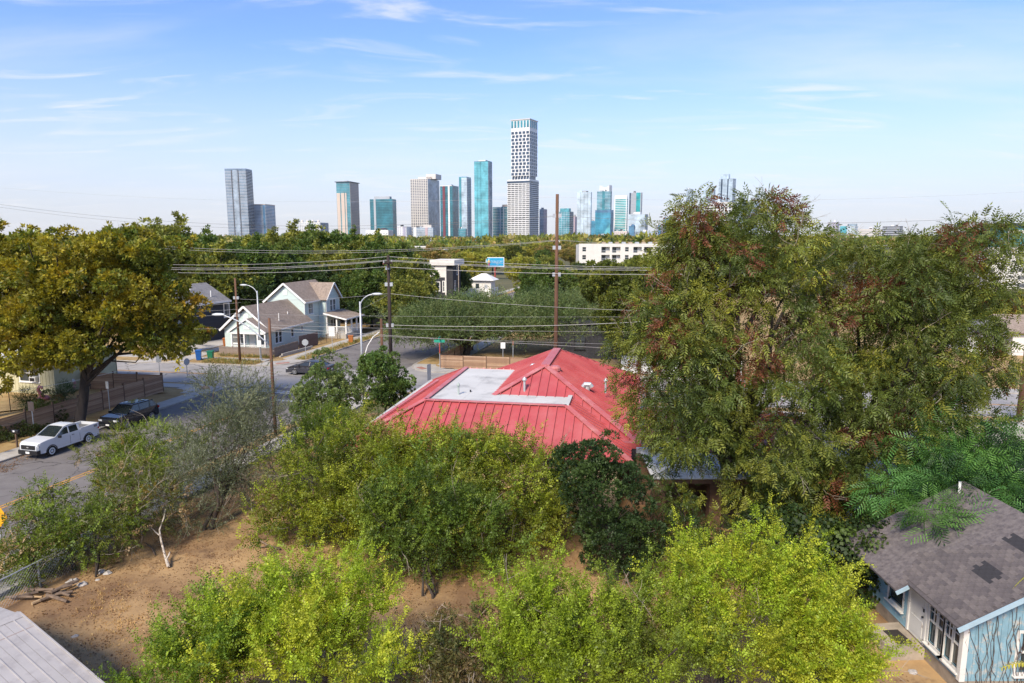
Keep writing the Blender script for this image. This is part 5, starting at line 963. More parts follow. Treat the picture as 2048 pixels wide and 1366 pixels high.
# ------------------------------------------------------------------ vehicles
M_tyre = pm('tyre', (0.012, 0.012, 0.012), 0.85, 0.2); M_rim = pm('alloy', (0.50, 0.50, 0.51), 0.3, 0.1, metal=0.6); M_cglass = pm('car_glass', (0.016, 0.022, 0.025), 0.04, 0.3, 0.5, spec=0.9); M_lens = pm('clear_lens', (0.55, 0.56, 0.56), 0.1, 0.1); M_tail = pm('tail_lens', (0.35, 0.01, 0.012), 0.15, 0.1)
def wheel(par, x, y, r, spokes=5, steel=False, wd=0.22):
    s = 1 if y > 0 else -1; w_ = obj('wheel', MB().lathe([(r * 0.72, -wd / 2), (r * 0.97, -wd / 2), (r, -wd * 0.3), (r, wd * 0.3), (r * 0.97, wd / 2), (r * 0.72, wd / 2)], 22, (x, y, r), 'y'), M_tyre, par)
    m = MB(); yo = y + s * wd * 0.46
    if steel: m.lathe([(r * 0.70, 0), (r * 0.62, s * 0.03), (r * 0.3, s * 0.0), (r * 0.16, s * 0.05), (0, s * 0.05)], 18, (x, yo, r), 'y')
    else:
        m.lathe([(r * 0.72, 0), (r * 0.70, s * 0.03), (r * 0.62, s * 0.03), (r * 0.62, 0)], 18, (x, yo, r), 'y'); m.lathe([(r * 0.16, 0), (r * 0.14, s * 0.04), (0, s * 0.045)], 10, (x, yo, r), 'y')
        for k in range(spokes):
            q = 2 * math.pi * k / spokes + 0.3; m.bar((x + math.cos(q) * r * 0.12, yo + s * 0.015, r + math.sin(q) * r * 0.12), (x + math.cos(q) * r * 0.66, yo + s * 0.02, r + math.sin(q) * r * 0.66), 0.05, 0.035, (0, 1, 0))
    obj('rim', m, M_rim if not steel else M_lamp, w_); return w_
def body_shell(par, prof, axles, r, hw, mat, zb, belt, front, rear, name='body', arch=1.16):
    """side outline with wheel openings, swept across the width with tumblehome and rounded plan"""
    out = list(prof)                                           # rear top to front top, then along the sill
    bottom = [(front, zb)]
    for ax in sorted(axles, reverse=True):
        for k in range(11): q = math.pi * k / 10; bottom.append((ax + r * arch * math.cos(q), max(zb, r + r * arch * math.sin(q))))
    bottom.append((rear, zb)); pts = out + bottom
    def yy(x, z, lvl):
        e = 1.0 - 0.16 * max(0, (x - (front - 0.55)) / 0.55) ** 2 - 0.13 * max(0, ((rear + 0.5) - x) / 0.5) ** 2
        t_ = 1.0 - 0.10 * max(0, (z - belt + 0.25) / 0.4) ** 1.3 - 0.05 * max(0, (0.5 - z) / 0.4); return hw * e * max(t_, 0.8)
    n = len(pts); vs = []
    for lv in (1.0, 0.93, -0.93, -1.0):
        for (x, z) in pts:
            y = yy(x, z, lv) * (1 if abs(lv) == 1 else 0.93) * (1 if lv > 0 else -1); vs.append((x, y, z + (0 if abs(lv) == 1 else (0.035 if z > zb + 0.3 else 0))))
    fs = [tuple(range(n)), tuple(range(3 * n, 4 * n))[::-1]]
    for a in range(3):
        for i in range(n): fs.append((a * n + i, a * n + (i + 1) % n, (a + 1) * n + (i + 1) % n, (a + 1) * n + i))
    o = obj(name, MB().add(vs, fs), mat, par)
    bv = o.modifiers.new('bevel', 'BEVEL'); bv.width = 0.06; bv.segments = 3; bv.limit_method = 'ANGLE'; bv.angle_limit = math.radians(35); return o
def cabin(par, pts, hb, ht, belt, top, mat, roofmat, pillars, name='greenhouse'):
    """glass cabin (pts: side outline belt-rear, roof-rear, roof-front, belt-front), roof skin and pillars"""
    def y_(z): return hb + (ht - hb) * (z - belt) / (top - belt)
    n = len(pts); vs = [(x, y_(z), z) for x, z in pts] + [(x, -y_(z), z) for x, z in pts]
    g_ = obj(name, MB().add(vs, [tuple(range(n)), tuple(range(n, 2 * n))[::-1]] + [(i, (i + 1) % n, n + (i + 1) % n, n + i) for i in range(n)]), M_cglass, par)
    rt = [p for p in pts if p[1] > top - 0.12]; x0, x1 = min(p[0] for p in rt), max(p[0] for p in rt)
    m = MB(); sec = []
    for (x, zz) in rt:
        sec.append([(x, y * (y_(zz) + 0.012), zz + 0.012 + 0.035 * (1 - y * y)) for y in (-1, -0.6, 0, 0.6, 1)])
    v2 = [v for s in sec for v in s]; f2 = [(i * 5 + k, i * 5 + k + 1, (i + 1) * 5 + k + 1, (i + 1) * 5 + k) for i in range(len(sec) - 1) for k in range(4)]
    obj('roof', MB().add(v2 + [(a, b, c - 0.05) for a, b, c in v2], f2 + [tuple(j + len(v2) for j in f[::-1]) for f in f2]), roofmat, par, smooth=True)
    pl = MB()
    for (xa, za, xb, zb_, w_) in pillars:
        for s in (-1, 1): pl.bar((xa, s * (y_(za) + 0.006), za), (xb, s * (y_(zb_) + 0.006), zb_), w_, 0.03, (0, 1, 0))
    obj('pillars', pl, mat, par); return g_
def lights(par, name, x, y, z, sx, sy, sz, mat):
    for s in (-1, 1): obj(name, MB().obox((x, s * y, z), (1, 0, 0), (0, 1, 0), (0, 0, 1), sx, sy, sz), mat, par)
def mirrors(par, x, y, z, mat):
    for s in (-1, 1): obj('wing_mirror', MB().box(x - 0.06, x + 0.06, s * y - 0.11, s * y + 0.11, z - 0.08, z + 0.1), mat, par)
def place(name, label, wf, heading, front_axle_x, track):      # stand the car so that its street-side front wheel is at wf
    h = math.radians(heading); f = Vector((math.cos(h), math.sin(h), 0)); l = Vector((-f.y, f.x, 0)); p = wf - f * front_axle_x - l * track
    return thing(name, label, 'pickup' if 'pickup' in name else 'car', (p.x, p.y, 0.012), h)
HA = 270 - 14                                     # parked facing the camera along road A
M_pw = pm('white_car_paint', (0.60, 0.61, 0.62), 0.25, 0.02, 1.0, spec=0.6); M_pb = pm('black_car_paint', (0.012, 0.014, 0.018), 0.08, 0.1, 1.0, spec=0.8); M_ps = pm('graphite_car_paint', (0.045, 0.045, 0.055), 0.2, 0.1, 1.0, spec=0.7)
# pickup: local +x forward
pk = place('pickup_truck', 'white pickup truck with black front bumper parked by the mailboxes', G(103, 912), HA, 1.62 * 0.9, 0.80 * 0.9); pk.scale = (0.9, 0.9, 0.92)
R = 0.38
body_shell(pk, [(-2.68, 1.12), (-0.95, 1.14), (-0.9, 1.24), (0.95, 1.26), (1.15, 1.25), (1.9, 1.22), (2.4, 1.17), (2.6, 1.09), (2.68, 0.92), (2.7, 0.62)], (1.62, -1.6), R, 0.92, M_pw, 0.44, 1.3, 2.68, -2.68)
obj('bed_liner', MB().box(-2.55, -1.0, -0.72, 0.72, 1.06, 1.185), pm('bed_grey', (0.13, 0.13, 0.135), 0.7, 0.2), pk)
for s in (-1, 1): obj('bed_rail', MB().box(-2.66, -0.96, s * 0.82 - 0.075, s * 0.82 + 0.075, 1.06, 1.38), M_pw, pk)
obj('tailgate', MB().box(-2.69, -2.6, -0.76, 0.76, 0.78, 1.38), M_pw, pk); obj('headboard', MB().box(-1.0, -0.94, -0.76, 0.76, 1.06, 1.42), M_pw, pk)
cabin(pk, [(-0.93, 1.2), (-0.84, 1.78), (-0.6, 1.84), (-0.2, 1.86), (0.1, 1.85), (0.28, 1.80), (1.28, 1.22)], 0.87, 0.68, 1.2, 1.86, M_pw, M_pw, [(-0.9, 1.2, -0.84, 1.78, 0.16), (0.02, 1.2, -0.02, 1.81, 0.08), (1.26, 1.23, 0.27, 1.81, 0.1), (-0.85, 1.785, 0.28, 1.795, 0.1)])
obj('front_bumper', MB().box(2.5, 2.78, -0.86, 0.86, 0.38, 0.68), M_black, pk); obj('grille', MB().box(2.60, 2.73, -0.62, 0.62, 0.74, 1.03), M_black, pk); obj('badge', MB().obox((2.745, 0, 0.9), (1, 0, 0), (0, 1, 0), (0, 0, 1), 0.01, 0.09, 0.035), M_rim, pk)
lights(pk, 'headlight', 2.53, 0.73, 0.97, 0.10, 0.12, 0.09, M_lens); lights(pk, 'tail_light', -2.69, 0.80, 1.12, 0.03, 0.06, 0.22, M_tail); mirrors(pk, 0.95, 1.0, 1.26, M_black)
obj('number_plate', MB().box(2.785, 2.795, -0.17, 0.17, 0.46, 0.60), M_trim, pk)
for x in (1.62, -1.6):
    for s in (-1, 1): wheel(pk, x, s * 0.80, R, steel=True, wd=0.25)
fl3 = MB()
for ax in (1.62, -1.6):
    for s in (-1, 1): fl3.tube([(ax + R * 1.17 * math.cos(q), s * 0.915, R + R * 1.17 * math.sin(q)) for q in [math.pi * k / 12 for k in range(13)]], 0.035, 6)
obj('arch_flare', fl3, M_black, pk); obj('side_step', MB().box(-1.1, 1.1, -0.9, -0.8, 0.38, 0.44).box(-1.1, 1.1, 0.8, 0.9, 0.38, 0.44), M_black, pk)
for s in (-1, 1): obj('door_handle', MB().box(-0.35, -0.17, s * 0.92 - 0.02, s * 0.92 + 0.02, 1.07, 1.1), M_black, pk); obj('door_seam', MB().box(0.0, 0.012, s * 0.921 - 0.006, s * 0.921 + 0.006, 0.5, 1.08).box(-0.86, -0.848, s * 0.921 - 0.006, s * 0.921 + 0.006, 0.5, 1.08), M_black, pk)
obj('decal', MB().box(-2.5, -2.2, 0.893, 0.9, 1.12, 1.3), pm('decal_grey', (0.2, 0.2, 0.21), 0.5, 0.3), pk)
# black SUV behind it
sv = place('parked_car', 'glossy black sport utility vehicle parked nose to tail behind the pickup', A(8.5, 1.62), HA, 1.38 * 0.92, 0.80 * 0.92); sv.scale = (0.92, 0.92, 0.93); R = 0.385
body_shell(sv, [(-2.3, 1.0), (-2.22, 1.16), (-2.1, 1.18), (1.0, 1.16), (1.1, 1.13), (2.05, 1.04), (2.28, 0.9), (2.34, 0.55)], (1.38, -1.4), R, 0.96, M_pb, 0.36, 1.14, 2.34, -2.34)
cabin(sv, [(-2.22, 1.14), (-1.85, 1.66), (-1.5, 1.74), (-0.2, 1.79), (0.2, 1.76), (0.35, 1.71), (1.15, 1.14)], 0.88, 0.68, 1.14, 1.79, M_pb, M_pb, [(-1.35, 1.14, -1.5, 1.72, 0.12), (-0.25, 1.14, -0.28, 1.77, 0.07), (1.12, 1.15, 0.32, 1.72, 0.09), (-2.2, 1.15, -1.83, 1.67, 0.12), (-1.85, 1.69, 0.3, 1.74, 0.07)])
lights(sv, 'headlight', 2.22, 0.72, 0.86, 0.1, 0.17, 0.07, M_lens); lights(sv, 'tail_light', -2.3, 0.8, 1.02, 0.06, 0.14, 0.09, M_tail); mirrors(sv, 0.95, 1.05, 1.2, M_pb); obj('grille', MB().box(2.28, 2.36, -0.5, 0.5, 0.72, 0.92), M_black, sv); obj('number_plate', MB().box(2.36, 2.37, -0.17, 0.17, 0.45, 0.58), M_trim, sv)
obj('roof_panel', MB().box(-1.3, 0.1, -0.5, 0.5, 1.822, 1.834), M_cglass, sv)
for x in (1.38, -1.4):
    for s in (-1, 1): wheel(sv, x, s * 0.82, R, 7, wd=0.24)
# sedans
def sedan(label, name, pos, heading, paint, rz=0.33):
    c = thing(name, label, 'car', (pos.x, pos.y, 0.016), math.radians(heading)); R = 0.335
    body_shell(c, [(-2.4, 0.86), (-2.3, 0.98), (-1.6, 1.0), (1.0, 0.96), (1.1, 0.94), (2.1, 0.80), (2.36, 0.66), (2.42, 0.42)], (1.4, -1.38), R, 0.91, paint, 0.26, 0.97, 2.42, -2.42)
    cabin(c, [(-1.9, 0.97), (-1.15, 1.36), (-0.7, 1.43), (-0.2, 1.45), (0.15, 1.42), (0.35, 1.36), (1.2, 0.95)], 0.82, 0.58, 0.95, 1.45, paint, paint, [(-1.85, 0.99, -1.1, 1.38, 0.12), (-0.25, 0.97, -0.3, 1.43, 0.07), (1.18, 0.96, 0.3, 1.38, 0.08), (-1.15, 1.38, 0.3, 1.38, 0.06)])
    lights(c, 'headlight', 2.24, 0.66, 0.66, 0.12, 0.16, 0.06, M_lens); lights(c, 'tail_light', -2.36, 0.68, 0.82, 0.05, 0.2, 0.07, M_tail); mirrors(c, 0.9, 0.95, 1.0, paint); obj('grille', MB().box(2.38, 2.44, -0.45, 0.45, 0.42, 0.58), M_black, c); obj('number_plate', MB().box(-2.45, -2.43, -0.17, 0.17, 0.6, 0.72), M_trim, c)
    for x in (1.4, -1.38):
        for s in (-1, 1): wheel(c, x, s * 0.79, R, 7, wd=0.22)
    for s in (-1, 1): obj('door_handle', MB().box(-0.9, -0.72, s * 0.91 - 0.02, s * 0.91 + 0.02, 0.85, 0.88).box(0.1, 0.28, s * 0.91 - 0.02, s * 0.91 + 0.02, 0.85, 0.88), paint, c)
    return c
gs = G(590, 750); sedan('graphite saloon car crossing the junction behind the small oak', 'saloon_car', gs + bD * 1.4 + bN * 0.8, 180 + math.degrees(YAW_B), M_ps)
sedan('dark parked car showing only its roof above the flat deck', 'parked_car', B(-1.0, RB - 1.3), 180 + math.degrees(YAW_B), M_pb)
vn = sedan('dark parked car beyond the mint house porch under the trees', 'parked_car', A(sFL + 34, -2.0), 90 - 14, M_pb)
# ------------------------------------------------------------------ vegetation
def leafq(base, axis, side, L, W, fold=0.0):      # one leaf: four points
    base, axis, side = (np.array(v, float) for v in (base, axis, side)); axis /= np.linalg.norm(axis); side = side - axis * side.dot(axis); side /= np.linalg.norm(side)
    nrm = np.cross(axis, side); m = base + axis * L * 0.45
    return [base, m + side * W / 2 + nrm * fold, base + axis * L - nrm * fold, m - side * W / 2 + nrm * fold]
def spray(kind, seed=0):
    r = np.random.default_rng(seed); q = []
    if kind == 'pinnate':                         # pecan: arching rachis with paired leaflets
        for i in range(4):
            x = 0.10 + 0.085 * i; z = -0.5 * x * x
            for s in (-1, 1): q.append(leafq((x, 0, z), (0.75, s, -0.35 + r.uniform(-.2, .2)), (1, -s * .5, r.uniform(-.3, .6)), 0.15, 0.05, 0.008))
        q.append(leafq((0.42, 0, -0.09), (1, 0, -0.6), (0, 1, .2), 0.15, 0.05))
    elif kind == 'shoot':                         # elm-like shoot: two loose rows of small leaves
        n = 13
        for i in range(n):
            x = 0.03 + 0.55 * i / n; s = 1 if i % 2 else -1; z = 0.06 * math.sin(x * 5); L = 0.115 * (1 - 0.5 * x) * r.uniform(0.75, 1.2)
            q.append(leafq((x, 0, z), (0.45 + r.uniform(-.3, .4), s, r.uniform(-.6, .7)), (1, r.uniform(-.4, .4), r.uniform(-.9, .9)), L, L * 0.58, 0.008))
        q.append(leafq((0.58, 0, 0.02), (1, 0, 0.1), (0, 1, 0), 0.06, 0.035))
    elif kind == 'tuft':                          # broad leaved tuft
        for i in range(10):
            a = r.uniform(0, 6.28); t = r.uniform(0.15, 1.2); d = (math.cos(t), math.sin(t) * math.cos(a), math.sin(t) * math.sin(a))
            b = np.array(d) * r.uniform(0.0, 0.09); q.append(leafq(b, d, r.normal(size=3), 0.11, 0.06, 0.01))
    elif kind == 'frond':                         # chinaberry: long drooping twice-divided leaf
        for i in range(6):
            x = 0.12 + 0.1 * i; z = -0.45 * x * x; l = 0.24 * (1 - 0.09 * i)
            for s in (-1, 1):
                for k in range(3):
                    y = s * l * (k + 0.6) / 3; q.append(leafq((x + 0.04 * k, y, z - abs(y) * .35), (0.7, s * 0.7, -0.5), (1, -s, r.uniform(-.2, .4)), 0.11, 0.038, 0.006))
        q.append(leafq((0.72, 0, -0.23), (1, 0, -0.5), (0, 1, 0), 0.12, 0.04))
    elif kind == 'fine':                          # olive / juniper: narrow leaves along a wispy twig
        for i in range(20):
            x = 0.03 + 0.5 * i / 20; a = r.uniform(0, 6.28); q.append(leafq((x, 0, 0.05 * math.sin(x * 6)), (0.9, math.cos(a) * .7, math.sin(a) * .7), r.normal(size=3), 0.075, 0.018))
    elif kind == 'sprig':                         # coarse version of 'fine' for the oaks across the street
        for i in range(9):
            x = 0.03 + 0.5 * i / 9; a = r.uniform(0, 6.28); q.append(leafq((x, 0, 0.05 * math.sin(x * 6)), (0.9, math.cos(a) * .8, math.sin(a) * .8), r.normal(size=3), 0.10, 0.032))
    elif kind == 'clump':                         # far trees: big coarse leaf clumps
        for i in range(7):
            a = r.uniform(0, 6.28); t = r.uniform(0.2, 1.4); d = (math.cos(t), math.sin(t) * math.cos(a), math.sin(t) * math.sin(a)); b = np.array(d) * r.uniform(0.0, 0.25)
            q.append(leafq(b, d, r.normal(size=3), 0.34, 0.20, 0.03))
    elif kind == 'wilt':                          # hanging withered leaves
        for i in range(7):
            x = 0.06 * i; a = r.uniform(0, 6.28); q.append(leafq((x, 0, 0.02), (0.25 * math.cos(a), 0.25 * math.sin(a), -1), (math.sin(a), -math.cos(a), 0), 0.15, 0.04, 0.012))
    elif kind == 'heart':                         # vine: large heart leaves facing out
        for i in range(5):
            a = r.uniform(0, 6.28); b = np.array((0.04, 0.16 * math.cos(a), 0.16 * math.sin(a))); q.append(leafq(b, (0.2, 0.3 * math.cos(a), -1), (0, 1, .2), 0.16, 0.15, 0.015))
    return np.array(q)                            # (n,4,3)
SPR = {k: [spray(k, s) for s in range(4)] for k in ('pinnate', 'shoot', 'tuft', 'frond', 'fine', 'clump', 'wilt', 'heart', 'sprig')}
LEAF_GAIN = 1.35
def norm(a): return a / np.maximum(np.linalg.norm(a, axis=-1, keepdims=True), 1e-9)
def leaf_mesh(name, kind, pos, dirs, scale, cols, rng, jit=0.18, flat=0.0):
    """pos, dirs (N,3); scale (N,); cols (N,3) -> one mesh of leaf faces with a colour attribute"""
    N = len(pos); X = norm(dirs); up = np.tile((0., 0., 1.), (N, 1)) + rng.normal(size=(N, 3)) * (0.25 if flat else 0.9)
    Y = norm(np.cross(up, X)); Z = np.cross(X, Y); V = []; C = []; var = rng.integers(0, 4, N)
    for v in range(4):
        i = np.where(var == v)[0]
        if not len(i): continue
        t = SPR[kind][v]; M = np.stack([X[i], Y[i], Z[i]], 1) * scale[i][:, None, None]      # rows are axes
        P = np.einsum('lqa,nab->nlqb', t, M) + pos[i][:, None, None, :]
        c = cols[i][:, None, None, :] * (1 + rng.normal(size=(len(i), t.shape[0], 1, 1)) * jit)
        V.append(P.reshape(-1, 3)); C.append(np.broadcast_to(c, P.shape).reshape(-1, 3))
    V = np.concatenate(V); C = np.clip(np.concatenate(C) * LEAF_GAIN, 0.004, 0.9); n = len(V); nf = n // 4
    me = bpy.data.meshes.new(name); me.vertices.add(n); me.vertices.foreach_set('co', V.astype(np.float32).ravel())
    me.loops.add(n); me.loops.foreach_set('vertex_index', np.arange(n, dtype=np.int32)); me.polygons.add(nf)
    me.polygons.foreach_set('loop_start', np.arange(0, n, 4, dtype=np.int32))
    try: me.polygons.foreach_set('loop_total', np.full(nf, 4, dtype=np.int32))
    except Exception: pass
    at_ = me.attributes.new('Col', 'FLOAT_COLOR', 'POINT'); at_.data.foreach_set('color', np.concatenate([C, np.ones((n, 1))], 1).astype(np.float32).ravel())
    me.update(calc_edges=True); me.materials.append(M_leaf); return me
def lobes(envs, lr, rng, per=2.0):
    """envs: ellipsoids (cx,cy,cz,rx,ry,rz); returns lobe centres, radii and the envelope centre each belongs to"""
    C, Rr, O = [], [], []
    for (cx_, cy_, cz_, rx_, ry_, rz_) in envs:
        area = 4 * math.pi * ((rx_ * ry_) ** 1.6 / 3 + (rx_ * rz_) ** 1.6 / 3 + (ry_ * rz_) ** 1.6 / 3) ** (1 / 1.6)
        n = max(3, int(area / (math.pi * lr * lr) * per / 2)); pts = []
        for _ in range(n):
            best = None; bd = -1
            for _ in range(8):
                d = norm(rng.normal(size=3)); d[2] = d[2] * 0.9 + 0.05; p = d * (rng.uniform(0.55, 0.92) if rng.random() < 0.72 else rng.uniform(0.95, 1.28)) * np.array((rx_, ry_, rz_))
                dd = min([np.linalg.norm(p - o) for o in pts] + [9]); 
                if dd > bd: best, bd = p, dd
            pts.append(best)
        for p in pts: C.append(p + np.array((cx_, cy_, cz_))); Rr.append(lr * rng.uniform(0.55, 1.4) * (0.6 if np.linalg.norm(p / np.array((rx_, ry_, rz_))) > 0.94 else 1.0)); O.append((cx_, cy_, cz_))
    return np.array(C), np.array(Rr), np.array(O)
def crown_mesh(name, kind, envs, lr, dens, pal, seed, size=1.0, droop=0.2, up=0.0, per=2.0, zmin=0.3, tops=None, flat=0.0, inner=0.15, shade_jit=0.22, squash=0.8, spires=0, sp_len=(0.5, 1.1), gaps=0.0):
    rng = np.random.default_rng(seed); C, Rr, O = lobes(envs, lr, rng, per); cols_, pos, dirs = [], [], []
    w = np.array([p[1] for p in pal], float); w /= w.sum(); pc_ = np.array([p[0] for p in pal])
    for c, r_, o in zip(C, Rr, O):
        n = max(4, int(4 * math.pi * r_ * r_ * dens * 0.8 * (rng.uniform(1 - gaps, 1 + gaps * 0.4)))); d = norm(rng.normal(size=(n, 3)))
        out = norm((c - o)[None, :] + 1e-6); d = norm(d + out * 0.55 + np.array((0, 0, 0.25)))
        rad = r_ * np.where(rng.random((n, 1)) < inner, rng.uniform(0.2, 0.7, (n, 1)), rng.uniform(0.72, 1.08, (n, 1)))
        p = c + d * rad * np.array((1, 1, squash)); dr = d + rng.normal(size=(n, 3)) * 0.45; dr[:, 2] += up - droop
        k = rng.choice(len(pal), p=w); tone = pc_[k] * rng.uniform(1 - shade_jit, 1 + shade_jit)
        rust = tops is not None and rng.random() < tops[0] * (2.0 if c[2] > C[:, 2].mean() else 0.5)
        cc = tone[None, :] * (1 + rng.normal(size=(n, 1)) * 0.14); mixk = rng.random(n) < 0.22; cc[mixk] = pc_[rng.choice(len(pal), mixk.sum(), p=w)]
        if rust: rk = (d @ norm(rng.normal(size=3))) > rng.uniform(0.0, 0.5); cc[rk] = np.array(tops[1]) * rng.uniform(0.7, 1.3, (rk.sum(), 1))
        pos.append(p); dirs.append(dr); cols_.append(cc)
    for _ in range(spires):                       # long shoots standing clear of the crown
        j = rng.integers(len(C)); o = norm(C[j] - O[j] + 1e-6); d = norm(o * 0.5 + rng.normal(size=3) * 0.35 + np.array((0, 0, 0.35 + up))); l = rng.uniform(*sp_len); m = int(l / 0.11 / max(size, .5)) + 2; q = np.linspace(0, 1, m)[:, None]
        bend = norm(rng.normal(size=3)) * 0.18 * l; p = C[j] + o * Rr[j] * 0.8 + d * l * q + bend * q * q; dr = d + rng.normal(size=(m, 3)) * 0.75
        tone = pc_[rng.choice(min(2, len(pal)))] * rng.uniform(0.9, 1.25); pos.append(p); dirs.append(dr); cols_.append(np.repeat(tone[None], m, 0) * (1 + rng.normal(size=(m, 1)) * .12))
    pos = np.concatenate(pos); dirs = np.concatenate(dirs); cols_ = np.concatenate(cols_); ok = pos[:, 2] > zmin; pos, dirs, cols_ = pos[ok], dirs[ok], cols_[ok]
    return leaf_mesh(name, kind, pos, dirs, size * rng.uniform(0.75, 1.3, len(pos)), cols_, rng, flat=flat), C
def limbs(mb, base, r0, targets, rng, fork=0.35, maxn=26, top=None, wob=0.25, tip=0.03, trunk_top=None):
    """trunk from base upwards with limbs curving to the lobe centres"""
    base = np.array(base, float); T = np.array(targets); tc = T.mean(0); zt = T[:, 2].max()
    ft = trunk_top if trunk_top is not None else base[2] + (tc[2] - base[2]) * fork + 0.3
    mid = base + (np.array((tc[0], tc[1], ft)) - base) * np.array((0.35, 0.35, 1)); hub = mid
    mb.tube([tuple(base - (0, 0, 0.3)), tuple(base + (0, 0, 0.15)), tuple((base + hub) / 2 + rng.normal(size=3) * wob * 0.3), tuple(hub)], [r0 * 1.45, r0 * 1.1, r0 * 0.92, r0 * 0.8], 10)
    idx = rng.permutation(len(T))[:maxn]
    for i in idx:
        e = T[i]; s0 = hub + rng.normal(size=3) * 0.05 - np.array((0, 0, rng.uniform(0, 0.3 * (hub[2] - base[2])))); m1 = s0 + (e - s0) * 0.4 + np.array((0, 0, 0.12 * np.linalg.norm(e - s0))) + rng.normal(size=3) * wob; m2 = s0 + (e - s0) * 0.75 + rng.normal(size=3) * wob
        ra = r0 * rng.uniform(0.28, 0.5); mb.tube([tuple(s0), tuple(m1), tuple(m2), tuple(e)], [ra, ra * 0.65, ra * 0.4, tip], 6, cap=False)
    return hub
def bare_twigs(mb, pts, rng, n, L=(0.8, 1.8), r=0.012, updir=0.6):
    for _ in range(n):
        p = pts[rng.integers(len(pts))]; d = norm(rng.normal(size=3) + np.array((0, 0, updir))); l = rng.uniform(*L); P_ = [p]; v = d
        for k in range(5): v = norm(v + rng.normal(size=3) * 0.22); P_.append(P_[-1] + v * l / 5)
        mb.tube([tuple(q) for q in P_], [r, r * .9, r * .75, r * .6, r * .5, r * .35], 4, cap=False)
        for k in (2, 3, 4):
            v2 = norm(v + rng.normal(size=3) * 0.6); mb.tube([tuple(P_[k]), tuple(P_[k] + v2 * l * 0.16), tuple(P_[k] + v2 * l * 0.3 + rng.normal(size=3) * 0.03)], [r * .6, r * .45, r * .3], 3, cap=False)
def E(px, py, rx_, rz_, Y, ry_):                  # ellipsoid sized from the photo at distance Y (ry_ in metres)
    c = PD(px, py, Y); k = mpp(Y, c.z); return (c.x, c.y, c.z, rx_ * k, ry_, rz_ * k)
def tree(name, label, cat, base, envs, kind, lr, dens, pal, seed, size=1.0, r0=0.2, bark=M_bark, group=None, twigs=0, fork=0.35, maxn=26, stems=1, twL=(0.8, 1.8), twupd=0.6, twmat=M_twig, trunk_top=None, **kw):
    base = Vector(base); b = np.array(base); loc = [tuple(np.array(e[:3]) - b) + tuple(e[3:]) for e in envs]
    t = thing(name, label, cat, base, 0, group); me, C = crown_mesh('crown', kind, loc, lr, dens, pal, seed, size, **kw); link('crown', me, t)
    rng = np.random.default_rng(seed + 1000); m = MB()
    if stems == 1: limbs(m, (0, 0, 0), r0, C, rng, fork, maxn, trunk_top=trunk_top)
    else:
        for s in range(stems):
            sel = C[rng.permutation(len(C))[:max(2, maxn // stems)]]; a = rng.uniform(0, 6.28); limbs(m, (0.25 * math.cos(a), 0.25 * math.sin(a), 0), r0, sel, rng, rng.uniform(0.25, 0.6), 99, trunk_top=trunk_top)
    link('trunk', m.mesh('trunk', bark, True), t)
    if twigs: tm = MB(); bare_twigs(tm, C, rng, twigs, twL, updir=twupd); link('bare_twigs', tm.mesh('bare_twigs', twmat), t, kind='stuff')
    return t
g_dk = (0.022, 0.040, 0.010); g_md = (0.050, 0.078, 0.014); g_ol = (0.085, 0.098, 0.016); g_yl = (0.150, 0.160, 0.020); g_gold = (0.190, 0.135, 0.014); g_org = (0.20, 0.105, 0.018)
g_lime = (0.195, 0.265, 0.018); g_ylm = (0.265, 0.295, 0.024); red_br = (0.115, 0.040, 0.020); tan_ = (0.27, 0.19, 0.10); g_sil = (0.120, 0.135, 0.085); g_deep = (0.018, 0.048, 0.014)
# --- the big pecans
palP = [((0.115, 0.138, 0.024), 3), ((0.155, 0.168, 0.028), 3), ((0.072, 0.10, 0.02), 3), ((0.20, 0.207, 0.028), 1.8), ((0.045, 0.066, 0.016), 1)]
envA = [E(1345, 765, 80, 135, 31.5, 3.0), E(1360, 640, 92, 75, 32, 3.0), E(1388, 480, 34, 55, 32.5, 1.4), E(1376, 428, 22, 28, 32.5, 1.0), E(1380, 440, 24, 36, 32.3, 1.0), E(1386, 470, 28, 36, 32.2, 1.0), E(1435, 545, 75, 70, 32.5, 2.6), E(1530, 485, 70, 70, 33, 2.6), E(1612, 490, 45, 65, 33.2, 2.0), E(1480, 690, 150, 150, 33, 3.6), E(1400, 865, 80, 68, 31, 2.3), E(1570, 860, 110, 110, 31.5, 3.0), E(1580, 985, 80, 60, 30.4, 2.0), E(1282, 655, 38, 48, 32.5, 1.8)]
tree('pecan_tree', 'huge olive green pecan with rusty leaf patches leaning over the red roof', 'tree', (10.9, 32.8, 0), envA, 'pinnate', 1.0, 11.5, palP, 11, 1.2, 0.42, M_barkdark, 'pecans over the carport', twigs=150, maxn=40, droop=0.75, tops=(0.16, red_br), gaps=0.35, spires=60, sp_len=(0.6, 1.4), twL=(0.8, 2.2), inner=0.12)
envB = [E(1790, 580, 120, 85, 34, 3.0), E(1900, 520, 90, 60, 34, 2.8), E(1955, 490, 50, 32, 34.4, 2.0), E(1840, 700, 130, 110, 33.5, 3.4), E(1715, 640, 70, 120, 33.5, 2.6), E(1760, 810, 110, 100, 32.5, 3.0), E(1700, 960, 120, 90, 31.5, 2.6), E(1890, 790, 75, 80, 33.5, 2.4), E(1920, 620, 60, 70, 34, 2.4)]
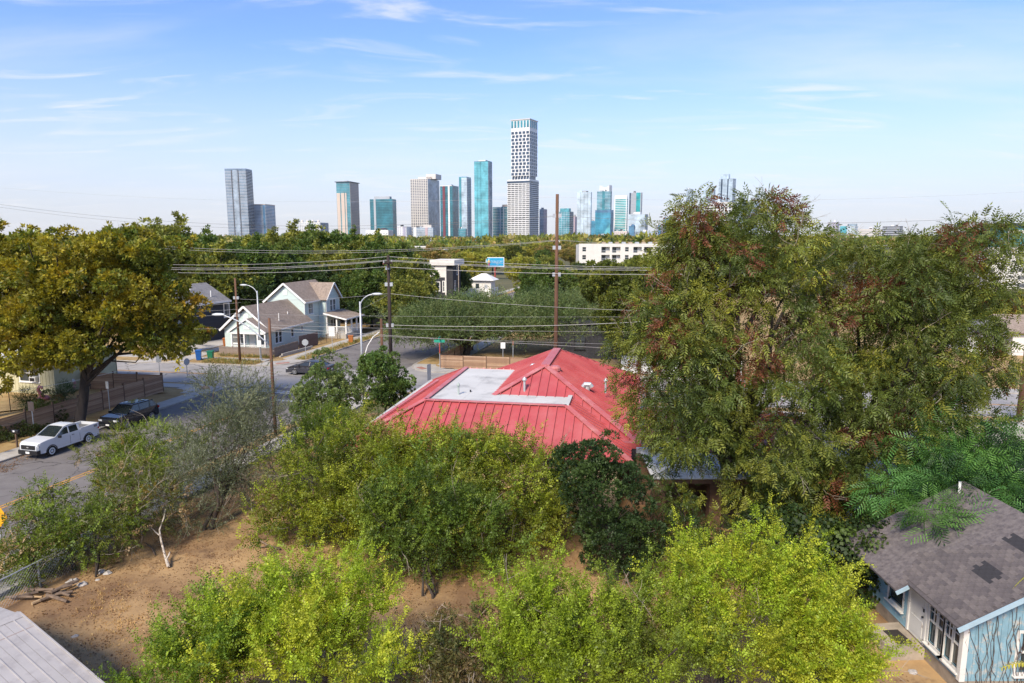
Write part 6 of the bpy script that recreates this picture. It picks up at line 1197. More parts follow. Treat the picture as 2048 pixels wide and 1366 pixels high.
tree('pecan_tree', 'broad darker pecan with many dead grey twigs behind the chinaberry', 'tree', (17.2, 34.2, 0), envB, 'pinnate', 1.0, 11.5, [((0.108, 0.128, 0.024), 3), ((0.075, 0.10, 0.02), 4), ((0.175, 0.18, 0.028), 1.2), ((0.045, 0.066, 0.016), 1.4)], 12, 1.2, 0.38, M_barkdark, 'pecans over the carport', twigs=170, maxn=36, droop=0.75, tops=(0.2, red_br), gaps=0.35, spires=50, sp_len=(0.6, 1.4), twL=(0.8, 2.2), inner=0.12)
# --- chinaberry beside the blue house
tree('chinaberry_tree', 'deep green chinaberry with drooping ferny fronds over the blue house roof', 'tree', (18.6, 27.2, 0), [E(1915, 900, 95, 60, 29, 2.2), E(1990, 960, 70, 60, 28.5, 2.0), E(1900, 1010, 80, 60, 27.5, 2.0), E(1880, 1085, 42, 55, 24.2, 0.9), E(1960, 1000, 60, 35, 26.0, 1.4), E(1995, 890, 60, 45, 29.5, 1.6), E(1930, 955, 70, 45, 27.5, 1.5), E(2010, 1010, 45, 40, 27, 1.2), E(1900, 1010, 60, 40, 25.4, 1.2), E(1800, 1000, 60, 55, 28, 1.4)], 'frond', 0.8, 9, [((0.065, 0.155, 0.038), 4), ((0.095, 0.20, 0.04), 3), (g_deep, 2)], 13, 1.0, 0.22, M_bark, droop=0.8, maxn=20, zmin=0.5)
# --- dark understorey with vines below the pecans
tree('vine_thicket', 'dark vine covered thicket below the pecans beside the blue house door', 'thicket', (13.3, 26.3, 0), [E(1690, 1130, 90, 75, 26.3, 1.6), E(1770, 1140, 40, 90, 25.3, 1.0), E(1600, 1080, 90, 50, 27.2, 1.5)], 'heart', 0.7, 16, [(g_dk, 4), (g_md, 2), ((0.09, 0.13, 0.02), 1)], 14, 0.9, 0.07, M_barkdark, droop=0.1, stems=4, zmin=0.1)
tree('understorey_shrub', 'dark shrub of drooping leaves in front of the carport pillars', 'shrub', (7.6, 28.6, 0), [E(1350, 1085, 80, 40, 28.4, 1.4), E(1470, 1085, 90, 45, 28.3, 1.5), E(1345, 1000, 28, 60, 29.6, 0.8)], 'pinnate', 0.75, 14, [(g_md, 3), (g_dk, 3), (g_yl, 1)], 15, 0.9, 0.06, M_barkdark, droop=0.5, stems=4, zmin=0.1)
# --- hedge of elms and privets along the lot line
palH = [((0.150, 0.190, 0.016), 3), ((0.20, 0.225, 0.02), 2), ((0.11, 0.125, 0.016), 2), ((0.06, 0.09, 0.012), 1.6), (tan_, 0.3)]
hd = [
    ('low spreading yellow green elm bush at the end of the hedge', (620, 1090), [E(645, 960, 85, 78, 31.5, 1.7), E(580, 1040, 60, 50, 30.5, 1.2), E(700, 1030, 70, 70, 30, 1.5)], palH, 21, 'shoot'),
    ('tall yellow green elm clump against the red roof corner', (760, 1080), [E(715, 918, 66, 62, 33, 1.7), E(800, 955, 85, 75, 32, 1.9), E(760, 1040, 80, 60, 31, 1.5)], palH, 22, 'shoot'),
    ('dense mid green elm with grey stems in the middle of the hedge', (858, 1192), [E(855, 1010, 105, 90, 28.5, 1.9), E(800, 1080, 70, 60, 27.5, 1.3), E(930, 1080, 80, 70, 27.6, 1.4)], [((0.085, 0.135, 0.020), 4), ((0.12, 0.165, 0.02), 2), (g_md, 2), (g_yl, 0.8)], 23, 'shoot'),
    ('feathery drooping elm with tan tips below the red mansard', (1010, 1120), [E(985, 955, 85, 60, 31.5, 1.8), E(1070, 970, 75, 70, 31, 1.7), E(1020, 1050, 90, 70, 29.5, 1.6)], palH + [(tan_, 0.5)], 24, 'shoot'),
    ('yellow green elm shoots rising before the red roof panels', (900, 1080), [E(890, 915, 85, 42, 33, 1.5), E(960, 920, 75, 40, 33, 1.3)], palH, 25, 'shoot'),
]
for lb, bp, envs, pal, sd_, kd in hd:
    tree('elm_bush', lb, 'shrub', G(*bp), envs, kd, 0.55, 16, pal, sd_, 1.1, 0.05, M_barkdark, 'elm hedge along the lot line', droop=0.1, up=0.3, stems=4, maxn=24, zmin=0.15, twigs=12, spires=60, sp_len=(0.4, 1.1), gaps=0.7, inner=0.2, per=1.7)
tree('privet_shrub', 'rounded dark green privet with glossy leaves beside the carport', 'shrub', G(1225, 1158), [E(1210, 990, 72, 95, 28.8, 1.7), E(1235, 1085, 68, 62, 27.6, 1.4), E(1165, 945, 45, 60, 29.8, 1.2)], 'tuft', 0.55, 24, [((0.030, 0.055, 0.018), 4), ((0.045, 0.075, 0.02), 3), (g_dk, 2)], 26, 0.95, 0.06, M_barkdark, droop=0.0, stems=4, zmin=0.1)
# --- silvery tree by the street and weedy bushes left of it
tree('olive_tree', 'silvery grey green wispy tree leaning towards the slim brown pole', 'tree', G(415, 1062), [E(470, 810, 60, 55, 36, 1.6), E(530, 860, 45, 45, 37, 1.3), E(430, 900, 80, 65, 34.5, 1.7), E(400, 990, 60, 70, 32.5, 1.4), E(500, 930, 60, 50, 34.5, 1.4)], 'fine', 0.7, 9.5, [(g_sil, 4), ((0.085, 0.10, 0.055), 3), ((0.16, 0.175, 0.11), 1.5), ((0.05, 0.065, 0.03), 1)], 31, 1.6, 0.09, M_bark, up=0.3, droop=0.0, stems=3, twigs=60, zmin=0.2, inner=0.3)
tree('weedy_bush', 'bright green weedy bush between silvery tree and street', 'shrub', G(345, 1010), [E(330, 900, 55, 45, 36, 1.2), E(270, 940, 60, 45, 34.5, 1.2)], 'shoot', 0.55, 14, [((0.15, 0.20, 0.02), 3), ((0.10, 0.14, 0.02), 2), (tan_, 0.4)], 32, 0.85, 0.04, M_bark, up=0.7, stems=4, twigs=30, zmin=0.1, twmat=M_twig)
tree('weedy_bush', 'tangled tan and green bush with fallen white limb', 'shrub', G(265, 1075), [E(260, 985, 75, 45, 32, 1.3), E(320, 1020, 45, 45, 31, 1.1), E(225, 900, 45, 30, 35.5, 0.9)], 'shoot', 0.55, 13, [(g_ol, 3), ((0.12, 0.15, 0.02), 2), (tan_, 1.2), (g_gold, 0.5)], 33, 0.85, 0.04, M_bark, up=0.4, stems=4, twigs=70, zmin=0.1)
for i, (bp, ev, lb) in enumerate((((205, 1150), [E(190, 1075, 60, 50, 28.5, 1.1), E(230, 1030, 40, 35, 29.3, .9)], 'spindly sapling with dark stem at the rubble end of the fence'), ((140, 1145), [E(130, 1050, 55, 55, 29, 1.1), E(95, 1000, 35, 35, 30, .8)], 'taller yellow green sapling grown through the chain link'), ((70, 1180), [E(60, 1080, 50, 55, 27.5, 1.0), E(20, 1130, 45, 40, 26.5, .9)], 'leafy sapling next to the yellow diamond sign'))):
    tree('roadside_sapling', lb, 'sapling', G(*bp), ev, 'shoot', 0.45, 12, [((0.13, 0.18, 0.02), 3), (g_ol, 2), ((0.08, 0.12, 0.02), 2), (tan_, 0.2)], 34 + i, 0.95, 0.035, M_barkdark, 'saplings along the chain link fence', up=0.1, droop=0.2, stems=3, twigs=10, zmin=0.15, inner=0.4)
# --- bright bushes in the foreground
palF = [(g_lime, 4), (g_ylm, 2.2), ((0.19, 0.25, 0.02), 3), ((0.11, 0.16, 0.02), 1.6), (tan_, 0.12)]
fg = [
    ('bright lime green bush with upright shoots on the dry lot near the shed', (-5.3, 17.4, 0), [E(600, 1230, 120, 50, 18.6, 1.5), E(690, 1190, 75, 40, 19.4, 1.1), E(520, 1290, 110, 55, 17.6, 1.3), E(680, 1310, 110, 60, 17.2, 1.3)], palF, 41),
    ('darker green bush at the edge of the lime bush by the dry grass', (-8.2, 16.6, 0), [E(440, 1290, 60, 50, 18.0, 0.9), E(400, 1340, 60, 45, 17.2, 0.9)], [((0.09, 0.15, 0.018), 4), ((0.15, 0.21, 0.02), 3), (g_md, 2)], 42),
    ('tallest bright yellow lime bush with dense upright shoots near the blue house', (5.6, 17.6, 0), [E(1450, 1165, 80, 58, 19.6, 1.3), E(1545, 1150, 60, 62, 19.8, 1.1), E(1615, 1215, 60, 55, 19.2, 1.0), E(1375, 1225, 55, 48, 19.2, 1.0), E(1500, 1290, 105, 50, 18, 1.2)], [(g_ylm, 4), (g_lime, 4), ((0.20, 0.27, 0.02), 2), ((0.10, 0.15, 0.02), 1)], 43),
    ('loose olive lime bush between the tall lime bush and the withered shrub', (2.8, 17.2, 0), [E(1240, 1270, 75, 60, 18.4, 1.1), E(1310, 1320, 90, 60, 17.4, 1.1), E(1190, 1330, 60, 50, 17.4, .9)], [((0.17, 0.22, 0.02), 3), ((0.11, 0.15, 0.02), 3), (g_ol, 2), (tan_, 0.5)], 44),
    ('narrow lime bush with tan seed heads right of the withered shrub', (1.1, 17.6, 0), [E(1060, 1230, 50, 55, 18.8, .8), E(1100, 1280, 60, 60, 18, .9), E(1050, 1330, 60, 50, 17.4, .8)], [(g_lime, 3), ((0.18, 0.24, 0.02), 3), ((0.10, 0.15, 0.02), 2), (tan_, 0.7)], 45),
    ('straggling lime bush reaching towards the concrete stoop', (8.0, 17.6, 0), [E(1640, 1280, 50, 36, 19.2, .8), E(1680, 1335, 50, 36, 18, .7), E(1630, 1335, 70, 45, 18, .9)], [(g_ylm, 2), (g_lime, 3), ((0.15, 0.20, 0.02), 3), (tan_, 0.3)], 46),
]
for lb, bp, envs, pal, sd_ in fg:
    tree('lime_bush', lb, 'shrub', bp, envs, 'shoot', 0.34, 32, pal, sd_, 0.76, 0.03, M_barkdark, 'lime green bushes on the lot', up=0.7, droop=0.0, stems=6, maxn=40, zmin=0.1, twigs=8, inner=0.15, spires=150, sp_len=(0.5, 1.35), gaps=0.8, per=1.3, shade_jit=0.38)
tree('withered_shrub', 'withered brown green shrub with hanging leaves between the lime bushes', 'shrub', (-1.3, 17.3, 0), [E(930, 1290, 80, 45, 18.2, 1.2), E(900, 1340, 90, 45, 17.4, 1.1)], 'wilt', 0.45, 38, [((0.10, 0.095, 0.03), 3), ((0.16, 0.125, 0.055), 2), ((0.06, 0.075, 0.02), 3), (tan_, 0.6)], 47, 0.75, 0.03, M_barkdark, droop=0.0, up=0.3, stems=6, twigs=26, zmin=0.1, twL=(0.5, 1.0))
# --- street trees at the junction
tree('young_oak', 'loose grey green young oak in front of the graphite car', 'tree', G(630, 905), [E(662, 738, 26, 34, 45, 1.0), E(655, 785, 50, 36, 45, 1.5), E(607, 800, 24, 24, 45, 0.9), E(698, 785, 26, 24, 45.5, .9), E(650, 830, 50, 26, 44, 1.2)], 'tuft', 0.5, 17, [((0.12, 0.17, 0.055), 3), ((0.165, 0.205, 0.075), 2), ((0.08, 0.12, 0.035), 2)], 51, 1.1, 0.09, M_bark, up=0.3, zmin=0.6)
tree('young_oak', 'compact dark green young oak with slim trunk at the street corner', 'tree', G(772, 852), [E(765, 765, 46, 48, 51.5, 1.8), E(768, 725, 28, 25, 51.5, 1.0), E(790, 790, 28, 28, 51.3, 1.0)], 'tuft', 0.62, 14, [((0.075, 0.13, 0.034), 3), ((0.105, 0.16, 0.04), 2), (g_md, 1)], 52, 1.45, 0.09, M_bark, up=0.2, zmin=1.0, trunk_top=2.6)
tree('juniper_bush', 'rounded yellow green juniper behind the hedge end', 'shrub', G(650, 915), [E(655, 860, 48, 30, 41, 1.3), E(640, 885, 50, 30, 40, 1.2)], 'fine', 0.5, 15, [((0.09, 0.14, 0.012), 3), ((0.06, 0.10, 0.012), 2)], 53, 1.4, 0.06, up=0.6, stems=3, zmin=0.1)
tree('palmetto_shrub', 'spiky dark green shrub at the red roof corner', 'shrub', G(760, 905), [E(762, 868, 38, 26, 42.5, 1.0)], 'shoot', 0.45, 22, [((0.045, 0.085, 0.015), 3), ((0.07, 0.11, 0.02), 2)], 54, 0.9, 0.05, up=0.7, stems=3, zmin=0.1)
# --- golden elms on the left
palE = [((0.23, 0.195, 0.018), 4), ((0.185, 0.175, 0.020), 4), ((0.12, 0.14, 0.02), 3), ((0.26, 0.18, 0.02), 0.6), ((0.07, 0.10, 0.018), 0.6)]
eb = G(158, 856)
tree('elm_tree', 'golden leaved elm with forked trunk beside the parked pickup', 'tree', eb, [E(190, 560, 130, 85, 51, 4.2), E(280, 600, 85, 75, 51, 3.6), E(330, 660, 45, 50, 51, 2.0), E(120, 600, 90, 90, 49.5, 3.6), E(230, 515, 90, 42, 52, 3.2), E(150, 665, 95, 50, 48.5, 2.8)], 'tuft', 1.15, 6.5, palE, 61, 2.2, 0.38, M_barkdark, 'golden elms on the left street', droop=0.25, gaps=0.4, spires=60, sp_len=(0.5, 1.2), maxn=40, fork=0.55, trunk_top=4.6, twigs=30)
tree('elm_tree', 'golden elm shading the cream house with its trunk hidden by the fence', 'tree', (-42.5, 52.5, 0), [E(20, 560, 130, 95, 54, 4.6), E(-80, 600, 110, 110, 53, 4.4), E(30, 680, 85, 60, 50, 3.0), E(60, 525, 80, 40, 55, 3.2), E(-60, 530, 80, 50, 54, 3), E(60, 690, 70, 34, 47.5, 2.0), E(-20, 720, 60, 50, 46, 2.0)], 'tuft', 1.2, 5, palE, 62, 2.3, 0.4, M_barkdark, 'golden elms on the left street', droop=0.25, gaps=0.4, spires=40, sp_len=(0.4, 1.0), maxn=36, trunk_top=4.5)
tree('yard_shrub', 'clipped dark green shrub at the end of the cream house wall', 'shrub', G(124, 800), [E(124, 785, 13, 17, 58.5, 0.7)], 'fine', 0.35, 60, [((0.03, 0.06, 0.015), 3)], 63, 0.9, 0.04, up=0.5, stems=2, zmin=0.05)
tree('yard_shrub', 'rounded green shrub below the cream house window', 'shrub', G(56, 818), [E(56, 800, 16, 18, 55.5, 0.7)], 'fine', 0.35, 60, [((0.04, 0.07, 0.018), 3)], 64, 0.9, 0.04, up=0.5, stems=2, zmin=0.05)
tree('fence_vine', 'dark ivy hedge tumbling over the fence behind the mailboxes', 'hedge', A(-2, -4.2), [E(40, 868, 60, 22, 48.5, 0.7), E(100, 825, 32, 32, 52, 0.7), E(-20, 885, 50, 25, 47, 0.8)], 'tuft', 0.5, 26, [((0.045, 0.065, 0.016), 3), ((0.07, 0.09, 0.02), 2), ((0.10, 0.07, 0.03), 0.6)], 65, 0.9, 0.04, stems=3, zmin=0.1)
tree('yellow_shrub', 'yellowing shrub at the navy house driveway', 'shrub', G(395, 690), [E(395, 668, 25, 15, 84, 1.2)], 'tuft', 0.7, 18, [(g_ol, 3), (g_yl, 2), (g_org, 0.6)], 66, 1.6, 0.06, stems=2, zmin=0.1)
# --- live oaks
palL = [((0.088, 0.125, 0.042), 4), ((0.135, 0.165, 0.062), 2.5), ((0.045, 0.07, 0.022), 2)]
tree('live_oak', 'wide spreading grey green live oak with dark forked trunk behind the slat fence', 'tree', G(932, 712), [E(870, 648, 70, 28, 82, 4.6), E(960, 630, 85, 26, 85, 5.0), E(1030, 645, 65, 30, 83, 4.2), E(832, 668, 38, 20, 80, 3.0), E(930, 658, 75, 16, 79, 3.6)], 'sprig', 1.0, 8.5, palL, 71, 2.4, 0.42, M_barkdark, 'live oaks by the slat fence', gaps=0.7, spires=60, sp_len=(0.8, 1.8), maxn=40, fork=0.3, up=0.35, droop=0.1, trunk_top=1.3, zmin=2.3)
tree('live_oak', 'second live oak shading the charcoal building', 'tree', (8.5, 86, 0), [E(1090, 632, 85, 34, 86, 5.0), E(1180, 630, 75, 36, 86, 4.6), E(1140, 665, 95, 24, 82, 4.6)], 'sprig', 1.0, 8, palL, 72, 2.4, 0.4, M_barkdark, 'live oaks by the slat fence', gaps=0.7, spires=60, sp_len=(0.8, 1.8), maxn=36, fork=0.3, up=0.35, droop=0.1, zmin=3.0, trunk_top=1.6)
tree('hackberry_tree', 'mid green tree just left of the big pecan behind the oaks', 'tree', (15.5, 70, 0), [E(1235, 570, 55, 45, 70, 3.2), E(1280, 550, 40, 28, 72, 2.6), E(1240, 620, 50, 50, 69, 3)], 'tuft', 1.0, 7, [((0.115, 0.135, 0.024), 3), ((0.08, 0.10, 0.02), 3), (g_yl, 1)], 73, 2.4, 0.25, twigs=14)
# --- prototypes for the trees behind
bgp = []
pals = [[((0.070, 0.115, 0.024), 3), ((0.105, 0.140, 0.030), 2), ((0.05, 0.08, 0.02), 2)], [((0.14, 0.155, 0.03), 3), ((0.18, 0.185, 0.035), 2), ((0.08, 0.11, 0.024), 2)], [((0.24, 0.25, 0.04), 3), ((0.29, 0.27, 0.05), 2), ((0.15, 0.165, 0.03), 2)], [((0.040, 0.070, 0.024), 3), ((0.060, 0.095, 0.03), 3), (g_md, 1)], [((0.26, 0.19, 0.07), 2), ((0.22, 0.19, 0.06), 3), ((0.14, 0.15, 0.03), 2)]]
for i, pal in enumerate(pals):
    rr_ = np.random.default_rng(80 + i); ev = [(0, 0, 6.3, 3.6, 3.6, 3.0), (1.6, 0.6, 7.6, 2.6, 2.6, 2.2), (-1.7, -0.8, 5.6, 2.6, 2.6, 2.2), (0.4, -1.6, 4.8, 2.6, 2.6, 2.0), (-0.6, 1.5, 8.0, 1.8, 1.8, 1.8)]
    me, C = crown_mesh('crown', 'clump', ev, 1.0, 4.6, pal, 80 + i, 0.95, droop=0.15, zmin=0.4, inner=0.1, gaps=0.5, spires=30, sp_len=(0.6, 1.5)); m = MB(); limbs(m, (0, 0, 0), 0.24, C, rr_, 0.4, 14); bgp.append((me, m.mesh('trunk', M_barkdark, True)))
BGL = [('mid green tree in the wood behind the houses', 'dark leafy tree'), ('olive green tree in the wood behind the houses', ''), ('pale yellow green tree in the wood behind the houses', ''), ('very dark green tree in the wood behind the houses', ''), ('brownish gold tree in the wood behind the houses', '')]
rb_ = random.Random(17)
BGN = ['mid green', 'olive green', 'pale yellow green', 'very dark green', 'brownish gold']
LMK = [(250, 'beside the golden elm top'), (330, 'rising highest left of the slate tower'), (385, 'above the navy house chimney vents'), (440, 'behind the navy house eave'), (475, 'below the slate glass tower'), (525, 'below the curved roof tower'), (565, 'behind the mint house gable'), (625, 'below the domed white block'), (695, 'below the beige striped tower'), (765, 'below the dark teal tower'), (845, 'below the beige gridded tower'), (900, 'below the maroon striped tower'), (930, 'below the slim pale teal tower'), (965, 'below the aqua tower'), (1005, 'behind the billboard below the low teal block'), (1045, 'below the tallest tower'), (1085, 'below the slim grey block'), (1130, 'below the teal gridded office'), (1170, 'below the icy glass tower'), (1208, 'below the sail shaped tower'), (1242, 'below the green banded tower'), (1280, 'below the silver facets'), (1320, 'below the lilac block'), (1440, 'behind the pecan below the white hotel grid'), (1560, 'hidden behind the pecan crown'), (1690, 'below the pale teal office'), (1740, 'in the pecan dip below the beige block'), (1850, 'behind the darker pecan'), (2000, 'behind the cream apartments'), (2120, 'past the cream apartments')]
def bg(px, py_top, Y, k, w=1.0, lab=None, where=''):
    H = PD(px, py_top, Y).z; s = max(H, 3.0) / 9.3 * (0.93 if lab is None else 0.97); c = PD(px, py_top, Y); lm_ = min(LMK, key=lambda q: abs(q[0] - px))[1]
    dist = ('by the houses' if Y < 114 else ('second row' if Y < 140 else ('short of the apartments' if Y < 290 else 'beyond the apartments')))
    t = thing('leafy_tree', lab or '%s tree %s, %s' % (BGN[k], lm_, dist), 'tree', (c.x, Y, 0), rb_.uniform(0, 6.28), '%s trees %s' % (BGN[k], lm_)); t.scale = (s * w, s * w, s)
    link('crown', bgp[k][0], t); link('trunk', bgp[k][1], t); return t
# row behind the mint and navy houses
for (px, py, Y, k, w) in ((330, 452, 120, 1, 1.0), (290, 475, 105, 1, 1.0), (375, 478, 112, 0, 1.1), (430, 500, 105, 1, 1.1), (475, 490, 118, 2, .9), (520, 490, 112, 0, 1.1), (495, 560, 104, 3, 1.0), (560, 478, 128, 1, 1.1), (610, 464, 132, 1, 1.0), (655, 468, 128, 0, 1.1), (700, 475, 130, 0, 1.1), (745, 482, 125, 1, 1.0), (790, 490, 120, 0, 1.1), (818, 525, 112, 1, 0.9), (600, 530, 112, 3, 1.1), (680, 540, 114, 3, 1.1), (740, 545, 108, 0, 1.1), (800, 560, 104, 1, 1.0), (720, 600, 104, 3, 1.0), (650, 500, 120, 1, 1.0), (545, 520, 115, 3, 1.0), (590, 500, 121, 0, 1.0), (770, 515, 118, 3, 1.), (440, 540, 108, 3, 1.), (400, 520, 118, 0, 1.), (250, 482, 112, 1, 1.1), (700, 520, 116, 1, 1.0)):
    bg(px, py, Y, k, w)
# scattered trees of the middle distance
for i in range(120):
    Y = rb_.uniform(150, 420); px = rb_.uniform(860, 1330) if i < 56 else (rb_.uniform(380, 880) if i < 84 else rb_.uniform(1330, 2150)); k = rb_.choice((0, 1, 1, 2, 2, 3, 4, 1))
    if 900 < px < 1060 and Y < 250: continue
    if 820 < px < 965 and Y < 170: continue
    H = rb_.uniform(6.0, 9.5) + (1.2 if Y > 280 else 0)
    if 1110 < px < 1380 and Y < 310: H = min(H, 4.5)
    c = PD(px, 500, Y); py = 683 - FPX * ((H - CAM_H) * cp + Y * sp_) / (Y * cp - (H - CAM_H) * sp_)
    bg(px, py, Y, k, rb_.uniform(1.0, 1.35), where='spread below the downtown towers')
for (px, py, Y, k, lb) in ((927, 545, 158, 3, 'dark cypress like tree beside the modern house'), (1060, 520, 150, 2, 'pale yellow green tree right of the billboard'), (1078, 560, 120, 1, 'olive green round tree before the white boundary wall'), (2035, 600, 90, 2, 'yellow green tree behind the tan bungalow'), (1990, 590, 95, 1, 'olive tree behind the white bungalow'), (1100, 540, 115, 0, 'mid green tree behind the live oaks'), (1160, 548, 120, 1, 'olive tree below the white apartments'), (1300, 520, 130, 1, 'olive tree covering the apartment corner'), (985, 500, 260, 2, 'yellow green tree behind the billboard'), (930, 510, 180, 2, 'bright yellow green tree behind the modern house'), (880, 500, 200, 4, 'brownish tree above the modern house roof'), (1075, 580, 105, 3, 'dark tree behind the live oak crown')):
    bg(px, py, Y, k, 0.6 if 'cypress' in lb else 1.15, lb)
# --- far-off wood that reads as one mass
rng = np.random.default_rng(99); n = 2200; Yf = rng.uniform(430, 1500, n); Xf = rng.uniform(-1.0, 1.0, n) * Yf * 0.95; Hf = rng.uniform(7.5, 12.0, n) + 1.5 * np.sin(Xf / 60) + (Yf / 900)
K = 5; P0 = np.repeat(np.stack([Xf, Yf, Hf], 1), K, 0); dd = norm(rng.normal(size=(n * K, 3)) + np.array((0, -0.4, 0.3))); P0 = P0 + dd * np.array((4.5, 4.5, 2.6)) - np.array((0, 0, 2.6))
pa = np.array([c for c, _ in pals[0] + pals[1] + pals[2] + pals[4]]); tone = pa[rng.integers(0, len(pa), n)] * rng.uniform(0.8, 1.3, (n, 1)); cc = np.repeat(tone, K, 0)
me = leaf_mesh('distant_wood', 'clump', P0, dd, rng.uniform(6.5, 11.0, n * K), cc, rng)
wd_ = link('distant_wood', me, kind='stuff'); tag(wd_, 'distant wood of mixed green trees below the downtown towers', 'trees')
# ------------------------------------------------------------------ lot floor: litter, grass, logs, branches
rng = np.random.default_rng(7)
def litter(name, label, cat, n, xr, yr, cols, size, flatness, kind='tuft', keep=None, z=0.01, upd=0.15):
    p = np.stack([rng.uniform(*xr, n), rng.uniform(*yr, n), np.full(n, z)], 1)
    if keep is not None: p = p[keep(p)]
    d = norm(rng.normal(size=(len(p), 3)) * np.array((1, 1, flatness)) + np.array((0, 0, upd))); c = np.array(cols)[rng.integers(0, len(cols), len(p))] * rng.uniform(0.7, 1.3, (len(p), 1))
    o = link(name, leaf_mesh(name, kind, p, d, rng.uniform(0.6, 1.3, len(p)) * size, c, rng, 0.3), kind='stuff'); tag(o, label, cat)
lot = lambda p: (p[:, 0] > -22 + (p[:, 1] - 20) * 0.25)
SPR['litter'] = []
for s in range(4):
    r = np.random.default_rng(200 + s); q = []
    for i in range(9): a = r.uniform(0, 6.28); b = np.array((r.uniform(-.35, .35), r.uniform(-.35, .35), r.uniform(0, .02))); q.append(leafq(b, (math.cos(a), math.sin(a), r.uniform(-.1, .35)), (-math.sin(a), math.cos(a), r.uniform(-.4, .4)), 0.075, 0.045, 0.01))
    SPR['litter'].append(np.array(q))
SPR['blade'] = []
for s in range(4):
    r = np.random.default_rng(300 + s); q = []
    for i in range(9): a = r.uniform(0, 6.28); l = r.uniform(.3, .9); b = np.array((r.uniform(-.0, .05), r.uniform(-.12, .12), r.uniform(-.12, .12))); q.append(leafq(b, (1, l * math.cos(a), l * math.sin(a)), (0, -math.sin(a), math.cos(a)), r.uniform(.09, .2), 0.02))
    SPR['blade'].append(np.array(q))
def flatlit(name, label, cat, n, xr, yr, cols, size, keep=None, dens=None):
    p = np.stack([rng.uniform(*xr, n), rng.uniform(*yr, n), np.full(n, 0.004)], 1)
    if keep is not None: p = p[keep(p)]
    a = rng.uniform(0, 6.28, len(p)); d = np.stack([np.cos(a), np.sin(a), np.zeros(len(p))], 1); c = np.array(cols)[rng.integers(0, len(cols), len(p))] * rng.uniform(0.7, 1.3, (len(p), 1))
    N = len(p); X = d; Z = np.tile((0., 0., 1.), (N, 1)); Y = np.cross(Z, X); V = []; C = []
    for v in range(4):
        i = np.arange(v, N, 4); t = SPR['litter'][v] * size; M = np.stack([X[i], Y[i], Z[i]], 1); P_ = np.einsum('lqa,nab->nlqb', t, M) + p[i][:, None, None, :]; V.append(P_.reshape(-1, 3)); cc_ = c[i][:, None, None, :] * (1 + rng.normal(size=(len(i), t.shape[0], 1, 1)) * 0.3); C.append(np.broadcast_to(cc_, P_.shape).reshape(-1, 3))
    V = np.concatenate(V); C = np.clip(np.concatenate(C), 0.005, 0.8); n_ = len(V); me = bpy.data.meshes.new(name); me.from_pydata([], [], []); me.vertices.add(n_); me.vertices.foreach_set('co', V.astype(np.float32).ravel()); me.loops.add(n_); me.loops.foreach_set('vertex_index', np.arange(n_, dtype=np.int32)); me.polygons.add(n_ // 4); me.polygons.foreach_set('loop_start', np.arange(0, n_, 4, dtype=np.int32)); at_ = me.attributes.new('Col', 'FLOAT_COLOR', 'POINT'); at_.data.foreach_set('color', np.concatenate([C, np.ones((n_, 1))], 1).astype(np.float32).ravel()); me.update(calc_edges=True); me.materials.append(M_leaf)
    o = link(name, me, kind='stuff'); tag(o, label, cat)
flatlit('leaf_litter', 'brown fallen leaves scattered over the dry lot', 'leaf litter', 4200, (-19, 13), (17, 34), [(0.26, 0.14, 0.065), (0.17, 0.085, 0.042), (0.36, 0.22, 0.11), (0.21, 0.11, 0.05), (0.44, 0.31, 0.17)], 0.85, lot)
flatlit('leaf_litter', 'rusty fallen leaves along the gutter by the parked pickup', 'leaf litter', 700, (-37, -31.5), (38, 52), [(0.24, 0.11, 0.04), (0.17, 0.08, 0.035), (0.32, 0.19, 0.08)], 1.2)
def gr(n, xr, yr, keep, name, label, cols, size): 
    p = np.stack([rng.uniform(*xr, n), rng.uniform(*yr, n), np.full(n, 0.0)], 1); p = p[keep(p)] if keep else p
    d = norm(rng.normal(size=(len(p), 3)) * np.array((.5, .5, .1)) + np.array((0, 0, 1))); c = np.array(cols)[rng.integers(0, len(cols), len(p))] * rng.uniform(0.75, 1.25, (len(p), 1))
    o = link(name, leaf_mesh(name, 'blade', p, d, rng.uniform(0.5, 1.2, len(p)) * size, c, rng, 0.2), kind='stuff'); tag(o, label, 'grass')
gr(7000, (-17, -2), (15.5, 27), lambda p: (rng.random(len(p)) < np.clip((28 - p[:, 1]) / 14 + np.sin(p[:, 0] * 1.1 + p[:, 1]) * .3, 0, 1)), 'dry_grass', 'short straw coloured grass on the open lot near the shed', [(0.42, 0.28, 0.11), (0.34, 0.21, 0.08), (0.48, 0.35, 0.16)], 0.75)
vg = [(s, RB + rnd.uniform(0.2, 2.3)) for s in [rnd.uniform(bFL - 11, bFL - 4.5) for _ in range(420)]]
pv = np.array([tuple(B(s, t, 0.1)) for s, t in vg] + [tuple(A(sFL + rnd.uniform(4, 26), -rnd.uniform(0.2, 1.7), 0.1)) for _ in range(420)] + [tuple(Vector((0, 0, .1)) + f0.lerp(f1, rnd.random()) + Vector((0, -rnd.uniform(0.1, 0.6), 0))) for _ in range(160)])
dv_ = norm(rng.normal(size=(len(pv), 3)) * .4 + np.array((0, 0, 1))); cv = np.array([(0.12, 0.14, 0.03), (0.22, 0.19, 0.06), (0.30, 0.22, 0.09)])[rng.integers(0, 3, len(pv))]
o = link('verge_weeds', leaf_mesh('verge_weeds', 'blade', pv, dv_, rng.uniform(1.2, 2.6, len(pv)), cv, rng, 0.2), kind='stuff'); tag(o, 'tall dry weeds on the verges of the mint house corner', 'weeds')
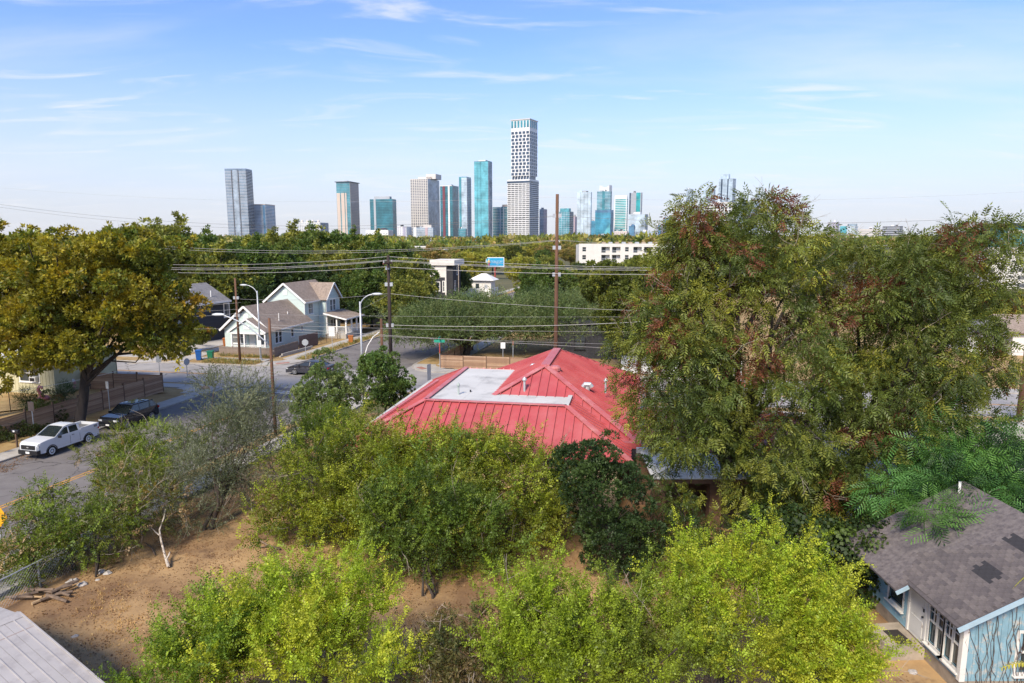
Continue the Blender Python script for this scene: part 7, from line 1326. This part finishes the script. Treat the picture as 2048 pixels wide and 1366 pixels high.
# logs and boards
M_log = pm('weathered_log', (0.17, 0.12, 0.085), 0.9, 0.35, 4.0, bump=0.4); M_saw = pm('cut_wood', (0.42, 0.29, 0.16), 0.9, 0.2, 4.0)
lp = G(88, 1192); k = 0
for i in range(16):
    a = rnd.uniform(-0.5, 0.9) + (1.3 if i % 5 == 0 else 0); L = rnd.uniform(0.5, 1.25); c = lp + Vector((rnd.uniform(-0.9, 0.9), rnd.uniform(-0.5, 0.5), 0.06 + 0.07 * (i % 4))); dx = Vector((math.cos(a), math.sin(a), rnd.uniform(-0.06, 0.06))) * L / 2
    tag(obj('firewood_log', MB().tube([c - dx, c + Vector((0, 0, rnd.uniform(-.02, .03))), c + dx], [rnd.uniform(.04, .07), rnd.uniform(.05, .08), rnd.uniform(.04, .06)], 7), M_log if i % 4 else M_saw), 'weathered log in the heap of wood by the chain link fence', 'log', 'logs heaped by the fence')
M_stone = pm('rubble_stone', (0.40, 0.37, 0.34), 0.9, 0.2, 3.0)
for (px, py, s) in ((145, 1105, 0.34), (200, 1145, 0.2), (215, 1147, 0.18), (145, 1165, 0.24), (165, 1170, 0.2), (150, 1273, 0.12), (1800, 1290, 0.14), (1825, 1345, 0.16), (195, 1160, .1), (80, 1163, .2)):
    p = G(px, py); vs = []; r = np.random.default_rng(px); m = MB().lathe([(0, 0), (s * .9, s * .05), (s, s * .3), (s * .6, s * .6), (0, s * .65)], 7); m.v = [tuple(np.array(v) * (1 + r.normal(size=3) * 0.13)) for v in m.v]
    tag(obj('stone', m, M_stone, loc=(p.x, p.y, -0.02)), {1800: 'pale stone lying beside the concrete stoop', 1825: 'larger pale stone near the blue house foundation', 150: 'single white stone on the open dry lot near the shed'}.get(px, 'pale broken stone in the rubble by the chain link fence'), 'stone', 'rubble stones on the lot')
pb = G(337, 1133)
def branch(name, label, pts, rad, mat, forks=()):
    t = thing(name, label, 'branch', pts[0]); o = Vector(pts[0]); obj('limb', MB().tube([Vector(p) - o for p in pts], rad, 8), mat, t, smooth=True)
    for f, r in forks: obj('fork', MB().tube([Vector(p) - o for p in f], r, 6), mat, t, smooth=True)
W = lambda px, py, Y: PD(px, py, Y)
branch('fallen_birch_limb', 'white barked fallen limb lying on the lot with a fresh cut end', [G(337, 1133, 0.1), W(329, 1108, 28.9), W(322, 1080, 29.3), W(319, 1060, 29.7), W(328, 1035, 30.2), W(331, 1017, 30.6)], [0.075, 0.052, 0.043, 0.038, 0.03, 0.02], M_birch, [([W(333, 1120, 28.6), W(338, 1110, 28.6), W(340, 1104, 28.7)], [0.05, 0.04, 0.03]), ([W(321, 1072, 29.4), W(312, 1065, 29.6), W(302, 1055, 29.8)], [0.035, 0.03, 0.02])])
branch('fallen_birch_limb', 'short thin white limb standing in the weedy bush', [G(282, 1093, 0.0), W(284, 1075, 29.8), W(283, 1052, 30.0)], [0.04, 0.035, 0.025], M_birch)
branch('dead_branch', 'grey brown dead branch lying at the hedge foot', [G(560, 1098, 0.08), G(535, 1090, 0.12), G(515, 1078, 0.15), G(495, 1068, 0.3)], [0.05, 0.05, 0.04, 0.025], M_log, [([G(540, 1092, 0.1), G(520, 1094, 0.08), G(500, 1088, 0.1)], [0.035, 0.03, 0.015])])
branch('dead_branch', 'dark thin branch lying beside the white limb', [G(310, 1110, 0.05), G(303, 1095, 0.08), G(290, 1085, 0.1)], [0.03, 0.03, 0.02], M_log)
# yellow tree-of-heaven reaching in from the lot edge, its trunk beside the blue house
ah = thing('ailanthus_sapling', 'yellow fronds of a sapling in front of the blue gable wall', 'sapling', (11.3, 13.3, 0))
ob_ = Vector((11.3, 13.3, 0)); crown_pt = Vector((0.0, 0.0, 5.4)); obj('trunk', MB().tube([(0, 0, -0.2), (0.05, 0.03, 2.6), crown_pt], [0.06, 0.045, 0.03], 8), M_bark, ah, smooth=True)
M_frond = pm('yellow_leaflet', (0.42, 0.33, 0.03), 0.55, 0.2, 3.0, col2=(0.30, 0.33, 0.03)); lm = [MB().prism([(0, -0.012, 0), (0.05, -0.026, 0.006), (0.12, -0.016, 0.004), (0.155, 0, -0.008), (0.12, 0.016, 0.004), (0.05, 0.026, 0.006), (0, 0.012, 0)], (0, 0, 0.0015)).mesh('leaflet', M_frond)]
def frond(tip, root):
    tip = Vector(tip) - ob_; root = Vector(root) - ob_; pts = [root.lerp(tip, q) + Vector((0, 0, 0.16 * math.sin(q * math.pi))) for q in [i / 12 for i in range(13)]]; f = obj('frond', MB().tube([crown_pt, crown_pt.lerp(root, .5) + Vector((0, 0, .15))] + pts, 0.006, 5), M_frond, ah)
    for i in range(2, 13):
        d = (pts[i] - pts[i - 1]).normalized(); sd2 = d.cross(Vector((0, 0, 1))).normalized()
        for s in (-1, 1):
            ax = (sd2 * s + d * 0.45 + Vector((0, 0, -0.25))).normalized(); o = link('leaflet', lm[0], f, pts[i]); zx = ax.cross(d).normalized() * (1 if s < 0 else -1)
            o.rotation_mode = 'QUATERNION'; yv = zx.cross(ax).normalized(); o.rotation_quaternion = Matrix((ax, yv, zx)).transposed().to_quaternion(); q = 1.0 - 0.45 * (i / 12) ** 2; o.scale = (q, q, q)
frond(PD(2004, 1336, 13.2), PD(2085, 1345, 13.0)); frond(PD(2030, 1172, 13.6), PD(2090, 1150, 13.2)); frond(PD(2075, 1260, 13.4), PD(2150, 1240, 13.2))
# ------------------------------------------------------------------ thin haze over the whole place
hm = bpy.data.materials.new('haze_air'); hm.use_nodes = True; ht_ = hm.node_tree; ht_.nodes.remove(ht_.nodes['Principled BSDF'])
pv_ = ht_.nodes.new('ShaderNodeVolumePrincipled'); pv_.inputs['Color'].default_value = (1.0, 1.0, 1.0, 1); pv_.inputs['Density'].default_value = 0.00003; pv_.inputs['Anisotropy'].default_value = 0.2
ht_.links.new(pv_.outputs[0], ht_.nodes['Material Output'].inputs['Volume'])
tag(obj('haze', MB().box(-7100, 7100, -700, 7100, -1.4, 345), hm, kind='stuff'), 'thin pale haze softening the downtown towers', 'haze')
